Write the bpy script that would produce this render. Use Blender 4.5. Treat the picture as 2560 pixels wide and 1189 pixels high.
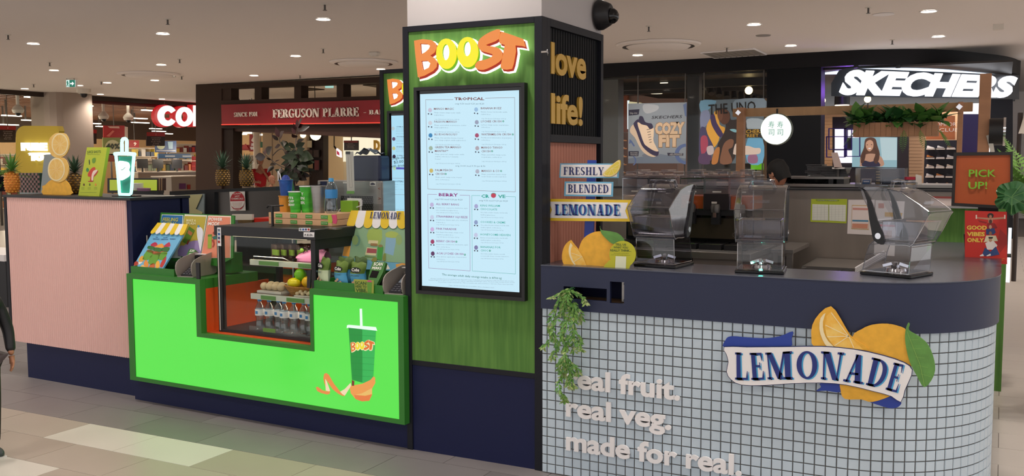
import bpy,bmesh,math,random
from mathutils import Vector,Matrix
from mathutils.geometry import tessellate_polygon
random.seed(7)
for o in list(bpy.data.objects):bpy.data.objects.remove(o)
SC=bpy.context.scene;COL=SC.collection
# ---------------------------------------------------------------- camera
F=2365.0;H=1.6
def cam_rows():
    yaw,pit,rol=[math.radians(a) for a in (-27.318,4.6912,.1498)]
    cy,sy,cp,sp=math.cos(yaw),math.sin(yaw),math.cos(pit),math.sin(pit)
    f=Vector((sy*cp,cy*cp,-sp));r=Vector((cy,-sy,0));d=f.cross(r)
    cr,sr=math.cos(rol),math.sin(rol)
    return cr*r + sr*d,-sr*r + cr*d,f
R3,D3,F3=cam_rows()
cam=bpy.data.cameras.new('camera');co=bpy.data.objects.new('camera',cam);COL.objects.link(co)
m=Matrix.Identity(4)
for i in range(3):m[i][0]=R3[i];m[i][1]=-D3[i];m[i][2]=-F3[i]
m[2][3]=H;co.matrix_world=m
cam.sensor_width=36;cam.lens=F/2560*36;cam.clip_start=.05;cam.clip_end=200
SC.camera=co
# ---------------------------------------------------------------- world, exposure
w=bpy.data.worlds.new('world');SC.world=w;w.use_nodes=True
w.node_tree.nodes['Background'].inputs[0].default_value=(1,.98,.98,1)
w.node_tree.nodes['Background'].inputs[1].default_value=1.15
SC.view_settings.view_transform='Standard';SC.view_settings.look='None'
SC.view_settings.exposure=0.0;SC.view_settings.gamma=1
SC.view_settings.use_curve_mapping=False
CEIL=3.4
DOWN_W=66
# ---------------------------------------------------------------- pixel to place
def ray(x,y):return R3*((x-1280)/F) + D3*((y-594.5)/F) + F3
def fz(x,y,z=0.0):
    d=ray(x,y);t=(z-H)/d.z;return Vector((d.x*t,d.y*t,z))
def py(x,y,Y):
    d=ray(x,y);t=Y/d.y;return Vector((d.x*t,Y,H+d.z*t))
def px(x,y,X):
    d=ray(x,y);t=X/d.x;return Vector((X,d.y*t,H+d.z*t))
def pr(p):
    q=Vector(p)-Vector((0,0,H));z=q.dot(F3)
    return 1280+F*q.dot(R3)/z,594.5+F*q.dot(D3)/z,z

TH=-.0376;PV=Vector((-2.886,4.326,0))
KM=Matrix.Translation(PV)@Matrix.Rotation(TH,4,'Z')@Matrix.Translation(-PV)
KI=KM.inverted()
def pk(x,y,Y):
    d=KI.to_3x3()@ray(x,y);o=KI@Vector((0,0,H));t=(Y-o.y)/d.y;return o+d*t
def pkx(x,y,X):
    d=KI.to_3x3()@ray(x,y);o=KI@Vector((0,0,H));t=(X-o.x)/d.x;return o+d*t
def kz(x,y,z):
    return KI@fz(x,y,z)
# ---------------------------------------------------------------- materials
def lin(c):return tuple(((v/255)/12.92 if v/255<=.04045 else ((v/255+.055)/1.055)**2.4) for v in c)
def hexc(h):return tuple(int(h[i:i+2],16) for i in (0,2,4))
M={}
def mat(n,h,rough=.55,metal=0,emit=0,noise=0,scale=8,stretch=(1,1,1),bump=0,h2=None,spec=.5,coat=0):
    m=bpy.data.materials.new(n);m.use_nodes=True;nt=m.node_tree;b=nt.nodes['Principled BSDF']
    c=lin(hexc(h)) if isinstance(h,str) else h
    b.inputs['Base Color'].default_value=(*c,1);b.inputs['Roughness'].default_value=rough
    b.inputs['Metallic'].default_value=metal;b.inputs['Specular IOR Level'].default_value=spec
    b.inputs['Coat Weight'].default_value=coat
    if emit:
        b.inputs['Emission Color'].default_value=(*c,1);b.inputs['Emission Strength'].default_value=emit
        b.inputs['Base Color'].default_value=(.02,.02,.02,1)
    if noise or bump:
        tc=nt.nodes.new('ShaderNodeTexCoord');mp=nt.nodes.new('ShaderNodeMapping');nz=nt.nodes.new('ShaderNodeTexNoise')
        mp.inputs['Scale'].default_value=stretch;nz.inputs['Scale'].default_value=scale;nz.inputs['Detail'].default_value=5
        nt.links.new(tc.outputs['Object'],mp.inputs[0]);nt.links.new(mp.outputs[0],nz.inputs[0])
        if noise:
            cr=nt.nodes.new('ShaderNodeValToRGB');c2=lin(hexc(h2)) if h2 else tuple(v*(1-noise) for v in c)
            cr.color_ramp.elements[0].position=.35;cr.color_ramp.elements[1].position=.65
            cr.color_ramp.elements[0].color=(*c2,1);cr.color_ramp.elements[1].color=(*c,1)
            nt.links.new(nz.outputs[0],cr.inputs[0]);nt.links.new(cr.outputs[0],b.inputs['Base Color'])
        if bump:
            bp=nt.nodes.new('ShaderNodeBump');bp.inputs['Strength'].default_value=bump;bp.inputs['Distance'].default_value=.004
            nt.links.new(nz.outputs[0],bp.inputs['Height']);nt.links.new(bp.outputs[0],b.inputs['Normal'])
    M[n]=m;return m
def clear(n,tint=(1,1,1),gloss=.12,rough=.03,po=4):
    m=bpy.data.materials.new(n);m.use_nodes=True;nt=m.node_tree;nt.nodes.clear()
    o=nt.nodes.new('ShaderNodeOutputMaterial');t=nt.nodes.new('ShaderNodeBsdfTransparent');g=nt.nodes.new('ShaderNodeBsdfGlossy')
    mx=nt.nodes.new('ShaderNodeMixShader');fr=nt.nodes.new('ShaderNodeLayerWeight');pw=nt.nodes.new('ShaderNodeMath');ma=nt.nodes.new('ShaderNodeMath')
    pw.operation='POWER';pw.inputs[1].default_value=po;ma.operation='MULTIPLY_ADD';ma.inputs[1].default_value=.75;ma.inputs[2].default_value=gloss;ma.use_clamp=True
    t.inputs[0].default_value=(*tint,1);g.inputs[1].default_value=rough
    nt.links.new(fr.outputs['Facing'],pw.inputs[0]);nt.links.new(pw.outputs[0],ma.inputs[0]);nt.links.new(ma.outputs[0],mx.inputs[0])
    nt.links.new(t.outputs[0],mx.inputs[1]);nt.links.new(g.outputs[0],mx.inputs[2]);nt.links.new(mx.outputs[0],o.inputs[0])
    M[n]=m;return m
def m_(n):
    if n in M:return M[n]
    if n.startswith('e:'):
        p=n.split(':');return mat(n,p[1],emit=float(p[2]) if len(p)>2 else 1)
    return mat(n,n,rough=.5)
# ---------------------------------------------------------------- mesh builder
class MB:
    def __init__(s,m=None,xf=None):
        s.v=[];s.f=[];s.mi=[];s.ms=[];s.cur=0;s.xf=xf;s.sm=[];s.smooth=False
        if m:s.m(m)
    def m(s,n):
        if n not in s.ms:s.ms.append(n)
        s.cur=s.ms.index(n);return s
    def add(s,vs,fs):
        b=len(s.v);s.v+=[Vector(p) for p in vs]
        for f in fs:s.f.append([b+i for i in f]);s.mi.append(s.cur);s.sm.append(s.smooth)
        return s
    def box(s,x0,x1,y0,y1,z0,z1):
        return s.add([(x,y,z) for z in (z0,z1) for y in (y0,y1) for x in (x0,x1)],
                     [(0,2,3,1),(4,5,7,6),(0,1,5,4),(2,6,7,3),(0,4,6,2),(1,3,7,5)])
    def bbox(s,c,sz,rz=0,mt=None):
        q=mt if mt is not None else Matrix.Rotation(rz,3,'Z')
        h=[k/2 for k in sz];c=Vector(c)
        return s.add([c+q@Vector((x*h[0],y*h[1],z*h[2])) for z in (-1,1) for y in (-1,1) for x in (-1,1)],
                     [(0,2,3,1),(4,5,7,6),(0,1,5,4),(2,6,7,3),(0,4,6,2),(1,3,7,5)])
    def cyl(s,p,q,r,r2=None,n=12,caps=True):
        p=Vector(p);q=Vector(q);r2=r if r2 is None else r2;a=(q-p).normalized()
        u=a.orthogonal().normalized();w=a.cross(u);vs=[]
        for c,rr in ((p,r),(q,r2)):
            for i in range(n):t=2*math.pi*i/n;vs.append(c+(u*math.cos(t)+w*math.sin(t))*rr)
        o=s.smooth;s.smooth=True
        s.add(vs,[(i,(i+1) % n,n+(i+1) % n,n+i) for i in range(n)]);s.smooth=o
        if caps:s.add(vs[:n],[tuple(range(n))[::-1]]);s.add(vs[n:],[tuple(range(n))])
        return s
    def tube(s,pts,r,n=6):
        pts=[Vector(p) for p in pts];rr=r if isinstance(r,(list,tuple)) else [r]*len(pts);vs=[]
        up=Vector((.13,.2,.97))
        for i,p in enumerate(pts):
            a=(pts[min(i+1,len(pts)-1)]-pts[max(i-1,0)]).normalized()
            u=a.cross(up);u=u.normalized() if u.length>.05 else a.orthogonal().normalized();w=a.cross(u)
            for k in range(n):t=2*math.pi*k/n;vs.append(p+(u*math.cos(t)+w*math.sin(t))*rr[i])
        fs=[(i*n+k,i*n+(k+1) % n,(i+1)*n+(k+1) % n,(i+1)*n+k) for i in range(len(pts)-1) for k in range(n)]
        fs+=[tuple(range(n))[::-1],tuple(range((len(pts)-1)*n,len(pts)*n))]
        o=s.smooth;s.smooth=True;s.add(vs,fs);s.smooth=o;return s
    def lathe(s,prof,c=(0,0,0),n=16,axis=None,sx=1,sy=1,ring=False):
        c=Vector(c);vs=[]
        for r,z in prof:
            for i in range(n):t=2*math.pi*i/n;vs.append(Vector((r*math.cos(t)*sx,r*math.sin(t)*sy,z)))
        if axis is not None:vs=[axis@v for v in vs]
        vs=[c+v for v in vs]
        o=s.smooth;s.smooth=True
        s.add(vs,[(j*n+i,j*n+(i+1) % n,(j+1)*n+(i+1) % n,(j+1)*n+i) for j in range(len(prof)-1) for i in range(n)]);s.smooth=o
        if not ring:s.add(vs[:n],[tuple(range(n))[::-1]]);s.add(vs[-n:],[tuple(range(n))])
        return s
    def ball(s,c,r,n=12,k=7,mt=None):
        r=(r,r,r) if not isinstance(r,(tuple,list)) else r;c=Vector(c);vs=[];
        for j in range(1,k):
            p=math.pi*j/k
            for i in range(n):t=2*math.pi*i/n;vs.append(Vector((r[0]*math.sin(p)*math.cos(t),r[1]*math.sin(p)*math.sin(t),-r[2]*math.cos(p))))
        vs+=[Vector((0,0,-r[2])),Vector((0,0,r[2]))]
        if mt is not None:vs=[mt@v for v in vs]
        L=(k-1)*n;fs=[(j*n+i,j*n+(i+1) % n,(j+1)*n+(i+1) % n,(j+1)*n+i) for j in range(k-2) for i in range(n)]
        fs+=[(L,(i+1) % n,i) for i in range(n)] + [(L+1,L-n+i,L-n+(i+1) % n) for i in range(n)]
        o=s.smooth;s.smooth=True;s.add([c+v for v in vs],fs);s.smooth=o;return s
    def poly(s,pts,th,n,holes=()):
        n=Vector(n).normalized();loops=[[Vector(p) for p in pts]] + [[Vector(p) for p in h] for h in holes]
        flat=[p for l in loops for p in l];tr=tessellate_polygon(loops)
        def nrm(t):return (flat[t[1]]-flat[t[0]]).cross(flat[t[2]]-flat[t[0]]).dot(n)
        tr=[t if nrm(t)>0 else (t[0],t[2],t[1]) for t in tr];tr=[tuple(t) for t in tr]
        s.add(flat,tr)
        if th:
            bk=[p-n*th for p in flat];s.add(bk,[t[::-1] for t in tr]);o=0
            for l in loops:
                k=len(l);s.add(l+[p-n*th for p in l],[(i,(i+1) % k,k+(i+1) % k,k+i) for i in range(k)])
        return s
    def flat(s,pts):return s.add(pts,[tuple(range(len(pts)))])
    def build(s,name,parent=None,bevel=0,**tags):
        me=bpy.data.meshes.new(name);vs=s.v if s.xf is None else [s.xf@p for p in s.v]
        me.from_pydata(vs,[],s.f)
        for n in s.ms:me.materials.append(m_(n))
        me.polygons.foreach_set('material_index',s.mi)
        me.polygons.foreach_set('use_smooth',s.sm)
        me.update()
        if any(s.sm):me.set_sharp_from_angle(angle=math.radians(42))
        o=bpy.data.objects.new(name,me);COL.objects.link(o)
        if parent is not None:o.parent=parent
        for k,v in tags.items():o[k]=v
        if bevel:
            b=o.modifiers.new('bevel','BEVEL');b.width=bevel;b.segments=2;b.limit_method='ANGLE'
        return o
def thing(name,label,cat,group=None,loc=None,rz=0):
    o=bpy.data.objects.new(name,None);COL.objects.link(o);o.empty_display_size=.1
    o['label']=label;o['category']=cat
    if group:o['group']=group
    if loc is None:o['_auto']=1
    else:o.location=loc;o.rotation_euler.z=rz
    return o
def one(mb,name,label,cat,group=None,**k):
    o=mb.build(name,None,**k);o['label']=label;o['category']=cat
    if group:o['group']=group
    return o
def struct(mb,name,parent=None,**k):
    o=mb.build(name,parent,**k)
    if parent is None:o['kind']='structure'
    return o
def dup(src,loc,rz=None,label=None,parent=None):
    c=src.copy();COL.objects.link(c)
    if parent is not None:c.parent=parent
    else:
        c.location=loc
        if rz is not None:c.rotation_euler.z=rz
        if label:c['label']=label
    if src.name not in KIDS:KIDS[src.name]=[q for q in bpy.data.objects if q.parent==src]
    for ch in KIDS[src.name]:dup(ch,None,parent=c)
    return c
KIDS={}
# ---------------------------------------------------------------- lettering
TC={}
def tgeo(body,off=0.0,ext=0.0,res=3):
    k=(body,off,ext,res)
    if k not in TC:
        c=bpy.data.curves.new('t','FONT');c.body=body;c.offset=off;c.extrude=ext/2;c.resolution_u=res
        o=bpy.data.objects.new('t',c);me=o.to_mesh()
        TC[k]=([v.co.copy() for v in me.vertices],[tuple(p.vertices) for p in me.polygons])
        o.to_mesh_clear();bpy.data.objects.remove(o);bpy.data.curves.remove(c)
    return TC[k]
def text(mb,body,o,u,v,h,w=None,off=.0,ext=0.0,shear=0,align='l',res=2,wmax=None):
    """letters of cap height h from o along unit u, up v; w fixes the width of the line, ext the depth"""
    vs,fs=tgeo(body,off,1 if ext else 0,res)
    if not vs:return
    x0=min(p.x for p in vs);x1=max(p.x for p in vs);sc=h/.70
    sx=sc if w is None else w/max(x1-x0,1e-6)
    a={'l':0,'c':.5,'r':1}[align];o=Vector(o);u=Vector(u);v=Vector(v);n=u.cross(v).normalized()
    mb.add([o+u*((p.x-x0-a*(x1-x0))*sx+shear*p.y*sc)+v*(p.y*sc)+n*((p.z+.5)*ext if ext else 0) for p in vs],fs)
def G(s):
    w=.8;S=.23;h=.075;q=[]
    def st(x,y0=0,y1=1,t=S):q.append([(x,y0),(x+t,y0),(x+t,y1),(x,y1)])
    def ser(x0,x1,y):q.append([(x0,y),(x1,y),(x1,y+h),(x0,y+h)])
    def di(a,b,t):q.append([(a[0],a[1]),(a[0]+t,a[1]),(b[0]+t,b[1]),(b[0],b[1])])
    def bowl(cx,cy,rx,ry,t,a0,a1,n=14,ty=h):
        for i in range(n):
            A=[math.radians(a0+(a1-a0)*k/n) for k in (i,i+1)]
            q.append([(cx+rx*math.cos(A[0]),cy+ry*math.sin(A[0])),(cx+rx*math.cos(A[1]),cy+ry*math.sin(A[1])),
                      (cx+(rx-t)*math.cos(A[1]),cy+(ry-ty)*math.sin(A[1])),(cx+(rx-t)*math.cos(A[0]),cy+(ry-ty)*math.sin(A[0]))])
    if s in 'LEFHKRPBDNMI':st(.08);ser(0,.39,0);ser(0,.39,1-h)
    if s=='L':w=.72;ser(.3,.7,0);q.append([(.6,h),(.7,h),(.7,.32),(.67,.32)])
    if s in 'EF':
        w=.72;ser(.3,.68,1-h);ser(.3,.5,.47);q.append([(.58,1-h),(.68,1-h),(.68,.7),(.65,.7)]);q.append([(.5,.37),(.54,.37),(.54,.64),(.5,.64)])
        if s=='E':ser(.3,.7,0);q.append([(.6,h),(.7,h),(.7,.32),(.67,.32)])
    if s=='H':w=.95;st(.6);ser(.52,.91,0);ser(.52,.91,1-h);ser(.3,.62,.46)
    if s=='I':w=.42
    if s=='K':w=.9;di((.3,.42),(.66,1),.09);di((.62,0),(.36,.55),.25);ser(.52,.92,0);ser(.55,.88,1-h)
    if s in 'PRB':w=.78;bowl(.34,.73,.38,.27,.2,-90,90);ser(.3,.36,.46)
    if s=='R':w=.88;di((.62,0),(.38,.5),.24);ser(.56,.9,0)
    if s=='B':bowl(.34,.27,.42,.27,.21,-90,90);ser(.3,.36,0)
    if s=='D':w=.9;bowl(.33,.5,.5,.5,.22,-90,90);ser(.3,.36,0);ser(.3,.36,1-h)
    if s in 'OQ0':w=.9 if s=='O' else .7;r=w/2;bowl(r,.5,r,.5,.22,0,360,28)
    if s in 'GC':w=.86;bowl(.43,.5,.43,.5,.22,40,320,22);q.append([(.68,.66),(.76,.66),(.76,.96),(.72,.96)])
    if s=='G':st(.58,.05,.42,.2);ser(.46,.86,.4)
    if s=='U':w=.92;st(.08,.3,1);ser(0,.39,1-h);st(.72,.3,1,.09);ser(.6,.92,1-h);bowl(.445,.32,.365,.33,.2,180,360)
    if s=='S':w=.68;bowl(.33,.745,.3,.255,.19,30,250,12);bowl(.33,.265,.32,.265,.21,-150,80,12);di((.42,.33),(.08,.6),.24);q.append([(.56,.68),(.6,.68),(.6,1),(.57,1)]);q.append([(.03,0),(.06,0),(.06,.32),(.02,.32)])
    if s=='A':w=.9;di((.52,0),(.34,1),.25);di((.1,0),(.4,1),.08);ser(0,.28,0);ser(.46,.9,0);ser(.22,.62,.28)
    if s=='M':w=1.12;q[:]=[];st(.09,0,1,.08);di((.48,0),(.09,1),.24);di((.5,0),(.76,1),.08);st(.8);ser(0,.27,0);ser(0,.3,1-h);ser(.72,1.11,0);ser(.76,1.11,1-h)
    if s=='N':w=1.0;q[:]=[];st(.1,0,1,.08);di((.62,0),(.1,1),.27);st(.8,0,1,.08);ser(0,.28,0);ser(0,.34,1-h);ser(.7,.98,1-h)
    if s=='Y':w=.86;st(.32,0,.5);ser(.24,.63,0);di((.32,.45),(.02,1),.24);di((.46,.45),(.7,1),.08);ser(0,.34,1-h);ser(.58,.88,1-h)
    if s=='W':w=1.1;di((.25,0),(.05,1),.22);di((.27,0),(.5,1),.08);di((.68,0),(.48,1),.22);di((.76,0),(.98,1),.08)
    if s=='1':w=.45;st(.12);ser(0,.45,0)
    if s=='9':w=.7;bowl(.34,.68,.34,.32,.2,0,360,18);bowl(.34,.36,.34,.36,.2,-100,20,8);q.append([(.48,.3),(.68,.3),(.68,.7),(.48,.7)])
    if s=='0':w=.7
    if s=='-':w=.45;ser(.02,.4,.46)
    if s==' ':w=.42
    return w,q
def serif(mb,body,o,u,v,W,hgt,gap=.1,ext=0,fn=None):
    """serif lettering stretched to width W; fn(a, b) may give the 3D point of (0..W, 0..hgt) instead of the plane"""
    gs=[G(c) for c in body];tot=sum(g[0]+gap for g in gs)-gap;k=W/tot;x=0
    o=Vector(o);u=Vector(u);v=Vector(v);n=u.cross(v).normalized()
    for w_,qs in gs:
        for q in qs:
            pts=[(((x+a)*k),b*hgt) for a,b in q]
            P=[fn(a,b) for a,b in pts] if fn else [o+u*a+v*b for a,b in pts]
            ar=sum(pts[i][0]*pts[(i+1) % 4][1]-pts[(i+1) % 4][0]*pts[i][1] for i in range(4))
            if ar<0:P=P[::-1]
            if ext:mb.add(P+[p+n*ext for p in P],[(4,5,6,7),(0,1,5,4),(1,2,6,5),(2,3,7,6),(3,0,4,7)])
            else:mb.flat(P)
        x+=w_+gap
def arc(cx,cy,rx,ry,a0,a1,n=16):return [(cx+rx*math.cos(math.radians(a0+(a1-a0)*i/n)),cy+ry*math.sin(math.radians(a0+(a1-a0)*i/n))) for i in range(n+1)]
def smoothpts(p,k=4,closed=True):
    n=len(p);r=[]
    for i in range(n if closed else n-1):
        P=[p[(i+j) % n] if closed else p[min(max(i+j,0),n-1)] for j in (-1,0,1,2)]
        for s_ in range(k):
            t=s_/k;r.append(tuple(.5*((2*P[1][c])+(-P[0][c]+P[2][c])*t+(2*P[0][c]-5*P[1][c]+4*P[2][c]-P[3][c])*t*t+(-P[0][c]+3*P[1][c]-3*P[2][c]+P[3][c])*t**3) for c in range(len(p[0]))))
    if not closed:r.append(tuple(p[-1]))
    return r
UX,UZ=Vector((1,0,0)),Vector((0,0,1));NY=Vector((0,-1,0));UY=Vector((0,1,0))
class Pl:
    """a plane that pixels can be laid on: fn(x, y) gives the place; layers step towards the viewer"""
    def __init__(s,fn,n,xf=None):s.fn=fn;s.n=Vector(n).normalized();s.xf=xf
    def p(s,x,y,l=0):return s.fn(x,y)+s.n*l
    def poly(s,mb,pts,th=.0,l=0,holes=()):mb.poly([s.p(a,b,l) for a,b in pts],th,s.n,[[s.p(a,b,l) for a,b in h] for h in holes])
    def text(s,mb,body,x,y,h,w=None,l=.001,x2=None,y2=None,**k):
        """cap height h px, baseline from (x,y), to (x2,y2) if given"""
        o=s.p(x,y,l);
        if x2 is not None:u=s.p(x2,y2,l)-o;w=u.length;u=u/w
        else:
            u=(s.p(x+20,y,l)-o).normalized() if 'u' not in k else k.pop('u')
            if w is not None:w=(s.p(x+w,y,l)-o).length
        v=s.n.cross(u).normalized();hh=(s.p(x,y-h,l)-o).length
        text(mb,body,o,u,v,hh,w=w,**k)
    def serif(s,mb,body,x,y,h,x2,y2,l=.001,**k):
        o=s.p(x,y,l);u=s.p(x2,y2,l)-o;W=u.length;u=u/W;v=s.n.cross(u).normalized()
        serif(mb,body,o,u,v,W,(s.p(x,y-h,l)-o).length,**k)
def PLY(Y):return Pl(lambda x,y:py(x,y,Y),(0,-1,0))
def PLX(X):return Pl(lambda x,y:px(x,y,X),(1,0,0))
def PLK(Y):return Pl(lambda x,y:pk(x,y,Y),(0,-1,0))
def PL3(a,b,c,k=False):
    a,b,c=Vector(a),Vector(b),Vector(c);n=(b-a).cross(c-a).normalized()
    def fn(x,y):
        d=ray(x,y);o=Vector((0,0,H))
        if k:d=KI.to_3x3()@d;o=KI@o
        return o+d*((a-o).dot(n)/d.dot(n))
    return Pl(fn,n)
def leaf(mb,base,tip,wd,up=(0,0,1),n=5,curl=.12,fold=.25,shape=.5):
    """folded, curved leaf blade from base to tip"""
    b,t=Vector(base),Vector(tip);a=t-b;L=a.length;a=a/L;s_=a.cross(Vector(up))
    s_=s_.normalized() if s_.length>.01 else a.orthogonal().normalized();w=s_.cross(a).normalized();vs=[]
    for i in range(n+1):
        f=i/n;r=wd*.5*math.sin(math.pi*min(1,f**(.8 if shape==.5 else shape))) if 0<i<n else 0.0
        c=b+a*(L*f)-w*(curl*L*f*f)
        vs+=[c-s_*r+w*(r*fold),c,c+s_*r+w*(r*fold)]
    fs=[];
    for i in range(n):
        k=i*3;fs+=[(k,k+1,k+4,k+3),(k+1,k+2,k+5,k+4)]
    o=mb.smooth;mb.smooth=True;mb.add(vs,fs);mb.smooth=o
def finish():
    bpy.context.view_layer.update();kids={}
    for o in bpy.data.objects:
        if o.parent:kids.setdefault(o.parent.name,[]).append(o)
    def boxes(o,out):
        if o.type=='MESH':out+=[Vector(c)+o.location for c in o.bound_box]
        for c in kids.get(o.name,[]):boxes(c,out)
    for o in list(bpy.data.objects):
        if o.get('_auto'):
            del o['_auto'];pts=[];[boxes(c,pts) for c in kids.get(o.name,[])]
            if not pts:continue
            lo=[min(p[i] for p in pts) for i in range(3)];hi=[max(p[i] for p in pts) for i in range(3)]
            b=Vector(((lo[0]+hi[0])/2,(lo[1]+hi[1])/2,lo[2]));o.location=b
            for c in kids[o.name]:c.location=c.location-b
# ---------------------------------------------------------------- surfaces
mat('ceil','e6dfda',.9);mat('column','b9b4b4',.85);mat('bulk','35251d',.7,spec=.3);mat('navy','111840',.55,bump=.1,scale=60,spec=.3)
mat('black','17171b',.45);mat('frame','14161f',.5,spec=.3);mat('skwall','070a10',.6,spec=.2);mat('fascia','0c0b10',.55,spec=.25)
mat('greenwood','5c8a3c',.75,noise=1,h2='4a7830',scale=5,stretch=(9,9,.6),bump=.6)
mat('greenpaint','2f7a28',.5);mat('band','1d2645',.45);mat('bandtop','60636e',.25,metal=.5)
mat('tile','bfcfdb',.35);mat('grout','6e6a66',.9);mat('pink','e8c0b9',.65);mat('peach','bd806c',.65)
mat('gold','cda343',.35,metal=.2);mat('white','efedee',.5);mat('offwhite','d8d2c8',.6)
mat('steel','aaa6a2',.32,metal=.9,noise=.12,scale=3,stretch=(1,1,12));mat('steeldark','5f5b58',.4,metal=.7);mat('chrome','d8d8dc',.12,metal=1)
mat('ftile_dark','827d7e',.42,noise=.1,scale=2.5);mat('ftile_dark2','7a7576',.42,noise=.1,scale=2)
mat('ftile_light','ada297',.38,noise=.07,scale=2);mat('ftile_light2','a99d92',.38,noise=.07,scale=2);mat('ftile_white','d2cdc5',.35,noise=.04,scale=2)
mat('fgrout','6d645e',.8);mat('ftile_far','c2b8ae',.35,noise=.06,scale=2)
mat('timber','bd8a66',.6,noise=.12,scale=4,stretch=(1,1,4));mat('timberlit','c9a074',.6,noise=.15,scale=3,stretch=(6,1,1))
mat('brown','22150f',.6,spec=.3);mat('redsign','8e0f1e',.5);mat('cream','d9c1a0',.8);mat('leafgreen','649c48',.5,noise=.2,scale=20);mat('leaflight','9fb070',.5)
mat('leafdark','386e3c',.45,noise=.25,scale=15);mat('rubberplant','2b2a22',.35,noise=.4,scale=8,h2='3f2a26');mat('palm','79a84a',.5,noise=.3,scale=9)
mat('orange','d9551f',.35);mat('yellow','e9c62a',.5);mat('lemon','f2b638',.55,noise=.14,scale=30,bump=.2);mat('lemonflesh','f3b73f',.5,noise=.2,scale=25,h2='f7cf6c')
mat('lemonpale','f0cd7c',.55,noise=.15,scale=14,h2='e8b95a');mat('pith','f3e3b4',.6);mat('royal','24409e',.5);mat('skyblue','49a6d8',.5);mat('palegrey','a9b6bc',.6)
mat('skin','b07a60',.6);mat('hair','0c0908',.75);mat('cloth_black','141316',.8);mat('cloth_red','b01822',.8)
mat('pineapple','6b5230',.6,noise=.4,scale=12);mat('pineleaf','4c6a52',.5,noise=.2,scale=10);mat('wicker','b5803a',.7,noise=.3,scale=60)
mat('coles_ceil','946a4c',.8);mat('coles_wall','e0b884',.8);mat('pinkshoe','d683b4',.5)
clear('glass',(.96,.98,.97),.015);clear('clearplastic',(.88,.89,.93),.055,.05,2.6);clear('smokeplastic',(.66,.66,.72),.07,.05,2.6);clear('water',(.8,.87,.92),.12,.03,2);clear('plasticedge',(.62,.62,.68),.3,.12,1)
clear('jug',(.9,.88,.92),.1,.15,2.2);mat('juice','c4591c',.3);mat('greycolumn','a3958b',.85)
# ---------------------------------------------------------------- floor
SX,SY=.582,.3255;fl=MB('fgrout').box(-46,9,-4,34,-.12,-.006);floor=struct(fl,'floor')
def shown(x,y):
    p=pr((x,y,0))
    if p[2]<.5:return 0
    if not (-40<p[0]<2600 and 400<p[1]<1260):return 0
    if -6.5<x<0 and 4.35<y<7.4:return 0
    if p[1]>840 or p[0]<70 or p[0]>2470:return 1/p[2]**2*abs(H)/p[2]
    return 0
tl=[]
for j in range(-9,56):
    y=3.865+j*SY;off=-4.618 if j % 2==0 else -4.327
    for i in range(-28,15):
        x=off+i*SX;tl.append((shown(x+SX/2,y+SY/2),i,j,x,y))
tl.sort(key=lambda t:-t[0]);tm={};rest=MB()
for k,(s_,i,j,x,y) in enumerate(tl):
    r=random.Random(i*91+j*17).random()
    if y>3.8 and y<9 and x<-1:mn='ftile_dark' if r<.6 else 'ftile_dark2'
    elif j==-1 and -1<=i<=0:mn='ftile_white'
    elif y>9 or x>-1.3 and y>3.8:mn='ftile_far'
    else:mn='ftile_light' if r<.6 else 'ftile_light2'
    if i==-1 and j==-3:mn='ftile_white'
    if k<300 and s_>0:
        if mn not in tm:
            b=MB(mn).box(.0015,SX-.0015,.0015,SY-.0015,-.006,0);o=b.build('floor_tile',floor,bevel=.0008);tm[mn]=o
            o.location=(x,y,0)
        else:
            o=tm[mn].copy();COL.objects.link(o);o.location=(x,y,0)
    else:rest.m(mn).box(x+.0015,x+SX-.0015,y+.0015,y+SY-.0015,-.006,0)
rest.build('floor_tiles_beyond',floor,kind='stuff')
# ---------------------------------------------------------------- ceiling
ce=MB('ceil').box(-22.35,9,-4,34,CEIL,CEIL+.1);ceiling=struct(ce,'ceiling')
lights=[]
seen=[(83,108),(407,83),(808,47),(739,139),(135,175),(403,161),(635,188),(387,200),(268,206),(198,213),(1885,60),(1594,137),(2322,27),(2346,90),(1977,113),(62,221),(251,235),(952,172),(405,247)]
pts=[fz(a,b,CEIL) for a,b in seen]
for x in (-18.6,-15.9,-13.3,-10.6,-8,-5.3,-2.6,0,2.7,5.4):
    for y in (-2,.9,3.8,6.7):pts.append(Vector((x,y,CEIL)))
for y in (9.7,12.7,15.4,18.5):
    for x in (2.2,5.0):pts.append(Vector((x,y,CEIL)))
LK=[]
DL=['leftmost one near the top left corner','second along the top left row','nearest one left of the big pillar','below the nearest one left of the pillar','left of the exit sign','between the two round diffusers, upper','above the bakery front','right of the exit sign','close right of the exit sign','just above the dome camera row','nearest one right of the pillar','just right of the pillar above the glass shop window','topmost at the top right corner','below the topmost at the right','above the curved fascia, left of its light band','small one before the curved fascia','at the supermarket edge far left','beside the top of the rear menu pillar','over the big red and white letters']
src=None
for k,p in enumerate(pts):
    lab='round recessed ceiling downlight, '+(DL[k] if k<19 else 'one of those outside the picture')
    if src is None:
        src=thing('ceiling_downlight',lab,'light','recessed downlights of the mall ceiling',loc=p)
        MB('white').lathe([(.088,-.001),(.105,-.004),(.105,-.012),(.09,-.012)],n=20,ring=True).build('trim_ring',src)
        MB('e:fff2e0:14').lathe([(.0,-.006),(.088,-.006),(.088,-.003),(0,-.003)],n=20).build('lamp_face',src)
        o=src
    else:o=dup(src,p,label=lab)
    l=bpy.data.lights.new('downlight_lamp','SPOT');l.energy=DOWN_W;wq=min(1,max(0,(p.x+10)/6))*(1 if p.y<14 else .5);l.color=(1,.87+.08*wq,.75+.17*wq);l.spot_size=math.radians(150);l.spot_blend=1;l.shadow_soft_size=.1
    lo=bpy.data.objects.new('downlight_lamp',l);COL.objects.link(lo);lo.location=(p.x,p.y,p.z-.03)
    lo.parent=o;lo.location=(0,0,-.03)

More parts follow.
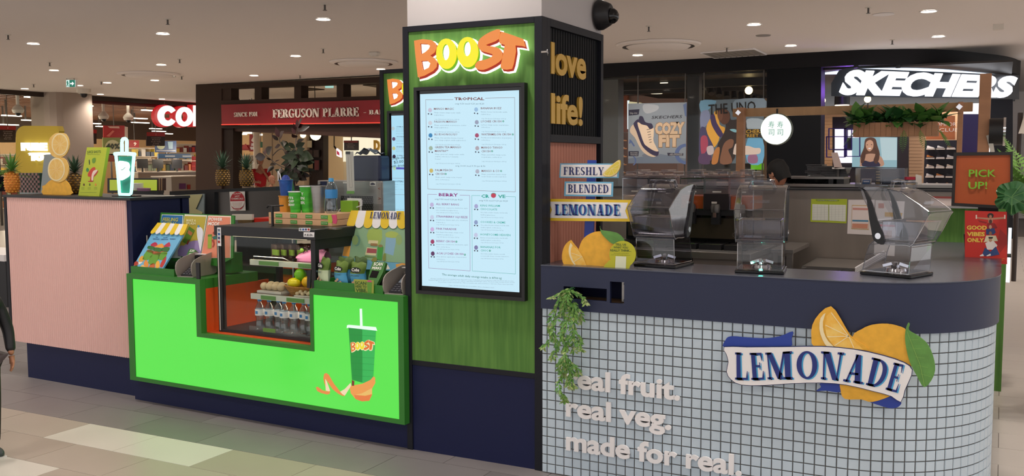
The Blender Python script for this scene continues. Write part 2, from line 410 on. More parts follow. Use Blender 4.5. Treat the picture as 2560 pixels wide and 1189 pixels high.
def sprinkler(p):
    t=MB('offwhite').cyl(p,p-Vector((0,0,.01)),.04,n=10);t.m('steeldark').cyl(p,p-Vector((0,0,.07)),.012,n=6).cyl(p-Vector((0,0,.07)),p-Vector((0,0,.074)),.025,n=8)
    one(t,'fire_sprinkler','small metal sprinkler head hanging from the ceiling','sprinkler','sprinkler heads on the ceiling')
for a in [(419,47),(812,10),(20,86),(124,155),(449,147),(808,121),(454,190),(750,187),(2171,18),(1622,65),(1817,118),(2231,99),(253,203),(84,210)]:sprinkler(fz(*a,CEIL))
for a,rr in (((909,154),.62),((372,184),.62),((1646,110),.66)):
    c=fz(*a,CEIL);g=thing('ceiling_diffuser',{909:'round white air diffuser in the ceiling left of the menu pillar',372:'round white air diffuser in the ceiling above the supermarket side',1646:'round white air diffuser in the ceiling right of the pillar'}[a[0]],'air vent')
    MB('ceil').lathe([(rr*.6,0),(rr,-.004),(rr*.97,-.03),(rr*.85,-.045)],c,36,ring=True).build('outer_ring',g)
    MB('steeldark').lathe([(rr*.78,-.002),(rr*.83,-.002),(rr*.83,-.012),(rr*.78,-.012)],c-Vector((0,0,.03)),36,ring=True).build('gap_ring',g)
    MB('ceil').lathe([(0,-.04),(rr*.76,-.04),(rr*.7,-.07),(0,-.075)],c,36).build('centre_cone',g)
def ceilquad(pts,name,lab,cat,mn,th=.02):
    q=[fz(a,b,CEIL) for a,b in pts];b=MB(mn);b.poly([p-Vector((0,0,th)) for p in q][::-1],-th if 0 else th*-1,(0,0,-1));return b
a=MB('steeldark');c0,c1,c2,c3=[fz(*q,CEIL) for q in ((1752,130),(1885,120),(1916,134),(1786,143))]
a.poly([c0-UZ*.012,c1-UZ*.012,c2-UZ*.012,c3-UZ*.012],.012,(0,0,-1));mat('grille','8d8984',.7)
g=thing('return_air_grille','square grey return air grille in the ceiling before the shoe shop','air vent')
MB('grille').poly([c0-UZ*.02,c1-UZ*.02,c2-UZ*.02,c3-UZ*.02],.02,(0,0,-1)).build('grille_plate',g)
fr=MB('white');Q=[c0,c1,c2,c3]
for i in range(4):fr.cyl(Q[i]-UZ*.012,Q[(i+1) % 4]-UZ*.012,.014,n=6)
fr.build('grille_frame',g)
sl=MB('grille')
for k in range(1,9):
    t=k/9;p,q=c0.lerp(c1,t)-UZ*.024,c3.lerp(c2,t)-UZ*.024;sl.cyl(p,q,.006,n=4)
sl.build('louvre_slats',g,kind='stuff')
p=fz(936,130,CEIL);one(MB('offwhite').bbox(p-UZ*.03,(.16,.1,.05)).bbox(p-UZ*.06,(.11,.06,.03)),'motion_sensor','small box sensor on the ceiling left of the big pillar','sensor')
p=fz(2496,61,CEIL);one(MB('offwhite').bbox(p-UZ*.035,(.13,.13,.07)),'smoke_sensor','square white sensor on the ceiling at top right','sensor')
p=fz(2209,35,CEIL);one(MB('white').lathe([(.12,0),(.13,-.008),(.05,-.02),(0,-.02)][::-1],p,20),'ceiling_speaker','flat round white speaker between two downlights at top right','speaker')
p=fz(1908,88,CEIL);one(MB('grille').lathe([(0,-.01),(.1,-.012),(.11,0)],p,20),'blank_ceiling_plate','flat round grey cover plate on the ceiling near the air grille','cover plate')
p=fz(209,222,CEIL);t=thing('dome_camera','white dome camera on the ceiling beside the exit sign','camera');MB('offwhite').lathe([(.17,0),(.17,-.09),(.12,-.12)][::-1],p,16).build('housing',t);MB('black').ball(p-UZ*.13,.09).build('dome',t)

e=fz(177,196,CEIL);t=thing('exit_sign','green and white running man exit sign hanging left','exit sign')
P=PLY(e.y)
mat('exitgreen','0f7a63',.5,emit=0)
b=MB('white');P.poly(b,[(165,199),(189,199),(189,218),(165,218)],.05);b.build('case',t)
b=MB('e:d8f4ee:1');P.poly(b,[(166,200),(173.5,200),(173.5,217),(166,217)],.0,.004);P.poly(b,[(188,200),(188.6,200),(188.6,217),(188,217)],.0,.004);b.build('white_field',t)
b=MB('e:0b7f68:0.8');P.poly(b,[(174,200),(188,200),(188,217),(174,217)],.0,.004);b.build('green_field',t)
b=MB('e:ffffff:1.1');P.poly(b,[(176,207.3),(181,207.3),(181,203.5),(186,208.7),(181,214),(181,210.3),(176,210.3)],.0,.008);b.build('arrow',t)
b=MB('e:0b7f68:0.8');P.poly(b,[(168.5,202),(171,202),(171,205),(172.6,209),(171.4,209.5),(171.4,212),(172.6,216),(171.2,216),(169.8,212),(168,216),(166.8,215.5),(168.6,210),(167.3,206)],.0,.008);b.build('running_figure',t)
b=MB('steeldark');b.cyl(e+Vector((-.14,0,0)),P.p(168,199),.006).cyl(e+Vector((.1,0,0)),P.p(186,199),.006);b.build('hanger',t)
# ---------------------------------------------------------------- the big menu pillar
YP=4.31;XL,XR,YB=-2.886,-2.055,5.13;PT=2.315
c=MB('column').box(XL+.02,XR-.012,YP+.02,YB-.01,PT-.02,CEIL);struct(c,'wall_column')
def c5(a,b):return 1000+a/2.586,40+b/2.586
def c6(a,b):return 1040+a/4.1,470+b/4.1
PP=PLY(YP-.012)
LOGO=[
 ('b','o',[(105,162),(160,152),(215,158),(242,178),(250,205),(235,238),(207,258),(237,275),(252,300),(248,332),(225,357),(170,387),(130,398),(122,330),(112,240)],
  [[(143,180),(190,183),(208,195),(200,215),(175,237),(148,250)],[(150,292),(190,290),(210,308),(200,335),(162,354)]]),
 ('o','y',arc(313,246,66,98,0,348,26),[arc(309,236,24,52,0,345,16)]),
 ('o','y',arc(450,236,68,98,0,348,26),[arc(446,214,24,48,0,345,16)]),
 ('s','o',[(657,90),(650,150),(600,176),(566,190),(595,197),(640,206),(668,230),(672,270),(650,300),(600,330),(550,350),(512,345),(497,325),(510,300),(525,292),(560,285),(600,270),(612,252),(590,243),(545,230),(522,210),(516,180),(530,150),(570,120),(615,98)],[]),
 ('t','o',[(668,103),(735,125),(790,145),(808,152),(822,203),(800,196),(757,192),(760,232),(746,310),(735,343),(700,349),(672,345),(662,328),(675,270),(690,190),(657,180),(652,150)],[])]
def grow(pts,d):
    n=len(pts);A=sum(pts[i][0]*pts[(i+1) % n][1]-pts[(i+1) % n][0]*pts[i][1] for i in range(n));sg=1 if A>0 else -1;r=[]
    for i in range(n):
        a,b,c=pts[i-1],pts[i],pts[(i+1) % n]
        e=Vector((b[0]-a[0],b[1]-a[1]));f=Vector((c[0]-b[0],c[1]-b[1]))
        e=e.normalized() if e.length>1e-6 else Vector((1,0));f=f.normalized() if f.length>1e-6 else e
        q=Vector(((e.y+f.y),-(e.x+f.x)));q=q.normalized() if q.length>.1 else Vector((e.y,-e.x))
        r.append((b[0]+q.x*d*sg,b[1]+q.y*d*sg))
    return r
COLR={'o':('e:f08a3c:0.95','e:d8321c:0.55','letter'),'y':('e:f7ea18:1.0','e:7cc81e:0.75','letter')}
def juice_logo(parent,P,f,l0,dl,xf=None,white='e:fffce8:2.6',th=.018):
    for nm,c,out,holes in LOGO:
        fc,sd,_=COLR[c];sh=lambda pts,dx,dy:[(a+dx,b+dy) for a,b in pts]
        out=smoothpts(out,2) if nm=='s' else out
        m1=MB(fc,xf);P.poly(m1,[f(*q) for q in out],th,l0+dl*2,[[f(*q) for q in h] for h in holes]);o=m1.build('letter',parent,label=('yellow' if c=='y' else 'orange')+' lit letter')
        m2=MB(sd,xf);P.poly(m2,[f(*q) for q in sh(out,7,13)],th,l0+dl,[[f(*q) for q in sh(h,2,4)] for h in holes]);m2.build('letter_side',o)
        m3=MB(white,xf);P.poly(m3,[f(*q) for q in grow(sh(out,9,15),9)],th,l0);m3.build('letter_backing',o)
def menu_pillar(off,lab):
    xf=Matrix.Translation(off);g=thing('menu_pillar',lab,'pillar')
    b=MB('frame',xf)
    b.box(XL,XL+.035,YP,YP+.06,0,PT).box(XR-.043,XR,YP,YP+.06,0,PT).box(XL+.035,XR-.043,YP,YP+.06,2.284,PT).box(XL+.035,XR-.043,YP+.004,YP+.06,.478,.506)
    b.build('front_frame',g,bevel=.002)
    MB('greenwood',xf).box(XL+.035,XR-.043,YP+.008,YP+.05,.506,2.284).build('green_timber_panel',g)
    MB('navy',xf).box(XL+.035,XR-.043,YP+.01,YP+.05,.0,.478).build('base_panel',g)
    b=MB('frame',xf).box(XR-.06,XR,YP+.06,YP+.1,0,PT).box(XR-.06,XR,YB-.035,YB,0,PT).box(XR-.06,XR,YP+.1,YB-.035,2.275,PT).box(XR-.06,XR,YP+.1,YB-.035,1.692,1.732)
    b.box(XL,XL+.02,YP+.06,YB,0,PT);b.build('side_frame',g,bevel=.002)
    MB('black',xf).box(XR-.07,XR-.05,YP+.1,YB-.035,1.0,2.28).build('side_backing',g)
    n=21;st=(YB-.035-YP-.1)/n;src=None
    for i in range(n):
        y=YP+.1+(i+.5)*st
        if src is None:src=MB('skwall',xf).box(XR-.052,XR-.02,y-.012,y+.012,1.732,2.275).build('slat',g)
        else:o=src.copy();COL.objects.link(o);o.location=(0,st*i,0)
    n=19;st=(YB-.035-YP-.1)/n;src=None
    for i in range(n):
        y=YP+.1+(i+.5)*st
        if src is None:
            b=MB('peach',xf);b.smooth=True;q=[(XR-.05+.03*math.sin(math.pi*k/6),y-st/2+st*k/6) for k in range(7)]
            b.add([(a,c,z) for z in (.95,1.692) for a,c in q],[(k,k+1,k+8,k+7) for k in range(6)]);src=b.build('peach_rib',g)
        else:o=src.copy();COL.objects.link(o);o.location=(0,st*i,0)
    return g
g1=menu_pillar((0,0,0),'tall green timber clad pillar with a navy base at the kiosk centre')
g2=menu_pillar((-1.514,1.93,0),'second green menu pillar half hidden behind the tall front pillar')
t=thing('lit_logo_sign','big glowing orange and yellow lettered juice logo at top of the front pillar','sign');juice_logo(t,PP,c5,.008,.007,th=.006)
t=thing('lit_logo_sign','glowing orange and yellow juice logo on the pillar behind, mostly hidden','sign');juice_logo(t,PP,c5,.008,.007,Matrix.Translation((-1.514,1.93,0)),th=.006)
t=thing('wall_letters','gold letters reading love life! on the black slatted pillar side','lettering')
LP=PLX(XR-.012)
def cl(a,b):return 1340+a/2.091,40+b/3.716
def goldword(word,a0,a1,yb,yt):

    vs,fs=tgeo(word,.03,0,3);W0=min(p.x for p in vs);W1=max(p.x for p in vs)
    c0=LP.p(*cl1(a0,yb));c1=LP.p(*cl1(a1,yb));hh=(LP.p(*cl1(a0,yt))-c0).z;L=(c1.y-c0.y);x=W0;k=L/(W1-W0);cx=0
    for i,ch in enumerate(word):
        pre=tgeo(word[:i+1],.03,0,3)[0];e1=max(p.x for p in pre);own=tgeo(ch,.03,0,3)[0];ow=max(p.x for p in own)-min(p.x for p in own);s0=e1-ow
        b=MB('gold');text(b,ch,Vector((XR-.02,c0.y+(s0-W0)*k,c0.z)),(0,1,0),(0,0,1),hh*.70/.73,w=ow*k,off=.03,ext=.014,res=4)
        b.build('letter',t)
def cl1(a,b):return 1340+a*180/669,40+b*320/1189
goldword('love',133,458,522,232);goldword('life!',133,425,985,707)
# ---- the big screen
t=thing('menu_screen','tall bright menu screen on the front pillar listing smoothies','screen')
x0,x1=-2.80,-2.14;z0,z1=.882,1.988
MB('black').box(x0,x0+.018,YP-.028,YP+.02,z0,z1).box(x1-.018,x1,YP-.028,YP+.02,z0,z1).box(x0+.018,x1-.018,YP-.028,YP+.02,z0,z0+.018).box(x0+.018,x1-.018,YP-.028,YP+.02,z1-.018,z1).build('surround',t)
mat('gloss','0b0b0e',.15);MB('gloss').box(x0+.018,x1-.018,YP-.012,YP+.01,z0+.018,z1-.018).build('bezel',t)
S=MB('e:c3e6f6:1.0');PS=PLY(YP-.0145)
S.box(-2.768,-2.178,YP-.0145,YP-.012,.925,1.952);S.build('lit_panel',t)
def lines(parent,P,col,items,off=.0,name='menu_lettering',l=.0008):
    b=MB(col)
    for s_,x,y,h,x2,y2 in items:P.text(b,s_,x,y,h,x2=x2,y2=y2,l=l,off=off,res=1)
    return b.build(name,parent,kind='stuff')
def L5(s_,x,y,x2,h,dy=0):a=c5(x,y);b=c5(x2,y+dy);return (s_,a[0],a[1],h/2.586,b[0],b[1])
def L6(s_,x,y,x2,h,dy=0):a=c6(x,y);b=c6(x2,y+dy);return (s_,a[0],a[1],h/4.1,b[0],b[1])
RD='e:7a4448:0.9';GR='e:7d95a6:0.9';MG='e:8f3f86:0.9';TL='e:2fa79a:0.9';DG='e:3f7f78:0.9'
lines(t,PS,RD,[L5('TROPICAL',352,543,545,17)],.03,'heading')
lines(t,PS,MG,[L6('BERRY',234,81,432,30,4)],.03,'heading')
lines(t,PS,TL,[L6('CR',668,97,752,32),L6('VE',842,100,918,32)],.03,'heading')
b=MB('e:c23a56:0.9');PS.poly(b,[c6(795+26*math.cos(q*.4),76+24*math.sin(q*.4)) for q in range(16)],0,.001);b.m('e:2fa79a:0.9');PS.poly(b,[c6(795+28*math.cos(q*.4)*(1 if q<8 else .9),62+14*math.sin(q*.4)) for q in range(16)],0,.0006);b.build('heading',t,kind='stuff')
lines(t,PS,RD,[L5(*q) for q in [('MANGO MAGIC',220,606,348,13),('PASSION MANGO',222,689,369,13),('BLUE HONOLULU',224,771,370,13),('GREEN TEA MANGO',226,854,396,13),('MANTRA**',226,878,313,13),
  ('PALM PEACH',228,1002,338,13),('CRUSH',229,1026,287,13),('BANANA BUZZ',523,602,656,13),('LYCHEE CRUSH',524,687,656,13),('WATERMELON CRUSH',526,771,718,13),('MANGO TANGO',526,856,664,13),('CRUSH',527,880,586,13),('MANGO & CO',528,1007,644,13)]],.008)
lines(t,PS,MG,[L6(*q) for q in [('ALL BERRY BANG',206,172,440,20,6),('STRAWBERRY SQUEEZE',207,299,530,20,9),('PINK PARADISE',208,424,414,20,6),('BERRY CRUSH',210,551,398,20,6),('ACAI LYCHEE CRUSH',211,676,486,20,9)]],.008)
lines(t,PS,TL,[L6(*q) for q in [('KING WILLIAM',660,187,860,20,4),('CHOCOLATE',661,223,832,20,5),('COOKIES & CREME',661,355,918,20,7),('HONEYCOMB HEAVEN',661,483,968,20,8),('BANANAS FOR',663,611,868,20,6),('CHOC',664,647,740,20,2)]],.008)
PL_=[L5('orig 9.50 med 9.20 jnr 8.20',355,571,544,9),L5('orig 10.00 med 9.70 jnr 8.70',358,972,552,9,3),L6('orig 9.50 med 9.20 jnr 8.20',192,119,478,15,7),L6('orig 9.50 med 9.20 jnr 8.20',645,133,942,15,6)]
lines(t,PS,'e:5f7482:0.9',PL_,.004,'prices')
sm=[]
for x,y,ls in [(222,627,['Mango, banana, mango nectar, vanilla','yoghurt & ice']),(223,708,['Mango, passionfruit, tropical juice, sorbet,','mango yoghurt & ice']),(225,790,['Mango, blue spirulina, banana, tropical','juice, mango yoghurt, vanilla yoghurt & ice']),(227,896,['Mango, green tea*, mango nectar, vanilla','yoghurt, sorbet & ice + immunity','booster*']),(230,1044,['Mango, peach, mango nectar, tropical','juice, sorbet & ice']),
               (524,622,['Banana, honey, low fat milk, vanilla','yoghurt & ice']),(525,706,['Lychees, mango nectar, tropical juice,','sorbet & ice']),(526,789,['Freshly juiced watermelon, tropical juice,','sorbet & ice']),(527,899,['Mango, passionfruit, mango nectar,','tropical juice, sorbet & ice']),(528,1025,['Mango, passionfruit, banana, mango','nectar, frozen coconut cream & ice'])]:
    for i,s_ in enumerate(ls):sm.append(L5(s_,x,y+i*15,x+len(s_)*4.7,7,2))
    sm.append(L5('orig 1760 kJ med 1200 kJ jnr 1070 kJ',x+2,y+18+15*(len(ls)-.6)+4,x+160,6,2))
for x,y,ls in [(207,205,['Strawberries, raspberries, blueberries, apple','juice, strawberry yoghurt & ice']),(208,329,['Strawberries, banana, apple juice, strawberry','yoghurt & ice']),(209,455,['Pink dragon fruit, mango, mango nectar,','strawberry yoghurt & ice']),(210,580,['Raspberries, strawberries, blueberries, apple','juice, sorbet & ice']),(211,706,['Acai, lychees, apple juice, tropical juice,','sorbet & ice']),
               (661,253,['Chocolate powder, banana, low fat milk,','vanilla yoghurt & ice']),(662,383,['Chocolate biscuits, banana, low fat milk,','vanilla yoghurt, sorbet & ice']),(662,512,['Banana, honeycomb powder, low fat milk,','vanilla yoghurt, sorbet & ice']),(663,676,['Chocolate powder, banana, soy milk,','coconut milk, frozen coconut cream & ice'])]:
    for i,s_ in enumerate(ls):sm.append(L6(s_,x,y+i*24,x+len(s_)*7.2,10,6))
    sm.append(L6('orig 1640 kJ med 1210 kJ jnr 967 kJ',x+2,y+48,x+232,9,6))
sm+=[L6(s_,x,y,x2,9,26) for s_,x,y,x2 in [('Average quantities based on standard serve sizes and recipes. Individual store preparation may vary from time to time.',150,930,1005),('Nutrition figures are given per serve. See our staff for ingredient and allergen advice. Products may contain traces of nuts.',132,945,1015),('Prices shown in dollars and include tax. Offers not available with other promotions or discounts. Please enjoy responsibly.',230,965,1000),('Cups, straws and lids are recyclable where facilities exist.',335,998,805)]]
lines(t,PS,GR,sm,0,'small_print')
lines(t,PS,DG,[L6('The average adult daily energy intake is 8700 kJ',267,892,876,19,42)],.012,'footnote')
b=MB(RD)
def rule(P,b,q,wd=.0008,l=.0009):
    for i in range(len(q)-1):
        a,c=P.p(*q[i],l),P.p(*q[i+1],l);d=(c-a).normalized();s_=P.n.cross(d)*wd;b.flat([a-s_,c-s_,c+s_,a+s_])
rule(PS,b,[c5(345,540),c5(166,541),c5(180,1117),c5(746,1136),c5(742,527),c5(552,531)])
b.m(MG);rule(PS,b,[c6(216,64),c6(120,62),c6(131,818),c6(556,847),c6(551,74),c6(450,71)])
b.m(TL);rule(PS,b,[c6(660,76),c6(573,74),c6(578,848),c6(1020,879),c6(1020,88),c6(920,84)]);b.build('rule_lines',t,kind='stuff')
icon=[((195,612),'c9c6dc'),((196,695),'cfd6e2'),((198,775),'2f86bd'),((200,858),'9fb7a5'),((203,1003),'cdbb6a'),((493,608),'9cc4e6'),((497,690),'9aa3bd'),((498,775),'a8486e'),((500,858),'b2a9b5'),((501,1008),'b3b7c9')]
b=MB()
for (x,y),h_ in icon:
    b.m('e:%s:0.9' % h_);PS.poly(b,[c5(x+13*math.cos(k*.5),y-4+14*math.sin(k*.5)) for k in range(12)],0,.001);b.m('e:3a3f55:0.8')
    for q in ((-10,20),(9,22)):PS.poly(b,[c5(x+q[0]+5*math.cos(k*1.),y+q[1]+5*math.sin(k)) for k in range(6)],0,.0012)
for (x,y),h_ in [((164,170),'c0b8e0'),((166,298),'c9d2ec'),((168,422),'cfb5e2'),((170,548),'a03060'),((173,670),'5a2f60'),((618,185),'a9abd6'),((616,350),'8fa2cc'),((615,480),'c7cdea'),((617,608),'7f7fae')]:
    b.m('e:%s:0.9' % h_);PS.poly(b,[c6(x+20*math.cos(k*.5),y+23*math.sin(k*.5)) for k in range(12)],0,.001);b.m('e:2f3048:0.8')
    for q in ((-14,32),(14,34)):PS.poly(b,[c6(x+q[0]+8*math.cos(k*1.),y+q[1]+8*math.sin(k)) for k in range(6)],0,.0012)
b.build('cup_icons',t,kind='stuff')
b=MB('e:2f9a78:0.9')
for x,y in ((668,680),(730,765),(596,873),(654,1001),(296,1020)):PS.poly(b,[c5(x+6*math.cos(k*.6),y+6*math.sin(k*.6)) for k in range(10)],0,.001,[[c5(x+2.4*math.cos(k*.6),y+2.4*math.sin(k*.6)) for k in range(10)]])
for x,y in ((415,548),(502,681),(758,640)):PS.poly(b,[c6(x+10*math.cos(k*.6),y+10*math.sin(k*.6)) for k in range(10)],0,.001,[[c6(x+4*math.cos(k*.6),y+4*math.sin(k*.6)) for k in range(10)]])
b.build('vegan_marks',t,kind='stuff')
# ---- the screen on the pillar behind
t=thing('menu_screen','second tall menu screen on the pillar behind, left edge showing','screen');Y2=YP+1.93;dx=-1.514
MB('black').box(x0+dx,x0+dx+.02,Y2-.028,Y2+.02,z0,z1).box(x1+dx-.018,x1+dx,Y2-.028,Y2+.02,z0,z1).box(x0+dx+.02,x1+dx-.018,Y2-.028,Y2+.02,z0,z0+.018).box(x0+dx+.02,x1+dx-.018,Y2-.028,Y2+.02,z1-.018,z1).build('surround',t)
MB('gloss').box(x0+dx+.018,x1+dx-.018,Y2-.012,Y2+.01,z0+.018,z1-.018).build('bezel',t)
MB('e:a9dcf2:1.0').box(-2.768+dx,-2.178+dx,Y2-.0145,Y2-.012,.925,1.952).build('lit_panel',t)
P2=PLY(Y2-.0145)
def q2(a,b):return 760+a/5.944,300+b/5.944
def L2(s_,x,y,x2,h):a=q2(x,y);b=q2(x2,y+3);return (s_,a[0],a[1],h/5.944,b[0],b[1])
lines(t,P2,'e:4a5670:0.9',[L2('GYM JUNKIE',1372,106,1560,16),L2('WONDER WHEY',1375,254,1600,16),L2('ENERGY LIFT',1378,404,1590,16),L2('SUPER SMOOTHIE',1380,534,1640,16)],.01)
lines(t,P2,'e:2f4a6a:0.9',[L2('BOOSTERS',1305,918,1480,20)],.02,'heading')
lines(t,P2,GR,[L2('Immunity ** | Protein',1305,960,1540,10),L2('Echinacea *',1306,993,1400,10),L2('Vitamin ** 275 x 100 g',1306,1032,1560,10),L2('Create your own',1330,1330,1560,16),L2('Choose juice base',1332,1370,1560,11),L2('Apple',1335,1425,1400,11),L2('Carrot',1335,1462,1400,11)]
  + [L2('Banana, mango, low fat milk,',1372,y,1600,9) for y in (130,150,170,205,278,300,318,350,425,445,470)],0,'small_print')
b=MB('1d1d22')
for s_,x,y,x2 in [('Single choc',1315,585,1530),('$2.00',1340,645,1480),('with drink',1290,705,1500)]:a=q2(x,y);c=q2(x2,y-15);P2.text(b,s_,a[0],a[1],6.5,x2=c[0],y2=c[1],l=.004)
b.build('handwritten_note',t,kind='stuff')
b=MB('e:5a5ec0:0.9');P2.poly(b,[q2(*q) for q in ((1370,700),(1560,704),(1560,735),(1370,731))],0,.001)
b.m(RD);rule(P2,b,[q2(1283,0),q2(1305,862),q2(1600,870)]);rule(P2,b,[q2(1600,1110),q2(1308,1104),q2(1312,1600)])
for x,y,h_ in ((1325,125,'b9d0d8'),(1335,280,'604a6a'),(1335,420,'c5c98a'),(1340,540,'2f2440'),(1345,715,'b9dcc0')):b.m('e:%s:0.9' % h_);P2.poly(b,[q2(x+25*math.cos(k*.5),y+28*math.sin(k*.5)) for k in range(12)],0,.0012)
b.build('rule_lines',t,kind='stuff')

p=px(1497,38,XR);t=thing('security_camera','black dome security camera on the white column above the slats','camera')
q=Matrix.Rotation(math.pi/2,3,'Y');MB('black').lathe([(.085,0),(.085,.02),(.06,.07),(.05,.075)],p,20,q).build('housing',t);MB('gloss').ball(p+Vector((.075,0,-.01)),.045).build('lens_dome',t)
p=px(1354,130,XR);b=MB('chrome').cyl(p,p+Vector((.03,0,0)),.006,n=8).tube([p+Vector((.03,0,.01)),p+Vector((.035,0,-.01)),p+Vector((.03,.012,-.022))],.003);one(b,'coat_hook','tiny chrome hook on the pillar edge beside the slats','hook')
# ---------------------------------------------------------------- left counter, with its glowing green front
KY=4.265
t=thing('green_counter','low kiosk counter with a glowing lime green lightbox front','counter')
out=[(-5.115,.150),(-2.868,.150),(-2.868,.862),(-3.535,.862),(-3.535,.500+.022),(-4.43,.522),(-4.43,.862),(-5.115,.862)]
hol=[(-5.06,.176),(-2.905,.176),(-2.905,.83),(-3.51,.83),(-3.51,.497),(-4.472,.497),(-4.472,.83),(-5.06,.83)]
def KP(x,z,y=KY):return Vector((x,y,z))
b=MB('greenpaint',KM);b.poly([KP(*q) for q in out],.045,(0,-1,0),[[KP(*q) for q in hol]]);b.build('lightbox_frame',t)
mat('limelight','4fe048',emit=1.0);nt=M['limelight'].node_tree;bs=nt.nodes['Principled BSDF']
bs.inputs['Roughness'].default_value=.12;bs.inputs['Emission Color'].default_value=(.095,.76,.07,1)
b=MB('limelight',KM);b.poly([KP(*q,KY+.006) for q in hol],.006,(0,-1,0));o=b.build('lit_green_panel',t)
gm='greenpaint'
b=MB(gm,KM).box(-5.115,-4.43,KY+.0465,KY+.5,.80,.862);b.build('counter_top',t);MB(gm,KM).box(-3.535,-2.868,KY+.0465,KY+.5,.80,.862).build('counter_top',t)
b=MB(gm,KM).box(-5.115,-5.10,KY+.045,KY+.5,.15,.80).box(-2.883,-2.868,KY+.045,KY+.06,.15,.80);b.build('side_panel',t)
MB('orange',KM).box(-4.43,-3.535,KY+.046,KY+.6,.44,.527).build('niche_floor',t)
MB('orange',KM).box(-4.445,-4.43,KY+.046,KY+.6,.527,.80).build('niche_side',t);MB('orange',KM).box(-3.535,-3.52,KY+.046,KY+.1,.527,.80).build('niche_side',t)
MB('navy',KM).box(-5.148,-2.886,4.326,4.9,0,.149).build('plinth',t)

def cb(a,b):return 760+a/3.835,750+b/3.835
PB=PLK(KY+.0055)
pr_=MB(xf=KM)
def pc(col,pts,l):pr_.m(col);PB.poly(pr_,[cb(*q) for q in pts],0,l)
pc('e:149a3c:0.85',[(428,262),(692,282),(675,560),(662,800),(560,790),(462,762)],.001)
pc('e:2fbf57:0.85',[(560,272),(692,282),(662,800),(560,790)],.0015)
pc('e:eafff0:1.0',[(415,240),(430,234),(692,256),(706,292),(428,262),(412,268)],.003)
pc('e:eafff0:1.0',[(537,80),(560,80),(566,245),(541,243)],.0035)
pc('e:f6a050:0.9',[(438,820),(560,800),(640,762),(668,728),(684,740),(686,792),(655,845),(655,905),(628,962),(560,966),(495,945),(450,890)],.002)
pc('e:f2c26a:0.9',[(490,905),(560,890),(655,840),(655,900),(590,912)],.003)
pc('e:ee8040:0.9',[(485,905),(590,916),(657,898),(628,962),(560,968),(497,946)],.0035)
pc('e:8a2f22:0.8',[(462,762),(487,774),(484,818),(462,818)],.0035)
for q in ([(115,832),(135,828),(180,862),(222,872),(252,868),(250,895),(225,903),(165,888),(128,868)],[(195,705),(215,696),(240,712),(290,800),(350,875),(395,918),(370,915),(330,895),(275,850),(228,780),(208,752),(214,850),(196,790),(188,745)]):pc('e:f19048:0.9',q,.002)
for q in ([(206,750),(222,775),(254,866),(242,872),(212,865)],[(350,875),(395,848),(450,790),(456,815),(438,845),(395,912),(372,900)]):pc('e:f6dcb4:0.95',q,.003)
pr_.build('printed_cup',t,label='printed green cup with a straw in orange peel',kind='stuff')
lg=MB(xf=KM)
for nm,c,o_,h_ in LOGO:
    f=lambda a,b:cb(452+(a-105)*.318,378+(b-88)*.37)
    lg.m('e:fbe7b4:0.95');PB.poly(lg,[f(a+6,b+8) for a,b in grow(o_,16)],0,.004)
    lg.m('e:e8742c:0.9' if c=='o' else 'e:f2e01c:0.95');PB.poly(lg,[f(*q) for q in o_],0,.005,[[f(*q) for q in k] for k in h_])
lg.build('printed_logo',t,kind='stuff')
rb=MB('e:0f8a36:0.8',KM)
for k in range(9):
    a0=436+k*15;rule(PB,rb,[cb(a0,275+k*2),cb(a0+22-k*1.5,760)],.0006,.002)
for z in (330,540,600,660,720):rule(PB,rb,[cb(440+(z-270)*.05,z),cb(688-(z-270)*.04,z+14)],.0006,.0022)
rb.build('printed_ribs',t,kind='stuff')
# ---------------------------------------------------------------- pink ribbed cabinet
t=thing('pink_cabinet','tall cabinet with a ribbed dusty pink front at the left end','cabinet')
PY0=4.375;n=58;x0,x1=-6.55,-5.235;st=(x1-x0)/n;src=None
for i in range(n):
    x=x0+i*st
    if src is None:
        b=MB('pink',KM);b.smooth=True;q=[(x+st*k/6,PY0+.006-.013*math.sin(math.pi*k/6)) for k in range(7)]
        b.add([(a,c,z) for z in (.262,1.338) for a,c in q],[(k,k+1,k+8,k+7) for k in range(6)]);b.smooth=False
        b.add([(a,c,1.338) for a,c in q],[tuple(range(7))]);src=b.build('pink_rib',t)
    else:o=src.copy();COL.objects.link(o);o.location=KM.to_3x3()@Vector((i*st,0,0))
MB('frame',KM).box(x0-.03,x0,PY0-.006,PY0+.45,.262,1.34).build('end_panel',t)
MB('navy',KM).box(x0,-5.19,PY0+.008,PY0+.42,.262,1.338).build('carcass',t)
MB('black',KM).box(x0-.035,-5.175,PY0-.012,PY0+.5,1.338,1.356).build('top_board',t,bevel=.002)
MB('navy',KM).box(-6.402,-5.15,PY0+.01,PY0+.45,0,.262).build('plinth',t)

b=MB('navy',KM).box(-5.35,-5.19,PY0+.44,PY0+.5,.86,1.35);one(b,'partition_panel','narrow dark navy panel right of the pink cabinet','panel')
P=PLK(4.99);b=MB('offwhite',KM);b.tube([pkx(367,588,-5.18),pkx(369,640,-5.18),pkx(371,680,-5.18),pkx(378,700,-5.18)],.004,6);one(b,'power_cord','thin white cord hanging down the navy side of the pink cabinet','cord')
t=thing('white_bench','white topped dark bench just left of the pink cabinet','bench');q=py(5,637,6.6);MB('white').box(q.x-1.2,q.x+.03,6.6,7.2,q.z-.07,q.z).build('top',t);MB('black').box(q.x-1.18,q.x+.01,6.63,7.18,0,q.z-.07).build('body',t)
yb=5.30
t=thing('partition_panel','black framed panel with a pale yellow sheet and a power outlet','panel');P=PLK(yb)
mat('paleyellow','b9b184',.7);mat('bluegrey','8b9597',.6)
b=MB('black',KM);P.poly(b,[(424,478),(514,474),(690,466),(690,476),(536,480),(536,560),(424,560)],.04,0);b.build('frame',t)
b=MB('bluegrey',KM);P.poly(b,[(427,488),(513,484),(512,560),(424,560)],.01,.01);b.build('sheet',t)
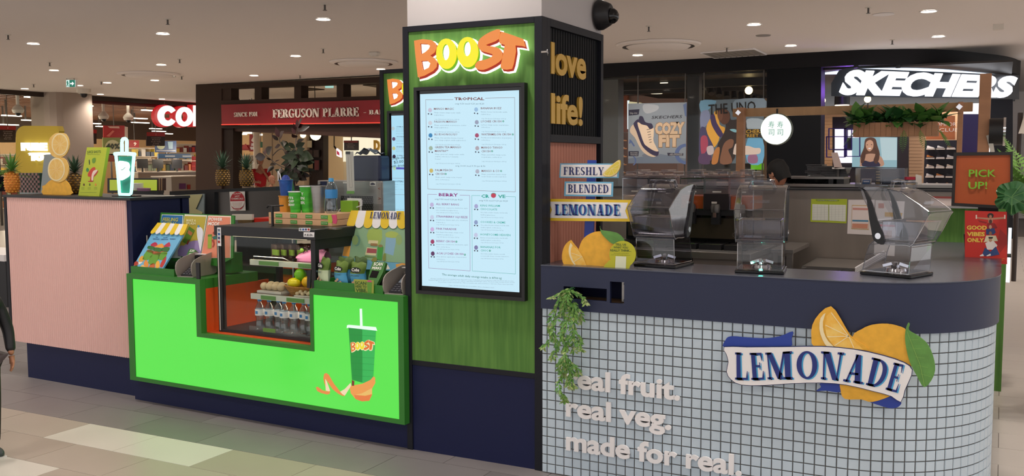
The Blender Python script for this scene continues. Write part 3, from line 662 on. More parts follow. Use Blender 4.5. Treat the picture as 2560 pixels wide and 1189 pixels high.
b=MB('paleyellow',KM);P.poly(b,[(431,488),(511,485),(494,522),(511,530),(508,558),(452,558),(446,520)],.004,.02);b.build('yellow_print',t)
b=MB('offwhite',KM);P.poly(b,[(456,499),(471,498.5),(471,528),(456,528)],.012,.03);P.poly(b,[(460,503),(467,503),(467,520),(460,520)],.01,.036);b.build('power_outlet',t,bevel=.002)
t=thing('back_bench','dark stainless splash panel with a red round notice behind the glass case','bench');P=PLK(5.95)
b=MB('black',KM);P.poly(b,[(536,473),(800,461),(800,470),(536,480)],.05,.01);b.build('ledge',t)
b=MB('steeldark',KM);P.poly(b,[(536,480),(800,468),(800,600),(536,600)],.03,0);b.build('splash_panel',t)
b=MB('black',KM);P.poly(b,[(515,474),(538,473),(540,560),(512,560)],.05,.06);b.build('hinge_post',t)
P2n=PLK(5.93);t=thing('notice','white notice with a red oval stuck on the dark splash panel','notice')
def cn(a,b):return 560+a/5.945,300+b/5.945
b=MB('e9e2dc',KM);P2n.poly(b,[(573.5,479),(612,476.5),(614,526),(576,527)],.001,0);b.build('paper',t)
b=MB('b81c28',KM);P2n.poly(b,[(594+18.3*math.cos(k*.25),502+23.5*math.sin(k*.25)) for k in range(25)],0,.002);b.build('red_oval',t)
b=MB('efe6e0',KM);P2n.poly(b,[(576,503),(612.3,502),(612,506),(609,514),(602,519.5),(586,520),(579,514)],0,.004)
for s_,x,y,x2,h_ in [('CAFE',584,485.5,603,2.5),('HOT',588.5,492.5,600,4),('CHEMICALS',579.5,498.5,609,4),('PLEASE',587,524,601,2.5)]:P2n.text(b,s_,x,y,h_,x2=x2,y2=y-.6,l=.004,off=.02)
b.build('white_lettering',t,kind='stuff');b=MB('c06060',KM)
for i in range(4):P2n.text(b,'please ask our friendly staff',582+i,507.5+3*i,1.6,x2=607-i,y2=506.5+3*i,l=.006)
b.build('small_print',t,kind='stuff')
# ---------------------------------------------------------------- lemonade counter with tiles
CX,CY,CR=-.6,4.9,.6;X0=-2.05;L1=CX-X0;L2_=CR*math.pi/2;YE=6.6
def path(s,off=0):
    if s<=L1:return Vector((X0+s,4.3-off,0))
    if s<=L1+L2_:a=(s-L1)/CR;return Vector((CX+(CR+off)*math.sin(a),CY-(CR+off)*math.cos(a),0))
    return Vector((off,CY+s-L1-L2_,0))
SE=L1+L2_+YE-CY
t=thing('lemonade_counter','round ended kiosk counter faced with pale blue square tiles','counter')
ss=[0,L1*.5]+[L1+L2_*k/24 for k in range(25)]+[SE]
def wall(mb,off,z0,z1,th=.02,s0=None,s1=None):
    q=[s for s in ss if (s0 is None or s>s0) and (s1 is None or s<s1)]
    if s0 is not None:q=[s0]+q
    if s1 is not None:q=q+[s1]
    A=[path(s,off) for s in q];B=[path(s,off-th) for s in q];n=len(q);mb.smooth=True
    up=lambda P,z:[Vector((p.x,p.y,z)) for p in P]
    mb.add(up(A,z0)+up(A,z1),[(i,i+1,n+i+1,n+i) for i in range(n-1)]);mb.smooth=False
    mb.add(up(B,z0)+up(B,z1),[(i,n+i,n+i+1,i+1) for i in range(n-1)])
    mb.add(up(A,z1)+up(B,z1),[(i,i+1,n+i+1,n+i) for i in range(n-1)]);mb.add(up(A,z0)+up(B,z0),[(i,n+i,n+i+1,i+1) for i in range(n-1)])
    for k in (0,-1):mb.flat([Vector((*P.xy,z)) for P,z in ((A[k],z0),(B[k],z0),(B[k],z1),(A[k],z1))])
b=MB('grout');wall(b,-.004,0,.86);b.build('grout_bed',t)
ho=[(py(1409,715,4.286),py(1516.5,753,4.286)),(py(1525,703,4.286),py(1560,759.5,4.286))]
h1,h2=[(a.x-X0,c.x-X0,c.z,a.z) for a,c in ho];Z0,Z1=.853,1.071
b=MB('band')
wall(b,.014,Z0,Z1,.02,None,h1[0]);wall(b,.014,Z0,Z1,.02,h1[1],h2[0]);wall(b,.014,Z0,Z1,.02,h2[1],None)
wall(b,.014,h1[3],Z1,.02,h1[0],h1[1]);wall(b,.014,Z0,h1[2],.02,h1[0],h1[1]);wall(b,.014,h2[3],Z1,.02,h2[0],h2[1]);wall(b,.014,Z0,h2[2],.02,h2[0],h2[1])
b.build('navy_band',t)
xa,xb=X0+h1[0],X0+h2[1]
MB('navy').box(xa-.02,xb+.02,4.55,4.56,Z0+.01,Z1-.02).box(xa-.02,xa-.01,4.31,4.55,Z0+.01,Z1-.02).box(xb+.01,xb+.02,4.31,4.55,Z0+.01,Z1-.02).build('niche_lining',t)
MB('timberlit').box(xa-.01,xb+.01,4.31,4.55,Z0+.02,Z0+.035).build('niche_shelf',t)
b=MB('steel').box(xb-.04,xb-.005,4.36,4.364,Z0+.05,Z0+.15);b.m('black')
for z in (Z0+.06,Z0+.14):b.cyl((xb-.022,4.355,z),(xb-.022,4.362,z),.007,n=10)
b.build('niche_bracket',t)
A=[path(s,.016) for s in ss];B=[path(s,-.36) for s in ss];n=len(ss);b=MB('bandtop')
vs=[Vector((p.x,p.y,z)) for z in (Z1,Z1+.004) for P in (A,B) for p in P]
b.add(vs,[(2*n+i,2*n+i+1,3*n+i+1,3*n+i) for i in range(n-1)]+[(i,n+i,n+i+1,i+1) for i in range(n-1)]+[(i,i+1,2*n+i+1,2*n+i) for i in range(n-1)]+[(n+i,3*n+i,3*n+i+1,n+i+1) for i in range(n-1)]);b.build('steel_top',t)
b=MB('steeldark');wall(b,-.34,.0,Z1,.02);b.build('inner_lining',t)
TP=.0472;tiles=[];rest=MB('tile');s_=-.018-.0001;cols=[]
s0=.029-TP
k=0
while s0<SE-TP:
    a,c=max(s0,0)+.0018,s0+TP-.0018
    for r in range(18):
        z1=.856-r*.0476;z0=max(z1-.044,.004);mid=path((a+c)/2);d=(mid-Vector((0,0,0))).length
        pxx,pyy,_=pr((mid.x,mid.y,(z0+z1)/2));vis=pyy<1205
        tiles.append((0 if vis else 1,d+(H-z1)*.3,a,c,z0,z1))
    s0+=TP
tiles.sort(key=lambda q:(q[0],q[1]));TM={}
for i,(_,d,a,c,z0,z1) in enumerate(tiles):
    P,Q=path(a),path(c);u=(Q-P).normalized();nn=Vector((u.y,-u.x,0));w_=(Q-P).length;hh=z1-z0
    e=.0022
    def tv(o,u,nn,w_,hh):return [o,o+u*w_,o+u*w_+UZ*hh,o+UZ*hh]+[o+u*e+UZ*e+nn*.004,o+u*(w_-e)+UZ*e+nn*.004,o+u*(w_-e)+UZ*(hh-e)+nn*.004,o+u*e+UZ*(hh-e)+nn*.004]
    fs=[(4,5,6,7),(0,1,5,4),(1,2,6,5),(2,3,7,6),(3,0,4,7)]
    if i<300:
        key=(round(w_,3),round(hh,3))
        if key not in TM:TM[key]=MB('tile').add(tv(Vector((0,0,0)),Vector((1,0,0)),Vector((0,-1,0)),w_,hh),fs).build('wall_tile',t);o=TM[key]
        else:o=TM[key].copy();COL.objects.link(o)
        o.location=(P.x,P.y,z0);o.rotation_euler.z=math.atan2(u.y,u.x)
    else:rest.add(tv(Vector((P.x,P.y,z0)),u,nn,w_,hh),fs)
rest.build('wall_tiles_beyond',t,kind='stuff')

t=thing('wall_lettering','raised white words real fruit. real veg. made for real. on the tiles','lettering')
def word(s_,xl,xr,zb,h_):
    vs,_=tgeo(s_,.03,0,3);W0=min(p.x for p in vs);W1=max(p.x for p in vs);k=(xr-xl)/(W1-W0)
    for i,ch in enumerate(s_):
        if ch==' ':continue
        pre=tgeo(s_[:i+1],.03,0,3)[0];own=tgeo(ch,.03,0,3)[0];ow=max(p.x for p in own)-min(p.x for p in own);a=max(p.x for p in pre)-ow
        b=MB('white');text(b,ch,(xl+(a-W0)*k,4.292,zb),UX,UZ,h_*.70/.74,w=ow*k,off=.03,ext=.012,res=4);b.build('letter',t)
word('real fruit.',-1.905,-1.318,.466,.098);word('real veg.',-1.908,-1.36,.318,.098);word('made for real.',-1.908,-1.02,.146-.002,.098)
# ---------------------------------------------------------------- supermarket across the mall (glass front along X = -22.3)
XC=-22.3
b=MB('coles_ceil').box(-36,XC-.05,8,36,3.55,3.6);struct(b,'ceiling_supermarket')
b=MB('2b1d16').box(XC-.1,XC+.02,8,34,3.28,CEIL+.0);b.m('5c1f22').box(XC-.12,XC-.1,17.7,34,3.2,3.4);struct(b,'trim_1')
sl=MB('3a261b');src=None
gl=None
for x_ in (-24.5,-27.5,-30.5,-33.5):
    for y_ in (11,15,19,23,27):l=bpy.data.lights.new('aisle_fill','POINT');l.energy=75;l.color=(1,.85,.65);l.shadow_soft_size=.3;lo=bpy.data.objects.new('aisle_fill',l);COL.objects.link(lo);lo.location=(x_,y_,1.9)  # added point lights without fixtures, brighten aisles and ceiling from below
for x_,y_ in ((-15,19),(-12.5,19.3),(-10,19.3),(-14.5,22),(-11,22.5)):l=bpy.data.lights.new('bakery_fill','SPOT');l.energy=70;l.color=(1,.82,.6);l.spot_size=2.6;l.spot_blend=1;l.shadow_soft_size=.12;lo=bpy.data.objects.new('bakery_fill',l);COL.objects.link(lo);lo.location=(x_,y_,3.3)  # added spots without fixtures, fill light for the bakery interior
for k in range(22):
    x=XC-.6-k*.62
    if gl is None:gl=MB('7a5640').box(-.05,.05,8,36,3.42,3.55).build('ceiling_beam',bpy.data.objects['ceiling_supermarket']);gl.location=(x,0,0)
    else:o=gl.copy();COL.objects.link(o);o.location=(x,0,0)
b=MB('coles_wall').box(-36,-35.9,8,36,0,2.6);b.m('4b382b').box(-36,-35.9,8,36,2.6,3.6);struct(b,'wall_supermarket_back')
b=MB('coles_wall').box(-36,XC,35.9,36,0,3.6);struct(b,'wall_supermarket_right')
b=MB('column').box(-36,XC,7.9,8,0,3.6);struct(b,'wall_supermarket_left')
b=MB('glass').box(XC-.01,XC,9,16.66,0,3.28);b.m('steeldark').box(XC-.03,XC+.02,15.2,15.24,0,3.28);struct(b,'window_1')

b=MB('greycolumn');c=Vector((XC+.1,17.15,0));b.smooth=True
q=[(-.62,-.62),(.12,-.62),(.3,-.55),(.36,-.4),(.36,.4),(.3,.55),(.12,.62),(-.62,.62)];b.smooth=False
b.add([c+Vector((x,y,z)) for z in (0,CEIL) for x,y in q],[(i,(i+1) % 8,8+(i+1) % 8,8+i) for i in range(8)]);struct(b,'wall_column_left')
def cr1(a,b):return a/3.129,180+b/3.129
strips=[(200,300,198,-23.4),(20,160,342,-26.5),(175,290,378,-29),(0,138,413,-29.5),(612,718,264,-24.6),(908,1095,246,-23.2),(618,685,371,-28.5),(668,783,403,-30),(755,808,427,-32),(1010,1145,362,-27.5),(1035,1160,396,-29.5),(1115,1195,300,-26),(1175,1260,444,-32.5),(1195,1290,464,-34),(1290,1345,484,-34.5),(345,405,195,-23.1)]
SLB=['left above the mounted camera','longest of the far left group','close left of the grey column','at the very left edge','just right of the grey column','longest and nearest one in the middle','below the one right of the column','above the red sale banner','right of the red sale banner','left of the big letters, upper','left of the big letters, lower','touching the left of the big letters','first below the big letters','second below the big letters','lowest below the big letters','over the grey column top']
for a0,a1,yy,X in strips:
    P=PLX(X);p,q=P.p(*cr1(a0,yy)),P.p(*cr1(a1,yy));z=min(3.38,p.z);b=MB('e:fff4dc:5').box(X-.07,X+.07,p.y,q.y,z,z+.03)
    b.m('steeldark').box(X-.03,X+.03,p.y+.1,p.y+.13,z+.03,3.55)
    one(b,'strip_light','white strip light under the supermarket ceiling, '+SLB[strips.index((a0,a1,yy,X))],'light','strip lights in the supermarket')
for a,y0,y1,X in ((140,170,290,-22.9),(643,215,320,-23.6),(810,220,340,-23.2),(1003,262,350,-23.3)):
    p=PLX(X).p(*cr1(a,y1));t=thing('pole_camera',{140:'white pole mounted camera left of the grey column',643:'white pole mounted camera just right of the grey column',810:'white pole mounted camera above the red sale banner',1003:'white pole mounted camera nearest the big red and white letters'}[a],'camera')
    MB('offwhite').cyl(p,(p.x,p.y,3.5),.035,.05,n=10).build('pole',t);MB('offwhite').lathe([(0,-.1),(.12,-.1),(.15,-.02),(.12,.04),(.04,.12)],p,14).build('housing',t);MB('black').ball(p-UZ*.1,.08,10,6).build('dome',t)
PC=PLX(XC+.1)
t=thing('lit_shop_letters','big white letters with red sides over the supermarket front','sign')
def c2(a,b):return 300+a/3.129,180+b/3.129
def rg(cx,cy,rx,ry,k,a0=0,a1=345):return [c2(*q) for q in arc(cx,cy,rx,ry,a0,a1,24)]
for nm,o_,h_ in [('c',arc(350,343,74,80,32,328,26)+[(x,y) for x,y in arc(356,343,32,38,325,35,16)],[]),('o',arc(485,350,66,76,0,352,26),[arc(485,350,28,40,0,350,16)]),('l',[(556,262),(586,262),(586,424),(556,424)],[]),('e',arc(655,350,60,76,0,352,26),[])]:
    b=MB('e:fff6f0:1.25');PC.poly(b,[c2(*q) for q in o_],.04,.12,[[c2(*q) for q in k] for k in h_]);o=b.build('letter',t)
    g_=[(x-14,y) for x,y in grow(o_,8)]
    b=MB('e:c8101c:0.8');PC.poly(b,[c2(*q) for q in g_],.14,.08,[[c2(x-10,y) for x,y in k] for k in h_]);b.build('letter_side',o)
b=MB('steeldark').cyl(PC.p(*c2(348,262)),(XC+.1,PC.p(*c2(348,262)).y,CEIL),.01,n=5);b.build('hanger',t)
def card(name,lab,cat,X,r,mn,f=None,th=.03,group=None,xpl=True,parts=()):
    P=PLX(X) if xpl else PLY(X);t=thing(name,lab,cat,group)
    for i,(nm,mm,pts,l) in enumerate([('board',mn,[(r[0],r[1]),(r[2],r[1]),(r[2],r[3]),(r[0],r[3])],0)]+list(parts)):
        b=MB(mm);P.poly(b,[f(*q) if f else q for q in pts][::1],th if i==0 else .004,l);b.build(nm,t)
    return t,P
def hang(t,P,x,y,X=None):
    p=P.p(x,y);MB('steeldark').cyl(p,(p.x,p.y,min(CEIL+.1,3.5)),.012,n=5).build('hanger',t)
def words(t,P,mn,ls,l=.008,off=.01,name='lettering'):
    b=MB(mn)
    for q in ls:P.text(b,q[0],q[1],q[2],q[3],x2=q[4],y2=q[2]+(q[5] if len(q)>5 else 0),l=l,off=off,res=1)
    b.build(name,t,kind='stuff')
for r,lab,nlab in (((-3,420,122,550),'black and red aisle sign far left in the supermarket','3'),((622,447,755,562),'black and red aisle sign right of the grey column','1'),((1147,470,1290,578),'black and red aisle sign below the big white letters','2')):
    t,P=card('aisle_sign',lab,'sign',-24.2,r,'2b1a16',cr1,parts=[('red_header','a81c1c',[(r[0],r[1]),(r[2],r[1]+3),(r[2],r[1]+33),(r[0],r[1]+30)],.01)])
    hang(t,P,*cr1((r[0]+r[2])/2,r[1]+2));xm=(r[0]+r[2])/2
    words(t,P,'b8a9a0',[(nlab,*cr1(xm-4,r[1]+24),5,cr1(xm+4,0)[0])]+[(w_,*cr1(xm-w2,r[1]+y),2.8,cr1(xm+w2,0)[0]) for w_,w2,y in (('Cosmetics',38,48),('Medicinal',30,63),('Body wash',36,78),('Dental',22,93),('Hair care',30,106))],.012)
t,P=card('sale_banner','red sale banner with pale shapes above the yellow forty percent poster','banner',-25,(810,418,975,512),'a3171d',cr1,parts=[('print','c96a5e',[(830,500),(880,455),(895,462),(855,505)],.006),('print','d0a79b',[(840,424),(930,424),(935,440),(860,438)],.006),('side_strip','c9b8ac',[(975,425),(1000,430),(1000,520),(975,512)],.0)])
hang(t,P,*cr1(890,420))
t,P=card('sale_poster','yellow and green poster reading 40%','poster',-25.02,(805,512,942,700),'7d8a4a',cr1,parts=[('print','c8c8a0',arc(880,590,60,60,0,350,18),.006),('print','8a3a2a',[(805,640),(940,640),(940,700),(805,700)],.006)])
words(t,P,'1f3320',[('40%',*cr1(828,600),13,cr1(938,0)[0])],.014,.04)
p_=P.p(*cr1(870,700));MB('steeldark').cyl((p_.x,p_.y,0),p_,.03,n=6).build('post',t)
t,P=card('checkout_number','small red square sign with the number 9','sign',-26,(1012,533,1088,590),'9c1f1c',cr1);words(t,P,'f3e6dd',[('9',*cr1(1043,575),8.5,cr1(1068,0)[0])],.01,.03);hang(t,P,*cr1(1050,535))
t,P=card('blue_poster','wide blue poster with two white cups under the supermarket aisle sign','poster',-28,(1215,538,1380,628),'2b4b80',cr1,parts=[('print','8fb0c4',[(1310,545),(1352,545),(1350,600),(1318,600)],.006),('print','b9c2a0',arc(1258,575,32,30,0,350,14),.006),('print','d8d8d8',[(1222,612),(1372,612),(1372,616),(1222,616)],.006)])
p_=P.p(*cr1(1300,628));MB('steeldark').cyl((p_.x,p_.y,0),p_,.03,n=6).build('post',t)

pc_=['b8332c','d9cdbd','4f5d3a','d8b04a','7a2f2a','e5e0d8','37465f','c97a4a','8d8478','a8b89a','e0c64c','5b3a55']
def shelf(t,xa,xb,ya,yb,z0,z1,rows,mn='d9c9b4',front='x',seed=1,dens=1.0):
    r=random.Random(seed);b=MB(mn)
    b.box(xa,xb,ya,yb,z0,z0+.04).box(xa,xb,ya,yb,z1-.03,z1);b.box(xa,xa+.04,ya,yb,z0,z1) if front=='x' else b.box(xa,xb,yb-.04,yb,z0,z1)
    for k in range(1,rows):z=z0+(z1-z0)*k/rows;b.box(xa,xb,ya,yb,z,z+.025)
    b.build('shelves',t);g=MB()
    for k in range(rows):
        z=z0+(z1-z0)*k/rows+.03;L=(yb-ya) if front=='x' else (xb-xa);s_=.03;hh=(z1-z0)/rows
        while s_<L-.15:
            w_=r.uniform(.07,.2);h_=hh*r.uniform(.35,.78);g.m(r.choice(pc_))
            if r.random()<dens:
                if front=='x':g.box(xb-.25,xb-.04,ya+s_,ya+s_+w_,z,z+h_)
                else:g.box(xa+s_,xa+s_+w_,ya+.03,ya+.25,z,z+h_)
            s_+=w_+r.uniform(.01,.05)
    g.build('goods',t,kind='stuff')
for i,(X,a0,a1,y0,lab) in enumerate([(-30,-20,560,640,'long supermarket shelf of goods far left behind the grey column'),(-29,1060,1240,590,'supermarket shelf of green and pale packets below the red nine'),(-27.5,1130,1560,690,'low supermarket display of mixed boxes behind the checkouts'),(-32,1380,1560,560,'tall supermarket shelf right of the blue poster')]):
    P=PLX(X);p,q=P.p(*cr1(a0,y0)),P.p(*cr1(a1,y0));t=thing('shop_shelf',lab,'shelf');shelf(t,X-.45,X,p.y,q.y,0,p.z,max(2,int(p.z/.35)),seed=i+3)
P=PLX(-26.5);p,q=P.p(*cr1(1230,637)),P.p(*cr1(1482,637));t=thing('blue_shelf_header','long blue header band over the low supermarket display','sign')
MB('2c5c8c').box(-26.5,-26.45,p.y,q.y,p.z-.17,p.z).build('board',t);b=MB('b8c8d8');
for k in range(3):b.box(-26.45,-26.44,p.y+.3+k*.8,p.y+.75+k*.8,p.z-.12,p.z-.06)
b.build('print',t,kind='stuff');MB('offwhite').box(-26.5,-26.3,p.y,q.y,p.z-.24,p.z-.2).build('shelf_edge',t);MB('steeldark').box(-26.5,-26.46,p.y,p.y+.05,0,p.z-.17).build('post',t);
P=PLX(-25.5);p,q=P.p(*cr1(1545,652)),P.p(*cr1(1612,652));lo=P.p(*cr1(1545,812))
t=thing('red_display_stand','red cardboard display stand beside the dark shopfront post','stand')
for k in range(4):z0=lo.z+(p.z-lo.z)*k/4;MB('9c1220').box(-25.8,-25.5,p.y+.02*(k % 2),q.y,z0,z0+(p.z-lo.z)/4-.03).build('tier',t)
MB('5a0d14').box(-25.78,-25.52,p.y+.03,q.y-.03,0,lo.z).build('base',t);b=MB('e5d9d0')
for k in range(4):z0=lo.z+(p.z-lo.z)*k/4;b.box(-25.5,-25.49,p.y+.12,q.y-.12,z0+.08,z0+.14)
b.build('print',t,kind='stuff')

def cboxX(name,lab,cat,X,r,dep,mn,z0=0,f=cr1,extra=None):
    P=PLX(X);p,q=P.p(*f(r[0],r[1])),P.p(*f(r[2],r[1]));t=thing(name,lab,cat);MB(mn).box(X-dep,X,p.y,q.y,z0,p.z).build('body',t,bevel=.01);MB('offwhite').box(X-dep-.02,X+.02,p.y-.02,q.y+.02,p.z,p.z+.03).build('top',t);return t,P,p,q
mat('checkgrey','98908a',.6)
t,P,p,q=cboxX('checkout_counter','long pale grey checkout counter behind the neon cup sign','counter',-21.5,(1340,822,1640,822),.8,'checkgrey');
b=MB('5d2f6b');P.poly(b,[cr1(*q_) for q_ in ((1400,870),(1450,870),(1450,914),(1400,914))],.01,.02);b.m('8c1d24');P.poly(b,[cr1(*q_) for q_ in ((1462,880),(1486,880),(1486,915),(1462,915))],.01,.02);b.build('stickers',t,kind='stuff')
t,P,p,q=cboxX('checkout_counter','white topped checkout counter with tills in the supermarket','counter',-24.5,(1080,790,1560,790),.7,'a89a8a')
for a_ in (1150,1270,1420):
    o_=P.p(*cr1(a_,788));tt=thing('till_screen',{1150:'dark checkout screen close behind the neon cup',1270:'grey checkout screen in the middle of the tills',1420:'grey checkout screen furthest right at the tills'}[a_],'till')
    MB('26262a').bbox((-24.7,o_.y,o_.z+.3),(.05,.42,.3)).build('screen',tt);MB('26262a').cyl((-24.7,o_.y,o_.z+.03),(-24.7,o_.y,o_.z+.2),.03,n=8).build('stand',tt)
P=PLY(9.5);t=thing('menu_lightbox','low lime lit menu board with brown slats behind the neon cup','light box')
b=MB('black');P.poly(b,[cr1(*q_) for q_ in ((840,830),(1240,830),(1240,945),(840,945))],.1,0);b.build('case',t)
b=MB('e:b4c23c:0.75');P.poly(b,[cr1(*q_) for q_ in ((862,842),(1232,842),(1232,925),(862,925))],.0,.01);b.build('lit_face',t)
for k,c_ in enumerate(('3a1c10','9a7a55','3a1c10','9a7a55','3a1c10')):b=MB(c_);P.poly(b,[cr1(*q_) for q_ in ((1242+k*9,830),(1250+k*9,830),(1250+k*9,925),(1242+k*9,925))],.05,.02);b.build('slat',t)
b=MB('d5dbd5')
for k in range(3):o_=P.p(*cr1(1100,920-k*14),.12);b.cyl(o_,o_+UZ*.045,.13,.13,n=16)
b.m('7f5a78').cyl(P.p(*cr1(1180,925),.12),P.p(*cr1(1180,905),.12),.09,n=12);b.build('stacked_tubs',t,kind='stuff');q_=P.p(*cr1(1000,945));MB('black').box(q_.x,q_.x+.6,9.52,9.6,0,q_.z+.01).build('stand',t)
# ---------------------------------------------------------------- bakery front, a brown framed opening with a red fascia (Y = 16.6)
YF=16.6;P=PLY(YF)
def fp(*pts):return [c2(*q) for q in pts]
t=thing('bakery_front','dark brown shopfront frame with a long red name board','shopfront')
b=MB('bulk');P.poly(b,fp((593,88),(795,92),(795,960),(593,960)),.55);b.build('corner_post',t)
b=MB('brown');P.poly(b,fp((797,430),(872,430),(872,960),(797,960)),.3,-.05);b.build('door_post',t)
b=MB('bulk');P.poly(b,fp((795,95),(2300,24),(2300,72),(795,130)),.3);b.build('top_beam',t)
b=MB('bulk');P.poly(b,fp((795,222),(2300,178),(2300,212),(795,260)),.3);b.build('transom_rail',t)
for a0,a1 in ((795,865),(1048,1102),(1358,1412),(1690,1742),(2000,2080)):b=MB('bulk');P.poly(b,fp((a0,90),(a1,90),(a1,240),(a0,240)),.25,-.02);b.build('transom_post',t)
b=MB('redsign');P.poly(b,fp((803,256),(2300,210),(2300,398),(808,416)),.1,.05);b.build('name_board',t)
b=MB('e:ff4030:1.3');P.poly(b,fp((810,408),(2300,391),(2300,397),(810,415)),.02,.07);b.build('red_glow_strip',t)
b=MB('brown');P.poly(b,fp((795,418),(2300,400),(2300,432),(795,440)),.3,0);b.build('lintel',t)
b=MB('4a2c20');P.poly(b,fp((870,438),(2300,430),(2300,530),(870,462)),.4,-.1);b.build('inner_bulkhead',t)
b=MB('f0e4da');P.serif(b,'SINCE 1901',*c2(910,352),11,*c2(1092,346),l=.06,gap=.06,ext=.02);P.serif(b,'FERGUSON PLARRE',*c2(1215,360),21.5,*c2(1884,347),l=.06,gap=.04,ext=.03);P.serif(b,'BAKEHOUSE',*c2(1965,333),11.5,*c2(2330,326),l=.06,gap=.06,ext=.02)
P.poly(b,fp((1918,317),(1938,316),(1938,319),(1918,320)),.0,.06);b.build('name_lettering',t,kind='stuff')

P=PLY(18.4);c=MB('cream');P.poly(c,fp((1115,440),(1440,440),(1440,1100),(1115,1100)),.2);o=struct(c,'wall_bakery_cream');b=MB('6b5038');P.poly(b,fp((1190,460),(1194,460),(1194,890),(1190,890)),.004,.006);b.build('panel_joint',o)
P=PLY(18.6);c=MB('2b1d18');P.poly(c,fp((1400,430),(1590,430),(1590,1100),(1400,1100)),.2);struct(c,'wall_bakery_dark')
P=PLY(18.55)
for i,(a,b_,c_,d,m_n) in enumerate([(1448,535,1507,590,'d9cba8'),(1520,485,1558,530,'5c4a40'),(1450,610,1512,668,'4a3a34'),(1520,610,1560,665,'4a3a34'),(1455,695,1515,752,'9a8460'),(1528,690,1562,765,'6a3030'),(1410,470,1440,520,'5a4a40')]):
    tt=thing('framed_certificate',['cream certificate brightest in the bakery wall group','small dark frame high right on the bakery wall','dark framed certificate in the middle left of the bakery wall','dark framed certificate in the middle right of the bakery wall','tan certificate lower left on the bakery wall','red tinted certificate lower right on the bakery wall','small dark frame high left on the bakery wall'][i],'picture','certificates on the bakery wall')
    b=MB('1b120f');P.poly(b,fp((a-3,b_-3),(c_+3,b_-3),(c_+3,d+3),(a-3,d+3)),.03,.03);b.build('frame',tt);b=MB(m_n);P.poly(b,fp((a,b_),(c_,b_),(c_,d),(a,d)),.002,.034);b.build('paper',tt)
P=PLY(20.6);c=MB('e:f2d8a8:0.72');mat('warmwall','f0d9b0',.8)
c=MB('warmwall');P.poly(c,fp((1560,440),(2400,440),(2400,1200),(1560,1200)),.2);struct(c,'wall_bakery_back')
t=thing('lit_wall_panel','bright cream lit wall panels with a gold letter D','light box');P=PLY(20.3)
for k,(a,c_) in enumerate(((1745,1818),(1822,1932),(1936,2060),(2064,2200))):b=MB('e:fff0d0:1.0');P.poly(b,fp((a,508),(c_,512),(c_,700),(a,700)),.05,0);b.build('panel',t)
b=MB('gold');P.text(b,'D',*c2(2003,614),25,x2=c2(2048,0)[0],y2=c2(0,614)[1],l=.06,off=.05,ext=.05);b.build('letter',t)
t=thing('wall_words','black letters ry on the cream bakery wall','lettering');P=PLY(20.35);b=MB('1c1714');P.text(b,'ry',*c2(1590,612),17,x2=c2(1632,0)[0],y2=c2(0,612)[1],l=.02,off=.03);P.poly(b,fp((1592,622),(1626,620),(1626,632),(1592,634)),.01,.02);b.build('lettering',t,kind='stuff')
t=thing('lit_blade_sign','small red and white lit sign projecting inside the bakery','sign');P=PLY(17.6)
b=MB('e:f4ecec:1.1');P.poly(b,fp((1690,595),(1722,620),(1726,668),(1694,655)),.06);b.build('case',t);b=MB('e:b82040:0.9');P.poly(b,fp((1697,612),(1716,628),(1719,652),(1699,642)),.0,.01);b.build('red_face',t);b=MB('brown');b.cyl(P.p(*c2(1690,600)),P.p(*c2(1675,580)),.02,n=6).cyl(P.p(*c2(1675,580)),P.p(*c2(1675,480)),.012,n=6);b.build('bracket',t)
t,P=card('aisle_sign','black and red aisle sign seen behind the rubber plant','sign',16.9,(1752,535,1862,612),'231613',c2,xpl=False,parts=[('red_header','7c2016',[(1752,535),(1862,535),(1862,552),(1752,552)],.01)]);hang(t,P,*c2(1810,537));words(t,P,'9a8a80',[(w_,*c2(1807-w2,y),2,c2(1807+w2,0)[0]) for w_,w2,y in (('Snacks',20,562),('Confectionery',34,573),('Biscuits',24,584),('Soft drinks',28,595))],.012)
for a,b_,s_,lab in ((1530,490,.13,'glowing pendant bulb in the bakery, brightest'),(1432,492,.07,'small glowing bulb in the bakery beside the plant top')):
    p=PLY(17.5).p(*c2(a,b_));tt=thing('pendant_bulb',lab,'light');MB('e:ffe6b0:3').ball(p,s_).build('bulb',tt);MB('black').cyl(p+UZ*s_,(p.x,p.y,CEIL),.01,n=5).build('cord',tt)

P=PLY(22);q_=MB('coles_wall');P.poly(q_,fp((860,430),(1120,430),(1120,1100),(860,1100)),.1);struct(q_,'wall_supermarket_front')
P=PLY(21)
for lab,a,b_,c_,d,m_n in [('red panel with a white 6 above a trolley symbol',1012,487,1062,620,'a31822'),('red banner with pale cartoon shapes left of the number six',872,568,1010,612,'a81820'),('green square sign right of the number six',1090,545,1114,590,'1d6b4a')]:
    t,P=card('hanging_sign',lab,'sign',21,(a,b_,c_,d),m_n,c2,xpl=False);hang(t,P,*c2((a+c_)/2,b_+2))
    if '6' in lab:words(t,P,'fff4ee',[('6',*c2(1028,544),9.5,c2(1052,0)[0])],.01,.05);b=MB('f0e8ee');P.poly(b,fp((1018,585),(1062,583),(1056,604),(1026,606)),.0,.01);P.poly(b,fp((1030,556),(1050,556),(1052,576),(1028,578)),.0,.01);b.build('symbol',t,kind='stuff')
    elif 'banner' in lab:b=MB('d9a8a0');P.poly(b,fp((885,580),(925,578),(930,600),(895,592)),.0,.01);b.m('c23038');P.poly(b,fp((945,600),(985,560),(1010,600)),.02,.02);b.build('print',t,kind='stuff')
for i,(a,c_,y0,y1) in enumerate(((875,1070,650,905),)):
    P=PLY(20.5);p,q=P.p(*c2(a,y0)),P.p(*c2(c_,y0));t=thing('shop_shelf','dark shelf of red and white goods behind the two pineapples','shelf');shelf(t,p.x,q.x,20.5,20.9,0,p.z,4,'c8b8a4','y',9)
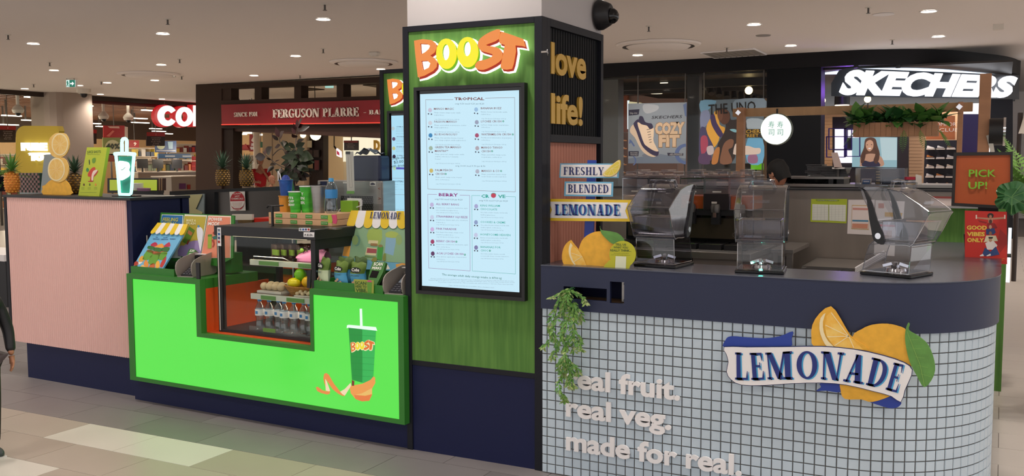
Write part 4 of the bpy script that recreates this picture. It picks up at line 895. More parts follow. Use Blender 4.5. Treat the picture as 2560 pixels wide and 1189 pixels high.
b=MB('d9cdbc');p=PLY(19.5).p(*c2(1078,900));b.cyl((p.x,p.y,0),(p.x,p.y,3.4),.09,n=12);struct(b,'trim_2')
for i,(a,y) in enumerate(((885,475),(945,492),(1030,482),(1104,497))):
    p=PLY(21.4).p(*c2(a,y));one(MB('e:fff2dc:2.5').box(p.x-.25,p.x+.25,21.3,21.4,p.z,p.z+.05).m('steeldark').box(p.x-.01,p.x+.01,21.34,21.36,p.z+.05,3.55),'strip_light','short bright light through the bakery opening, '+['leftmost','second from left','beside the number six','right of the number six'][i],'light','lights seen through the bakery opening')

for i,(pts,lab) in enumerate(((((1395,137),(1480,128),(1600,140),(1480,148)),'dark ceiling vent seen through the middle transom opening'),(((1900,105),(2080,95),(2080,125),(2010,122)),'dark ceiling vent seen through the right transom opening'))):
    q=[fz(*c2(*k),3.38) for k in pts];one(MB('brown').poly(q,.02,(0,0,-1)),'ceiling_vent',lab,'air vent')
P=PLY(18);t=thing('exit_sign','small green exit sign seen through the bakery transom','exit sign');b=MB('e:0d8a5a:0.8');P.poly(b,fp((1100,142),(1134,142),(1134,186),(1100,186)),.04);b.build('case',t);b=MB('e:e8fff0:1');P.poly(b,fp((1108,165),(1118,152),(1118,178)),.0,.01);b.build('arrow',t);p=P.p(*c2(1117,142));MB('steeldark').cyl(p,(p.x,p.y,CEIL),.008,n=5).build('hanger',t)
P=PLY(18.2);t=thing('lit_ceiling_panel','pale lit rectangular sign high in the bakery transom','light box');b=MB('e:a8d8cc:0.9');P.poly(b,fp((1602,93),(1662,93),(1660,124),(1604,124)),.05);b.build('case',t);p=P.p(*c2(1632,94));MB('steeldark').cyl(p,(p.x,p.y,CEIL),.008,n=5).build('hanger',t)
b=MB('warmwall').box(-22.3,-7.4,24,24.1,0,CEIL);struct(b,'wall_back')
# ---------------------------------------------------------------- shoe shop with its curved corner (Y = 16.7, curving away on the right)
YS=16.7
plan=[(-8.2,16.75),(-5,16.72),(-2.46,16.66),(-1.9,16.74),(-1.26,17.0),(-.8,17.45),(-.4,18.14),(-.02,18.9),(.2,19.8),(.25,21),(.25,30)]
def wallplan(mb,pl,z0,z1,th=.15):
    n=len(pl);nb=[]
    for i in range(n):
        a,c=Vector(pl[max(i-1,0)]),Vector(pl[min(i+1,n-1)]);d=(c-a).normalized();nb.append((pl[i][0]-d.y*th,pl[i][1]+d.x*th))
    A=[Vector((*p,z)) for z in (z0,z1) for p in pl];B=[Vector((*p,z)) for z in (z0,z1) for p in nb]
    mb.smooth=True;mb.add(A,[(i,i+1,n+i+1,n+i) for i in range(n-1)]);mb.smooth=False
    mb.add(B,[(i,n+i,n+i+1,i+1) for i in range(n-1)])
    mb.add(A+B,[(i,2*n+i,2*n+i+1,i+1) for i in range(n-1)]+[(n+i,n+i+1,3*n+i+1,3*n+i) for i in range(n-1)]+[(0,n,3*n,2*n),(n-1,3*n-1,4*n-1,2*n-1)])
plan2=smoothpts(plan,3,False)
b=MB('fascia');wallplan(b,plan2,3.15,CEIL,.2);struct(b,'trim_3')
b=MB('e:dcecff:1.7');pl3=[p for p in plan2 if p[0]>-2.1 and p[1]<20.5];n=len(pl3)
b.add([Vector((p[0]-.22,p[1]+.16,3.112)) for p in pl3]+[Vector((p[0]-1.1,p[1]+.95,3.112)) for p in pl3],[(i,n+i,n+i+1,i+1) for i in range(n-1)])
one(b,'soffit_light','curved cool white light band under the shoe shop fascia','light')
b=MB('2a2523').box(-8.2,.1,YS+.25,29,3.12,3.15);struct(b,'ceiling_shop')
P=PLY(YS)
b=MB('skwall');P.poly(b,[(1917,150),(2053,150),(2050,620),(1917,620)],.4);struct(b,'wall_shop_front')
b=MB('17151a').box(-8.2,-7.4,YS,YS+.3,0,3.2);struct(b,'wall_shop_left')
b=MB('steeldark');P2_=PLY(YS+.3);P2_.poly(b,[(1505,185),(1545,185),(1545,600),(1505,600)],.3);struct(b,'trim_4')
b=MB('232026');P2_.poly(b,[(1718,170),(1748,170),(1746,600),(1718,600)],.2);struct(b,'trim_5')
b=MB('glass').box(-7.4,-3.7,YS+.04,YS+.05,0,3.15);b.m('steeldark')
for x in (-6.02,-5.12,-4.78,-3.72):b.box(x-.008,x+.008,YS+.03,YS+.06,0,3.15)
struct(b,'window_2')

b=MB('1a1716').box(-7.6,-3.7,YS+1.2,YS+1.35,2.98,3.12).box(-7.6,-3.7,YS+2.6,YS+2.7,3.0,3.12);struct(b,'ceiling_shop_beams')
def thg(n_,lab,cat):return thing(n_,lab,cat)
t=thg('light_track','black ceiling track carrying a row of spotlights in the shoe shop','light');P=PLY(18.3);Q_=PLY(20.5)
a0,a1=P.p(1752,200),PLY(21.5).p(1915,243);MB('black').cyl(a0,a1,.02,n=6).build('track',t)
for k in range(9):
    c=a0.lerp(a1,(k+.3)/9);b=MB('black');b.cyl(c,c-UZ*.1,.012,n=5);b.cyl(c-UZ*.08+Vector((-.02,.05,.04)),c-UZ*.2+Vector((.02,-.06,-.02)),.055,.065,n=10);o=b.build('spotlight',t)
MB('black').cyl(a0,(a0.x,a0.y,3.12),.01,n=5).cyl(a1,(a1.x,a1.y,3.12),.01,n=5).build('hanger',t)
for k,(x,y,Y,s_,e_) in enumerate([(1872,226,18,.075,8),(1801,204,18.5,.0,2),(1741,205,18,0,2),(1664,209,18,0,2),(1641,234,20,0,2),(1550,215,18,0,1.5),(2057,251,18,.05,8),(2169,248,18,.06,8),(2290,175,18.2,0,5),(2105,264,19,0,4),(2146,167,17.8,0,3)]):
    p=PLY(Y).p(x,y)
    if s_:tt=thing('pendant_bulb',['warm round bulb among the shop spotlights','','','','','','warm round bulb left of the ferns near the lit shop name','warm bulb glowing behind the hanging ferns'][k],'light');MB('e:ffdf9c:%g' % e_).ball(p,s_,10,6).build('bulb',tt);MB('black').cyl(p+UZ*s_,(p.x,p.y,3.12),.012,n=5).build('cord',tt)
    else:
        z=min(p.z,3.11);tt=thing('shop_downlight',['','oval downlight nearest the track lights','downlight left of the track lights','downlight above the white shoe poster','dim downlight lower above the white shoe poster','dim downlight at far left of the shoe shop','','','orange downlight above the lit shop name','downlight under the lit shop name at left','downlight beside the purple wash of light'][k],'light');MB('e:ffe8c8:%g' % e_).cyl((p.x,p.y,z),(p.x,p.y,z+.015),.13,n=16).build('lamp_face',tt)
        MB('black').cyl((p.x,p.y,z+.015),(p.x,p.y,3.125),.14,n=16).build('housing',tt)
for x,y,col,e_ in ((-6.2,19,(1,.75,.5),90),(-4.4,19,(1,.75,.5),90),(-1.8,19.2,(1,.8,.62),120),(-.9,21.5,(1,.8,.6),90),(-3.2,21,(1,.75,.5),80)):
    l=bpy.data.lights.new('shop_lamp','SPOT');l.energy=e_;l.color=col;l.spot_size=2.6;l.spot_blend=1;l.shadow_soft_size=.12;lo=bpy.data.objects.new('shop_lamp',l);COL.objects.link(lo);lo.location=(x,y,3.08)
l=bpy.data.lights.new('purple_lamp','POINT');l.energy=16;l.color=(.35,.12,1);l.shadow_soft_size=.1;lo=bpy.data.objects.new('purple_lamp',l);COL.objects.link(lo);lo.location=(-2.45,17.6,2.8)

P=PLY(21.3);c=MB('a5532e');P.poly(c,[(1543,228),(1568,232),(1568,330),(1543,328)],.1);c.m('b08878');P.poly(c,[(1500,218),(1640,245),(1710,245),(1710,600),(1500,600)],.1,-.15);struct(c,'wall_shop_orange')
c=MB('cream');P=PLY(24);P.poly(c,[(1500,228),(1960,228),(1960,620),(1500,620)],.1);struct(c,'wall_shop_back')

def card2(name,lab,cat,Y,pts,mn,parts=(),th=.03):
    P=PLY(Y);t=thing(name,lab,cat);b=MB(mn);P.poly(b,pts,th);b.build('board',t)
    for nm,mm,q,l in parts:b=MB(mm);P.poly(b,q,.003,l);b.build(nm,t)
    return t,P
def c1(a,b):return 1500+a/5.945,240+b/5.945
def k1(*q):return [c1(*p) for p in q]
t,P=card2('lit_poster','narrow glowing white poster strip behind the white shoe poster','poster',20.6,k1((405,65),(430,65),(430,490),(405,490)),'e:e8f0f4:1.1')
P_=PLY(20.6);b=MB('e:d8c8a0:0.9');P_.poly(b,k1((430,80),(620,100),(620,112),(430,112)),.003,.0);b.build('poster_top',t)
t,P=card2('lit_poster','lit blue and white poster with a red label and a hooded person','poster',17.3,k1((88,350),(262,355),(262,1100),(88,1100)),'e:cfe0ec:0.9',[('print','56718f',k1((88,350),(130,350),(110,600),(88,650)),.004),('print','3a4652',k1((190,360),(262,360),(262,700),(215,640)),.004),('print','a01c34',k1((115,512),(262,508),(262,630),(120,628)),.008),('print','5b93bf',k1((200,720),(262,660),(262,775),(215,780)),.008),('print','1c2028',k1((140,800),(180,770),(200,830),(190,900),(150,930),(130,870)),.008),('print','b98a70',k1((150,830),(180,820),(185,880),(160,930),(140,900)),.012),('print','e8eaee',k1((150,930),(200,880),(262,920),(262,1100),(140,1100)),.010)])
b=MB('e:fff0f0:1');P.text(b,'SKECHERS',*c1(120,560),5.6,x2=c1(258,0)[0],y2=c1(0,556)[1],l=.014,off=.02,shear=.2);P.text(b,'SLIP-INS',*c1(135,610),2.8,x2=c1(235,0)[0],y2=c1(0,608)[1],l=.014);b.build('lettering',t,kind='stuff')
b=MB('black');P.poly(b,k1((60,335),(88,335),(88,1100),(60,1100)),.05,.01);P.poly(b,k1((60,332),(266,340),(266,352),(60,348)),.05,.01);b.build('frame',t)
def shoe(mb,o,u,L,c_up,c_sole):
    """side on trainer, toe along u"""
    o=Vector(o);u=Vector(u).normalized();s_=Vector((-u.y,u.x,0));W=L*.34
    pr1=[(0,.1),(.0,.32),(.06,.42),(.2,.40),(.3,.33),(.45,.27),(.7,.2),(.92,.14),(1,.07),(1,.0),(0,0)]
    for cc,prof,ww in ((c_up,pr1,W*.86),(c_sole,[(-.02,0),(-.03,.1),(.5,.08),(1,.1),(1.03,.03),(.98,0)],W)):
        mb.m(cc);n=len(prof);A=[o+u*(a*L)+UZ*(b*L)-s_*ww/2 for a,b in prof];B=[p+s_*ww for p in A]
        mb.poly(A,0,-s_);mb.poly(B,0,s_);mb.add(A+B,[(i,(i+1) % n,n+(i+1) % n,n+i) for i in range(n)])
def shoewall(t,P,x0,x1,y0,y1,rows,cols,seed,plank='c98f5c',back='2a2522',cols_=('d8cfc4','2b2b30','8a6a50','e8e2da','4a4a55','b88a6a')):
    r=random.Random(seed);a,c=P.p(x0,y1),P.p(x1,y0);Y=a.y;W=c.x-a.x
    MB(back).box(a.x,c.x,Y,Y+.04,a.z,c.z).build('back_panel',t)
    for i in range(rows):
        for j in range(cols):
            z=a.z+(c.z-a.z)*(i+.12)/rows;x=a.x+W*(j+.08)/cols;w_=W/cols*.84
            MB(plank).box(x,x+w_,Y-.26,Y,z-.025,z).build('shelf',t)
            if w_>.12:b=MB();shoe(b,(x+w_*.06,Y-.14,z),(1,r.uniform(-.3,.3),0),min(.3,w_*.86),r.choice(cols_),r.choice(('e8e4de','d0c8be','2a2a2e')));b.build('shoe',t)

def shoethings(P,x0,x1,y0,y1,rows,cols,seed,cols_,lab,grp,stand,L=.3):
    r=random.Random(seed);a,c=P.p(x0,y1),P.p(x1,y0);W=c.x-a.x
    for i in range(rows):
        for j in range(cols):
            z=a.z+(c.z-a.z)*(i+.12)/rows;x=a.x+W*(j+.08)/cols;w_=W/cols*.84;cn_=r.choice(list(cols_))
            b=MB();shoe(b,(x+w_*.06,a.y-.14,z+.001),(1,r.uniform(-.3,.3),0),min(L,w_*.86),cols_[cn_],r.choice(('e8e4de','d0c8be','2a2a2e')))
            one(b,'shoe',lab % (cn_),'shoe',grp)
def rack(t,P,x0,x1,y0,y1,rows,cols,plank,back):
    a,c=P.p(x0,y1),P.p(x1,y0);W=c.x-a.x;MB(back).box(a.x-.03,c.x+.03,a.y,a.y+.04,0,c.z).build('back_panel',t)
    for i in range(rows):
        for j in range(cols):z=a.z+(c.z-a.z)*(i+.12)/rows;x=a.x+W*(j+.08)/cols;MB(plank).box(x,x+W/cols*.84,a.y-.26,a.y,z-.025,z).build('shelf',t)
P=PLY(19.5);t=thing('shoe_rack','wooden stepped shoe shelves left of the white shoe poster','shelf');rack(t,P,1546,1569,332,432,5,1,'c98a50','6b4430');rack_a=P
shoethings(P,1546,1569,332,432,5,1,3,{'brown':'5a3c2c','tan':'8a6040'},'%s shoe on the wooden shelves left of the white shoe poster','shoes left of the white shoe poster',1)
P=PLY(19.4);t=thing('shoe_rack','low tan shoe shelves showing under the white shoe poster','shelf');rack(t,P,1570,1690,408,470,2,5,'c99a70','6e4a3a');shoethings(P,1570,1690,408,470,2,5,5,{'brown':'6a4a3a','white':'d8d0c8','grey':'76767c'},'%s shoe under the white shoe poster','shoes under the white shoe poster',1)
P=PLY(19.2);t=thing('shoe_rack','low shoe shelves showing under the colourful street poster','shelf');rack(t,P,1752,1880,408,470,2,5,'c99a70','2a2420');shoethings(P,1752,1880,408,470,2,5,8,{'white':'e0d8d0','tan':'c49a70','black':'2a2a2e'},'%s shoe under the colourful street poster','shoes under the street poster',1)
t,P=card2('lit_poster','narrow lit yellow and white sign left of the street poster','poster',18.2,[(1741,275),(1751,275),(1751,337),(1741,337)],'e:f2e6c0:1.0',[('print','e:d0a040:0.8',[(1741,322),(1751,322),(1751,336),(1741,336)],.004)])
t,P=card2('lime_board','bright lime green board under the right edge of the street poster','panel',17.2,[(1877,408),(1908,408),(1908,424),(1877,424)],'e:6fc01c:0.7');q=P.p(1890,424);MB('black').cyl((q.x,q.y+.02,0),q,.02,n=6).build('post',t)

YPo=YS+.02
t,P=card2('window_poster','large pale blue poster of a white trainer in the shop window','poster',YPo,k1((418,112),(1290,92),(1275,1000),(418,1000)),'9aa7b4',th=.01)
def lt(c):return ''.join('%02x' % min(255,int(v*1.28+8)) for v in hexc(c))
def pp(col,pts,l,sm=True):b=MB(lt(col));P.poly(b,[c1(*q) for q in (smoothpts(pts,3) if sm else pts)],0,l);b.build('print',t,kind='stuff')
pp('5c6878',[(418,930),(900,860),(1275,930),(1275,1000),(418,1000)],.001,False)
pp('8e959c',[(660,120),(860,140),(850,210),(700,260),(640,200)],.0012);pp('4d5f83',[(1236,130),(1288,100),(1286,310),(1262,290)],.0014,False)
for a in (arc(1290,860,180,155,95,265,14)+arc(1290,860,120,110,265,95,14),arc(490,960,50,70,-80,80,10)+arc(480,960,36,60,80,-80,10),[(430,700),(440,640),(470,660),(520,740),(500,750),(460,690),(445,710)]):pp('4a5c84',a,.0014,False)
pp('5e6673',[(620,880),(720,910),(850,905),(880,870),(760,830)],.0015)
pp('b3a390',[(500,420),(455,470),(450,540),(520,620),(580,740),(640,830),(720,885),(800,905),(850,880),(870,850),(700,800),(600,600),(540,450)],.002)
pp('2f2b44',[(510,390),(560,345),(600,360),(560,420),(600,560),(650,690),(730,760),(840,815),(872,820),(870,870),(830,890),(740,850),(640,760),(590,660),(540,520),(500,430)],.0026)
pp('c2b09a',[(560,390),(590,400),(690,430),(790,460),(800,560),(795,660),(840,760),(868,818),(800,810),(690,740),(650,690),(600,540),(565,440)],.003)
pp('2b2a40',[(580,320),(600,295),(640,310),(670,380),(720,400),(770,410),(790,470),(740,490),(700,440),(620,420),(580,380)],.0036)
b=MB('8d8270')
for k in range(6):rule(P,b,[c1(695+k*8,500+k*38),c1(750+k*4,490+k*38)],.006,.004)
b.build('print',t,kind='stuff')
b=MB('23222c');P.text(b,'SKECHERS',*c1(765,338),7.2,x2=c1(1215,0)[0],y2=c1(0,325)[1],l=.003,shear=.3,off=.005);b.build('lettering',t,kind='stuff')
b=MB('a5835f');Pq=P
P.text(b,'COZY',*c1(812,560),26,x2=c1(1265,0)[0],y2=c1(0,552)[1],l=.003,off=.085);P.text(b,'FIT',*c1(868,748),27,x2=c1(1190,0)[0],y2=c1(0,742)[1],l=.003,off=.085)
b.m('e4c9a8');P.text(b,'COZY',*c1(820,556),25.4,x2=c1(1257,0)[0],y2=c1(0,549)[1],l=.0045,off=.06);P.text(b,'FIT',*c1(876,744),26.4,x2=c1(1182,0)[0],y2=c1(0,739)[1],l=.0045,off=.06);b.build('lettering',t,kind='stuff')
b=MB('34344a')
for q in (((428,205),(588,195),(575,275),(428,290)),((425,818),(578,818),(570,890),(425,890)),((1000,842),(1240,850),(1235,885),(1010,885))):P.poly(b,k1(*q),0,.003)
b.m('c4c8cc');P.text(b,'Slip-ins',*c1(445,268),4.5,x2=c1(555,0)[0],y2=c1(0,262)[1],l=.005);P.text(b,'MACHINE',*c1(452,852),3,x2=c1(560,0)[0],y2=c1(0,852)[1],l=.005,off=.02);P.text(b,'WASHABLE',*c1(452,880),3,x2=c1(562,0)[0],y2=c1(0,880)[1],l=.005,off=.02)
P.text(b,'with ABSOLUTE',*c1(1040,864),2.4,x2=c1(1225,0)[0],y2=c1(0,866)[1],l=.005,off=.02);P.text(b,'WEIGHTLESSNESS',*c1(1030,880),2.2,x2=c1(1225,0)[0],y2=c1(0,881)[1],l=.005,off=.02);b.build('small_print',t,kind='stuff')

def c3(a,b):return 1720+a/5.945,240+b/5.945
t,P=card2('window_poster','large colourful street art poster of a man and a white trainer','poster',YPo,[c3(*q) for q in ((185,65),(1135,28),(1110,1000),(170,1000))],'6f828f',th=.01)
def pq(col,pts,l,sm=True):b=MB(lt(col));P.poly(b,[c3(*q) for q in (smoothpts(pts,3) if sm else pts)],0,l);b.build('print',t,kind='stuff')
for k,(c_,q) in enumerate([('5c86a0',[(185,70),(420,70),(330,180),(200,250)]),('6d7896',[(190,250),(300,210),(330,330),(280,430),(190,480)]),('3d3c5c',[(180,490),(270,480),(330,620),(380,740),(330,860),(175,900)]),('8f3f55',[(190,620),(270,590),(300,700),(270,820),(200,860)]),('4b3a58',[(170,870),(330,860),(340,1000),(170,1000)]),('a8a2a8',[(280,760),(370,740),(380,850),(300,870)]),('c9943f',[(270,490),(340,330),(390,400),(470,600),(400,755),(360,700)]),('c9943f',[(395,230),(450,230),(470,420),(550,470),(530,560),(460,460),(390,330)]),('3a2f55',[(335,290),(390,270),(430,400),(520,560),(470,610),(390,500),(345,400)]),('6d7f8e',[(700,60),(1130,40),(1130,200),(720,230)]),('8a9aa6',[(880,340),(1110,350),(1100,480),(890,490)]),('5a94b8',[(890,620),(1110,640),(1110,990),(880,980)]),('7d5a78',[(900,880),(1020,870),(1030,990),(900,990)]),('2b2626',[(440,210),(540,180),(620,250),(640,350),(760,340),(860,340),(860,620),(760,700),(640,1000),(330,1000),(400,880),(450,700),(530,560),(560,420),(470,330)]),('4f3429',[(450,220),(530,190),(600,230),(625,320),(590,400),(530,420),(470,370),(440,300)]),('5f4032',[(455,235),(500,225),(520,290),(500,360),(465,350),(445,300)]),('70503f',[(540,700),(620,640),(680,660),(660,760),(600,800),(650,920),(640,1000),(480,1000),(500,820)]),('a06c3c',[(400,800),(470,760),(460,900),(430,1000),(350,1000)]),('b9aea6',[(700,720),(740,705),(800,740),(900,740),(990,770),(1075,775),(1070,850),(950,870),(700,870),(675,830)]),('6fa2b0',[(620,500),(690,488),(740,520),(700,540)])]):pq(c_,q,.001+k*.0003)
b=MB('1d1b1c');P.text(b,'THE UNO',*c3(308,275),25,x2=c3(1008,0)[0],y2=c3(0,225)[1],l=.0095,off=.01)
b.m('3a342e');P.poly(b,[c3(*q) for q in ((735,490),(1110,490),(1120,615),(735,620))],0,.0095);b.m('e0b84c');P.text(b,'SKECHERS',*c3(738,555),8.8,x2=c3(1104,0)[0],y2=c3(0,548)[1],l=.012,off=.01);P.text(b,'STREET',*c3(790,614),7.8,x2=c3(1052,0)[0],y2=c3(0,606)[1],l=.012,off=.01);b.build('lettering',t,kind='stuff')
# ---- right opening with the big lit name
mat('brickpale','d9b394',.8);c=MB('brickpale');P=PLY(22);P.poly(c,[(2030,270),(2400,280),(2400,620),(2030,620)],.1);o=struct(c,'wall_shop_brick')
b=MB('c29c80')
for k in range(26):y=286+k*8.2;rule(P,b,[(2051,y),(2125,y)],.006,.003);rule(P,b,[(2268,y),(2306,y)],.006,.003)
b.build('brick_joints',o,kind='stuff')
c=MB('14131b');P=PLY(21.5);P.poly(c,[(2475,200),(2532,200),(2532,620),(2475,620)],.1);struct(c,'wall_shop_right')
t,P=card2('purple_column','purple lit column behind the timber posts','column',20.8,[(2400,285),(2447,285),(2445,600),(2398,600)],'e:24104c:0.6')
t,P=card2('dark_wall_panel','dark wall panel holding the television in the shoe shop','panel',20.4,[(2081,292),(2272,292),(2270,600),(2081,600)],'241e22',th=.1)
t,P=card2('television','wall television showing a smiling woman with long brown hair','television',20.36,[(2130,340),(2243,343),(2242,418),(2130,417)],'e:8fb4bd:0.85',[('picture','e:b9d0d4:0.85',[(2200,344),(2242,344),(2242,400),(2205,400)],.004)])
def tv(col,pts,l):b=MB('e:%s:0.85' % col);P.poly(b,smoothpts(pts,3),0,l);b.build('picture',t,kind='stuff')
def c4(a,b):return 2000+a/3.129,120+b/3.129
tv('5a3826',[c4(*q) for q in ((510,715),(550,698),(590,710),(605,760),(625,830),(615,900),(590,920),(500,920),(470,900),(475,840),(500,780))],.006)
tv('b88a70',[c4(*q) for q in ((470,915),(475,860),(520,830),(570,825),(620,840),(648,870),(645,925),(475,925))],.007);tv('22203a',[c4(*q) for q in ((490,925),(500,880),(550,890),(600,880),(625,925))],.008)
tv('c99678',[c4(*q) for q in ((516,740),(545,718),(572,735),(572,780),(545,808),(520,785))],.009);tv('4e2f20',[c4(*q) for q in ((575,780),(600,790),(622,850),(600,905),(575,880),(590,830))],.0095);tv('4e2f20',[c4(*q) for q in ((480,850),(505,800),(515,830),(500,890),(478,900))],.0095);tv('f0e4e0',[c4(*q) for q in ((532,783),(556,780),(546,790))],.011)
for q in ((527,757),(560,755)):tv('2a1c18',[c4(q[0]-6,q[1]),c4(q[0],q[1]-3),c4(q[0]+6,q[1]),c4(q[0],q[1]+3)],.011)
t=thing('lit_wall_art','purple edged square frames with glowing white panels on the brick wall','light');P=PLY(20.3);b=MB('e:f2e8ff:1.3')
for q in (((272,632),(350,632),(350,790),(272,790)),((375,640),(470,640),(470,700),(375,700)),((270,800),(405,800),(405,898),(270,898))):P.poly(b,[c4(*k) for k in q],.03,0)
b.build('panel',t)
for q in ((228,628,412,795),(210,690,360,855),(360,690,475,850),(350,628,372,850)):
    o_=[(q[0],q[1]),(q[2],q[1]),(q[2],q[3]),(q[0],q[3])];i_=[(q[0]+6,q[1]+6),(q[2]-6,q[1]+6),(q[2]-6,q[3]-6),(q[0]+6,q[3]-6)]
    b=MB('2c1c70');P.poly(b,[c4(*k) for k in o_],.08,.12,[[c4(*k) for k in i_]]);b.build('frame',t)
t,P=card2('shop_sign','orange board lettered comfort club above the shoe wall','sign',19.9,[c4(*q) for q in ((1000,525),(1212,530),(1212,715),(985,712))],'b5683c',th=.1);b=MB('f2e6da');P.text(b,'COMFORT',*c4(1030,608),8.5,x2=c4(1250,0)[0],y2=c4(0,608)[1],l=.01);P.text(b,'CLUB',*c4(1090,653),8.5,x2=c4(1240,0)[0],y2=c4(0,653)[1],l=.01);b.build('lettering',t,kind='stuff')
P=PLY(19.8);t=thing('shoe_rack','dark shoe wall with lit planks under the comfort club board','shelf');rack(t,P,2312,2392,350,488,6,3,'cfc2b4','1c1c28')
shoethings(P,2312,2392,350,488,6,3,21,{'cream':'e0cdb4','white':'e8e4e0','black':'24242a','orange':'c47a3a','brown':'6b4a38'},'%s shoe on the dark shoe wall under the comfort club board','shoes on the dark shoe wall',1)

def Yc(x):
    T=[(2080,16.62),(2200,16.7),(2300,17.0),(2380,17.45),(2450,18.1),(2500,18.9),(2550,19.85)]
    for (a,ya),(c,yc_) in zip(T,T[1:]):
        if x<=c:return ya+(yc_-ya)*max(0,(x-a))/(c-a)
    return T[-1][1]
t=thing('lit_shop_name','huge glowing white italic letters of the shoe shop name','sign');vs,fs=tgeo('SKECHERS',.06,0,4)
def mapt(fx,fy,dy=0,grow_=0):
    x=2095+448*fx+22*(fy-.5)*1.0;x=2106+430*fx+24*(fy-.45);yb,yt=233+8*fx,174+17*fx
    p=py(x,yb+(yt-yb)*fy,Yc(x)-.12+dy);return p
W0=min(p.x for p in vs);W1=max(p.x for p in vs)
for i,ch in enumerate('SKECHERS'):
    pre=tgeo('SKECHERS'[:i+1],.06,0,4)[0];own,of=tgeo(ch,.06,0,4);ow=max(p.x for p in own)-min(p.x for p in own);a=max(p.x for p in pre)-ow;mn=min(p.x for p in own);
    V=[mapt((a+p.x-mn-W0)/(W1-W0),(p.y+.02)/.76) for p in own];b=MB('e:f6f8ff:1.6');b.add(V,of);n=len(V)
    b.add([v+Vector((0,.1,0)) for v in V],[f[::-1] for f in of]);

    ed={}
    for f in of:
        for k in range(len(f)):e=(f[k],f[(k+1) % len(f)]);ed[e]=1
    bd=[e for e in ed if (e[1],e[0]) not in ed];b.add(V+[v+Vector((0,.1,0)) for v in V],[(e[1],e[0],n+e[0],n+e[1]) for e in bd]);b.build('letter',t)
b=MB('1a2430');n=24
for k in range(n):
    x0_,x1_=2078+470*k/n,2078+470*(k+1)/n;f0,f1=(x0_-2078)/470,(x1_-2078)/470
    lift=lambda f:(-20*(1-f/.06) if f<.06 else 0)
    q=[py(x0_,240+8*f0,Yc(x0_)+.02),py(x1_,240+8*f1,Yc(x1_)+.02),py(x1_,168+20*f1-0*lift(f1)+max(0,40*(1-f1/.05)),Yc(x1_)+.02),py(x0_,168+20*f0+max(0,40*(1-f0/.05)),Yc(x0_)+.02)]
    b.poly(q,.04,NY)
mat('signback','1b2530',.4)
b.ms=['signback'];b.build('backing',t)
b=MB('black')
for x in (2140,2245,2390):p=py(x,170,Yc(x)+.1);b.cyl(p,(p.x,p.y,3.2),.04,n=6)
b.build('hanger',t)

b=MB('warmwall').box(1.2,9,29,29.1,0,CEIL);struct(b,'wall_far')
b=MB('ceil').box(.2,1.2,29,29.1,0,CEIL);struct(b,'wall_far_end')
p=fz(2552,460);t=thing('floor_lamp','tall dark pole lamp with a pale shade at the right edge','lamp');p=py(2549,330,14);MB('2b1d16').cyl((p.x,14,0),(p.x,14,p.z+.25),.03,n=8).build('pole',t);MB('offwhite').lathe([(.06,.3),(.14,-.02)],(p.x+.12,14,p.z),16).build('shade',t)
# ---------------------------------------------------------------- sushi stall frame behind the counter (Y about 9.5)
YT=9.5;P=PLY(YT)
t=thing('timber_frame','open timber portal frame of posts and a long beam behind the counter','frame')
def bar(mn,x0,x1,y0,y1,th=.09,l=0,nm='post',zf=None,PP_=P):
    a,c=PP_.p(x0,y1),PP_.p(x1,y0);z0=a.z if zf is None else zf
    MB(mn).box(a.x,c.x,a.y-l-th/2,a.y-l+th/2,z0,c.z).build(nm,t,bevel=.004)
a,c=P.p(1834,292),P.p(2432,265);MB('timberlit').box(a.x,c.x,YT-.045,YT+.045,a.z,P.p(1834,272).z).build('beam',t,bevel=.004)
bar('timber',1846,1867,268,0,.085,.09,'post',0) if 0 else None
for x0,x1,yt in ((1848,1868,270),(2391,2410,256),(2442,2480,186)):
    a,c=P.p(x0,420),P.p(x1,yt);MB('timber').box(a.x,c.x,YT-.14,YT-.046,0,c.z).build('post',t,bevel=.004)
b=MB('chrome')
for x,y in ((1855,283),(2400,269)):p=P.p(x,y);b.bbox((p.x,YT-.15,p.z),(.04,.02,.04),mt=Matrix.Rotation(.7,3,'Y'))
b.build('bracket',t,kind='stuff')
p=P.p(2489,330);b=MB('black').cyl((p.x-.05,YT-.1,p.z),(p.x+.06,YT-.1,p.z),.12,n=20);b.m('chrome').cyl((p.x+.06,YT-.1,p.z),(p.x+.08,YT-.1,p.z),.125,n=20);one(b,'round_fitting','black round fitting with a metal rim on the thick timber post','fitting')
b=MB('offwhite');P.poly(b,[(2466,340),(2480,335),(2488,385),(2478,385)],.01,.16);one(b,'paper_sheet','white sheet leaning on the thick timber post','paper')
t=thing('round_lightbox','round glowing white sign with green characters under the beam','sign');c=PLY(YT-.1).p(1942,323);q=Matrix.Rotation(math.pi/2,3,'X');r_=.148
MB('5b6b62').lathe([(r_,-.05),(r_+.008,0),(r_,.05)],c,40,q,ring=True).build('rim',t);MB('e:f4fff4:1.25').lathe([(0,.045),(r_*.985,.045),(r_*.985,-.045),(0,-.045)],c,40,q).build('lit_face',t)
b=MB('e:5fa08c:0.8');Pn=PLY(YT-.147)
for x in (1921,1943):
    for ch,y in (('寿',318),('司',337)):Pn.text(b,ch,x,y,12.5,x2=x+14.5,y2=y,l=.003)
b.build('characters',t,kind='stuff');MB('black').cyl(c+UZ*r_,c+UZ*(r_+.05),.01,n=6).build('hanger',t)

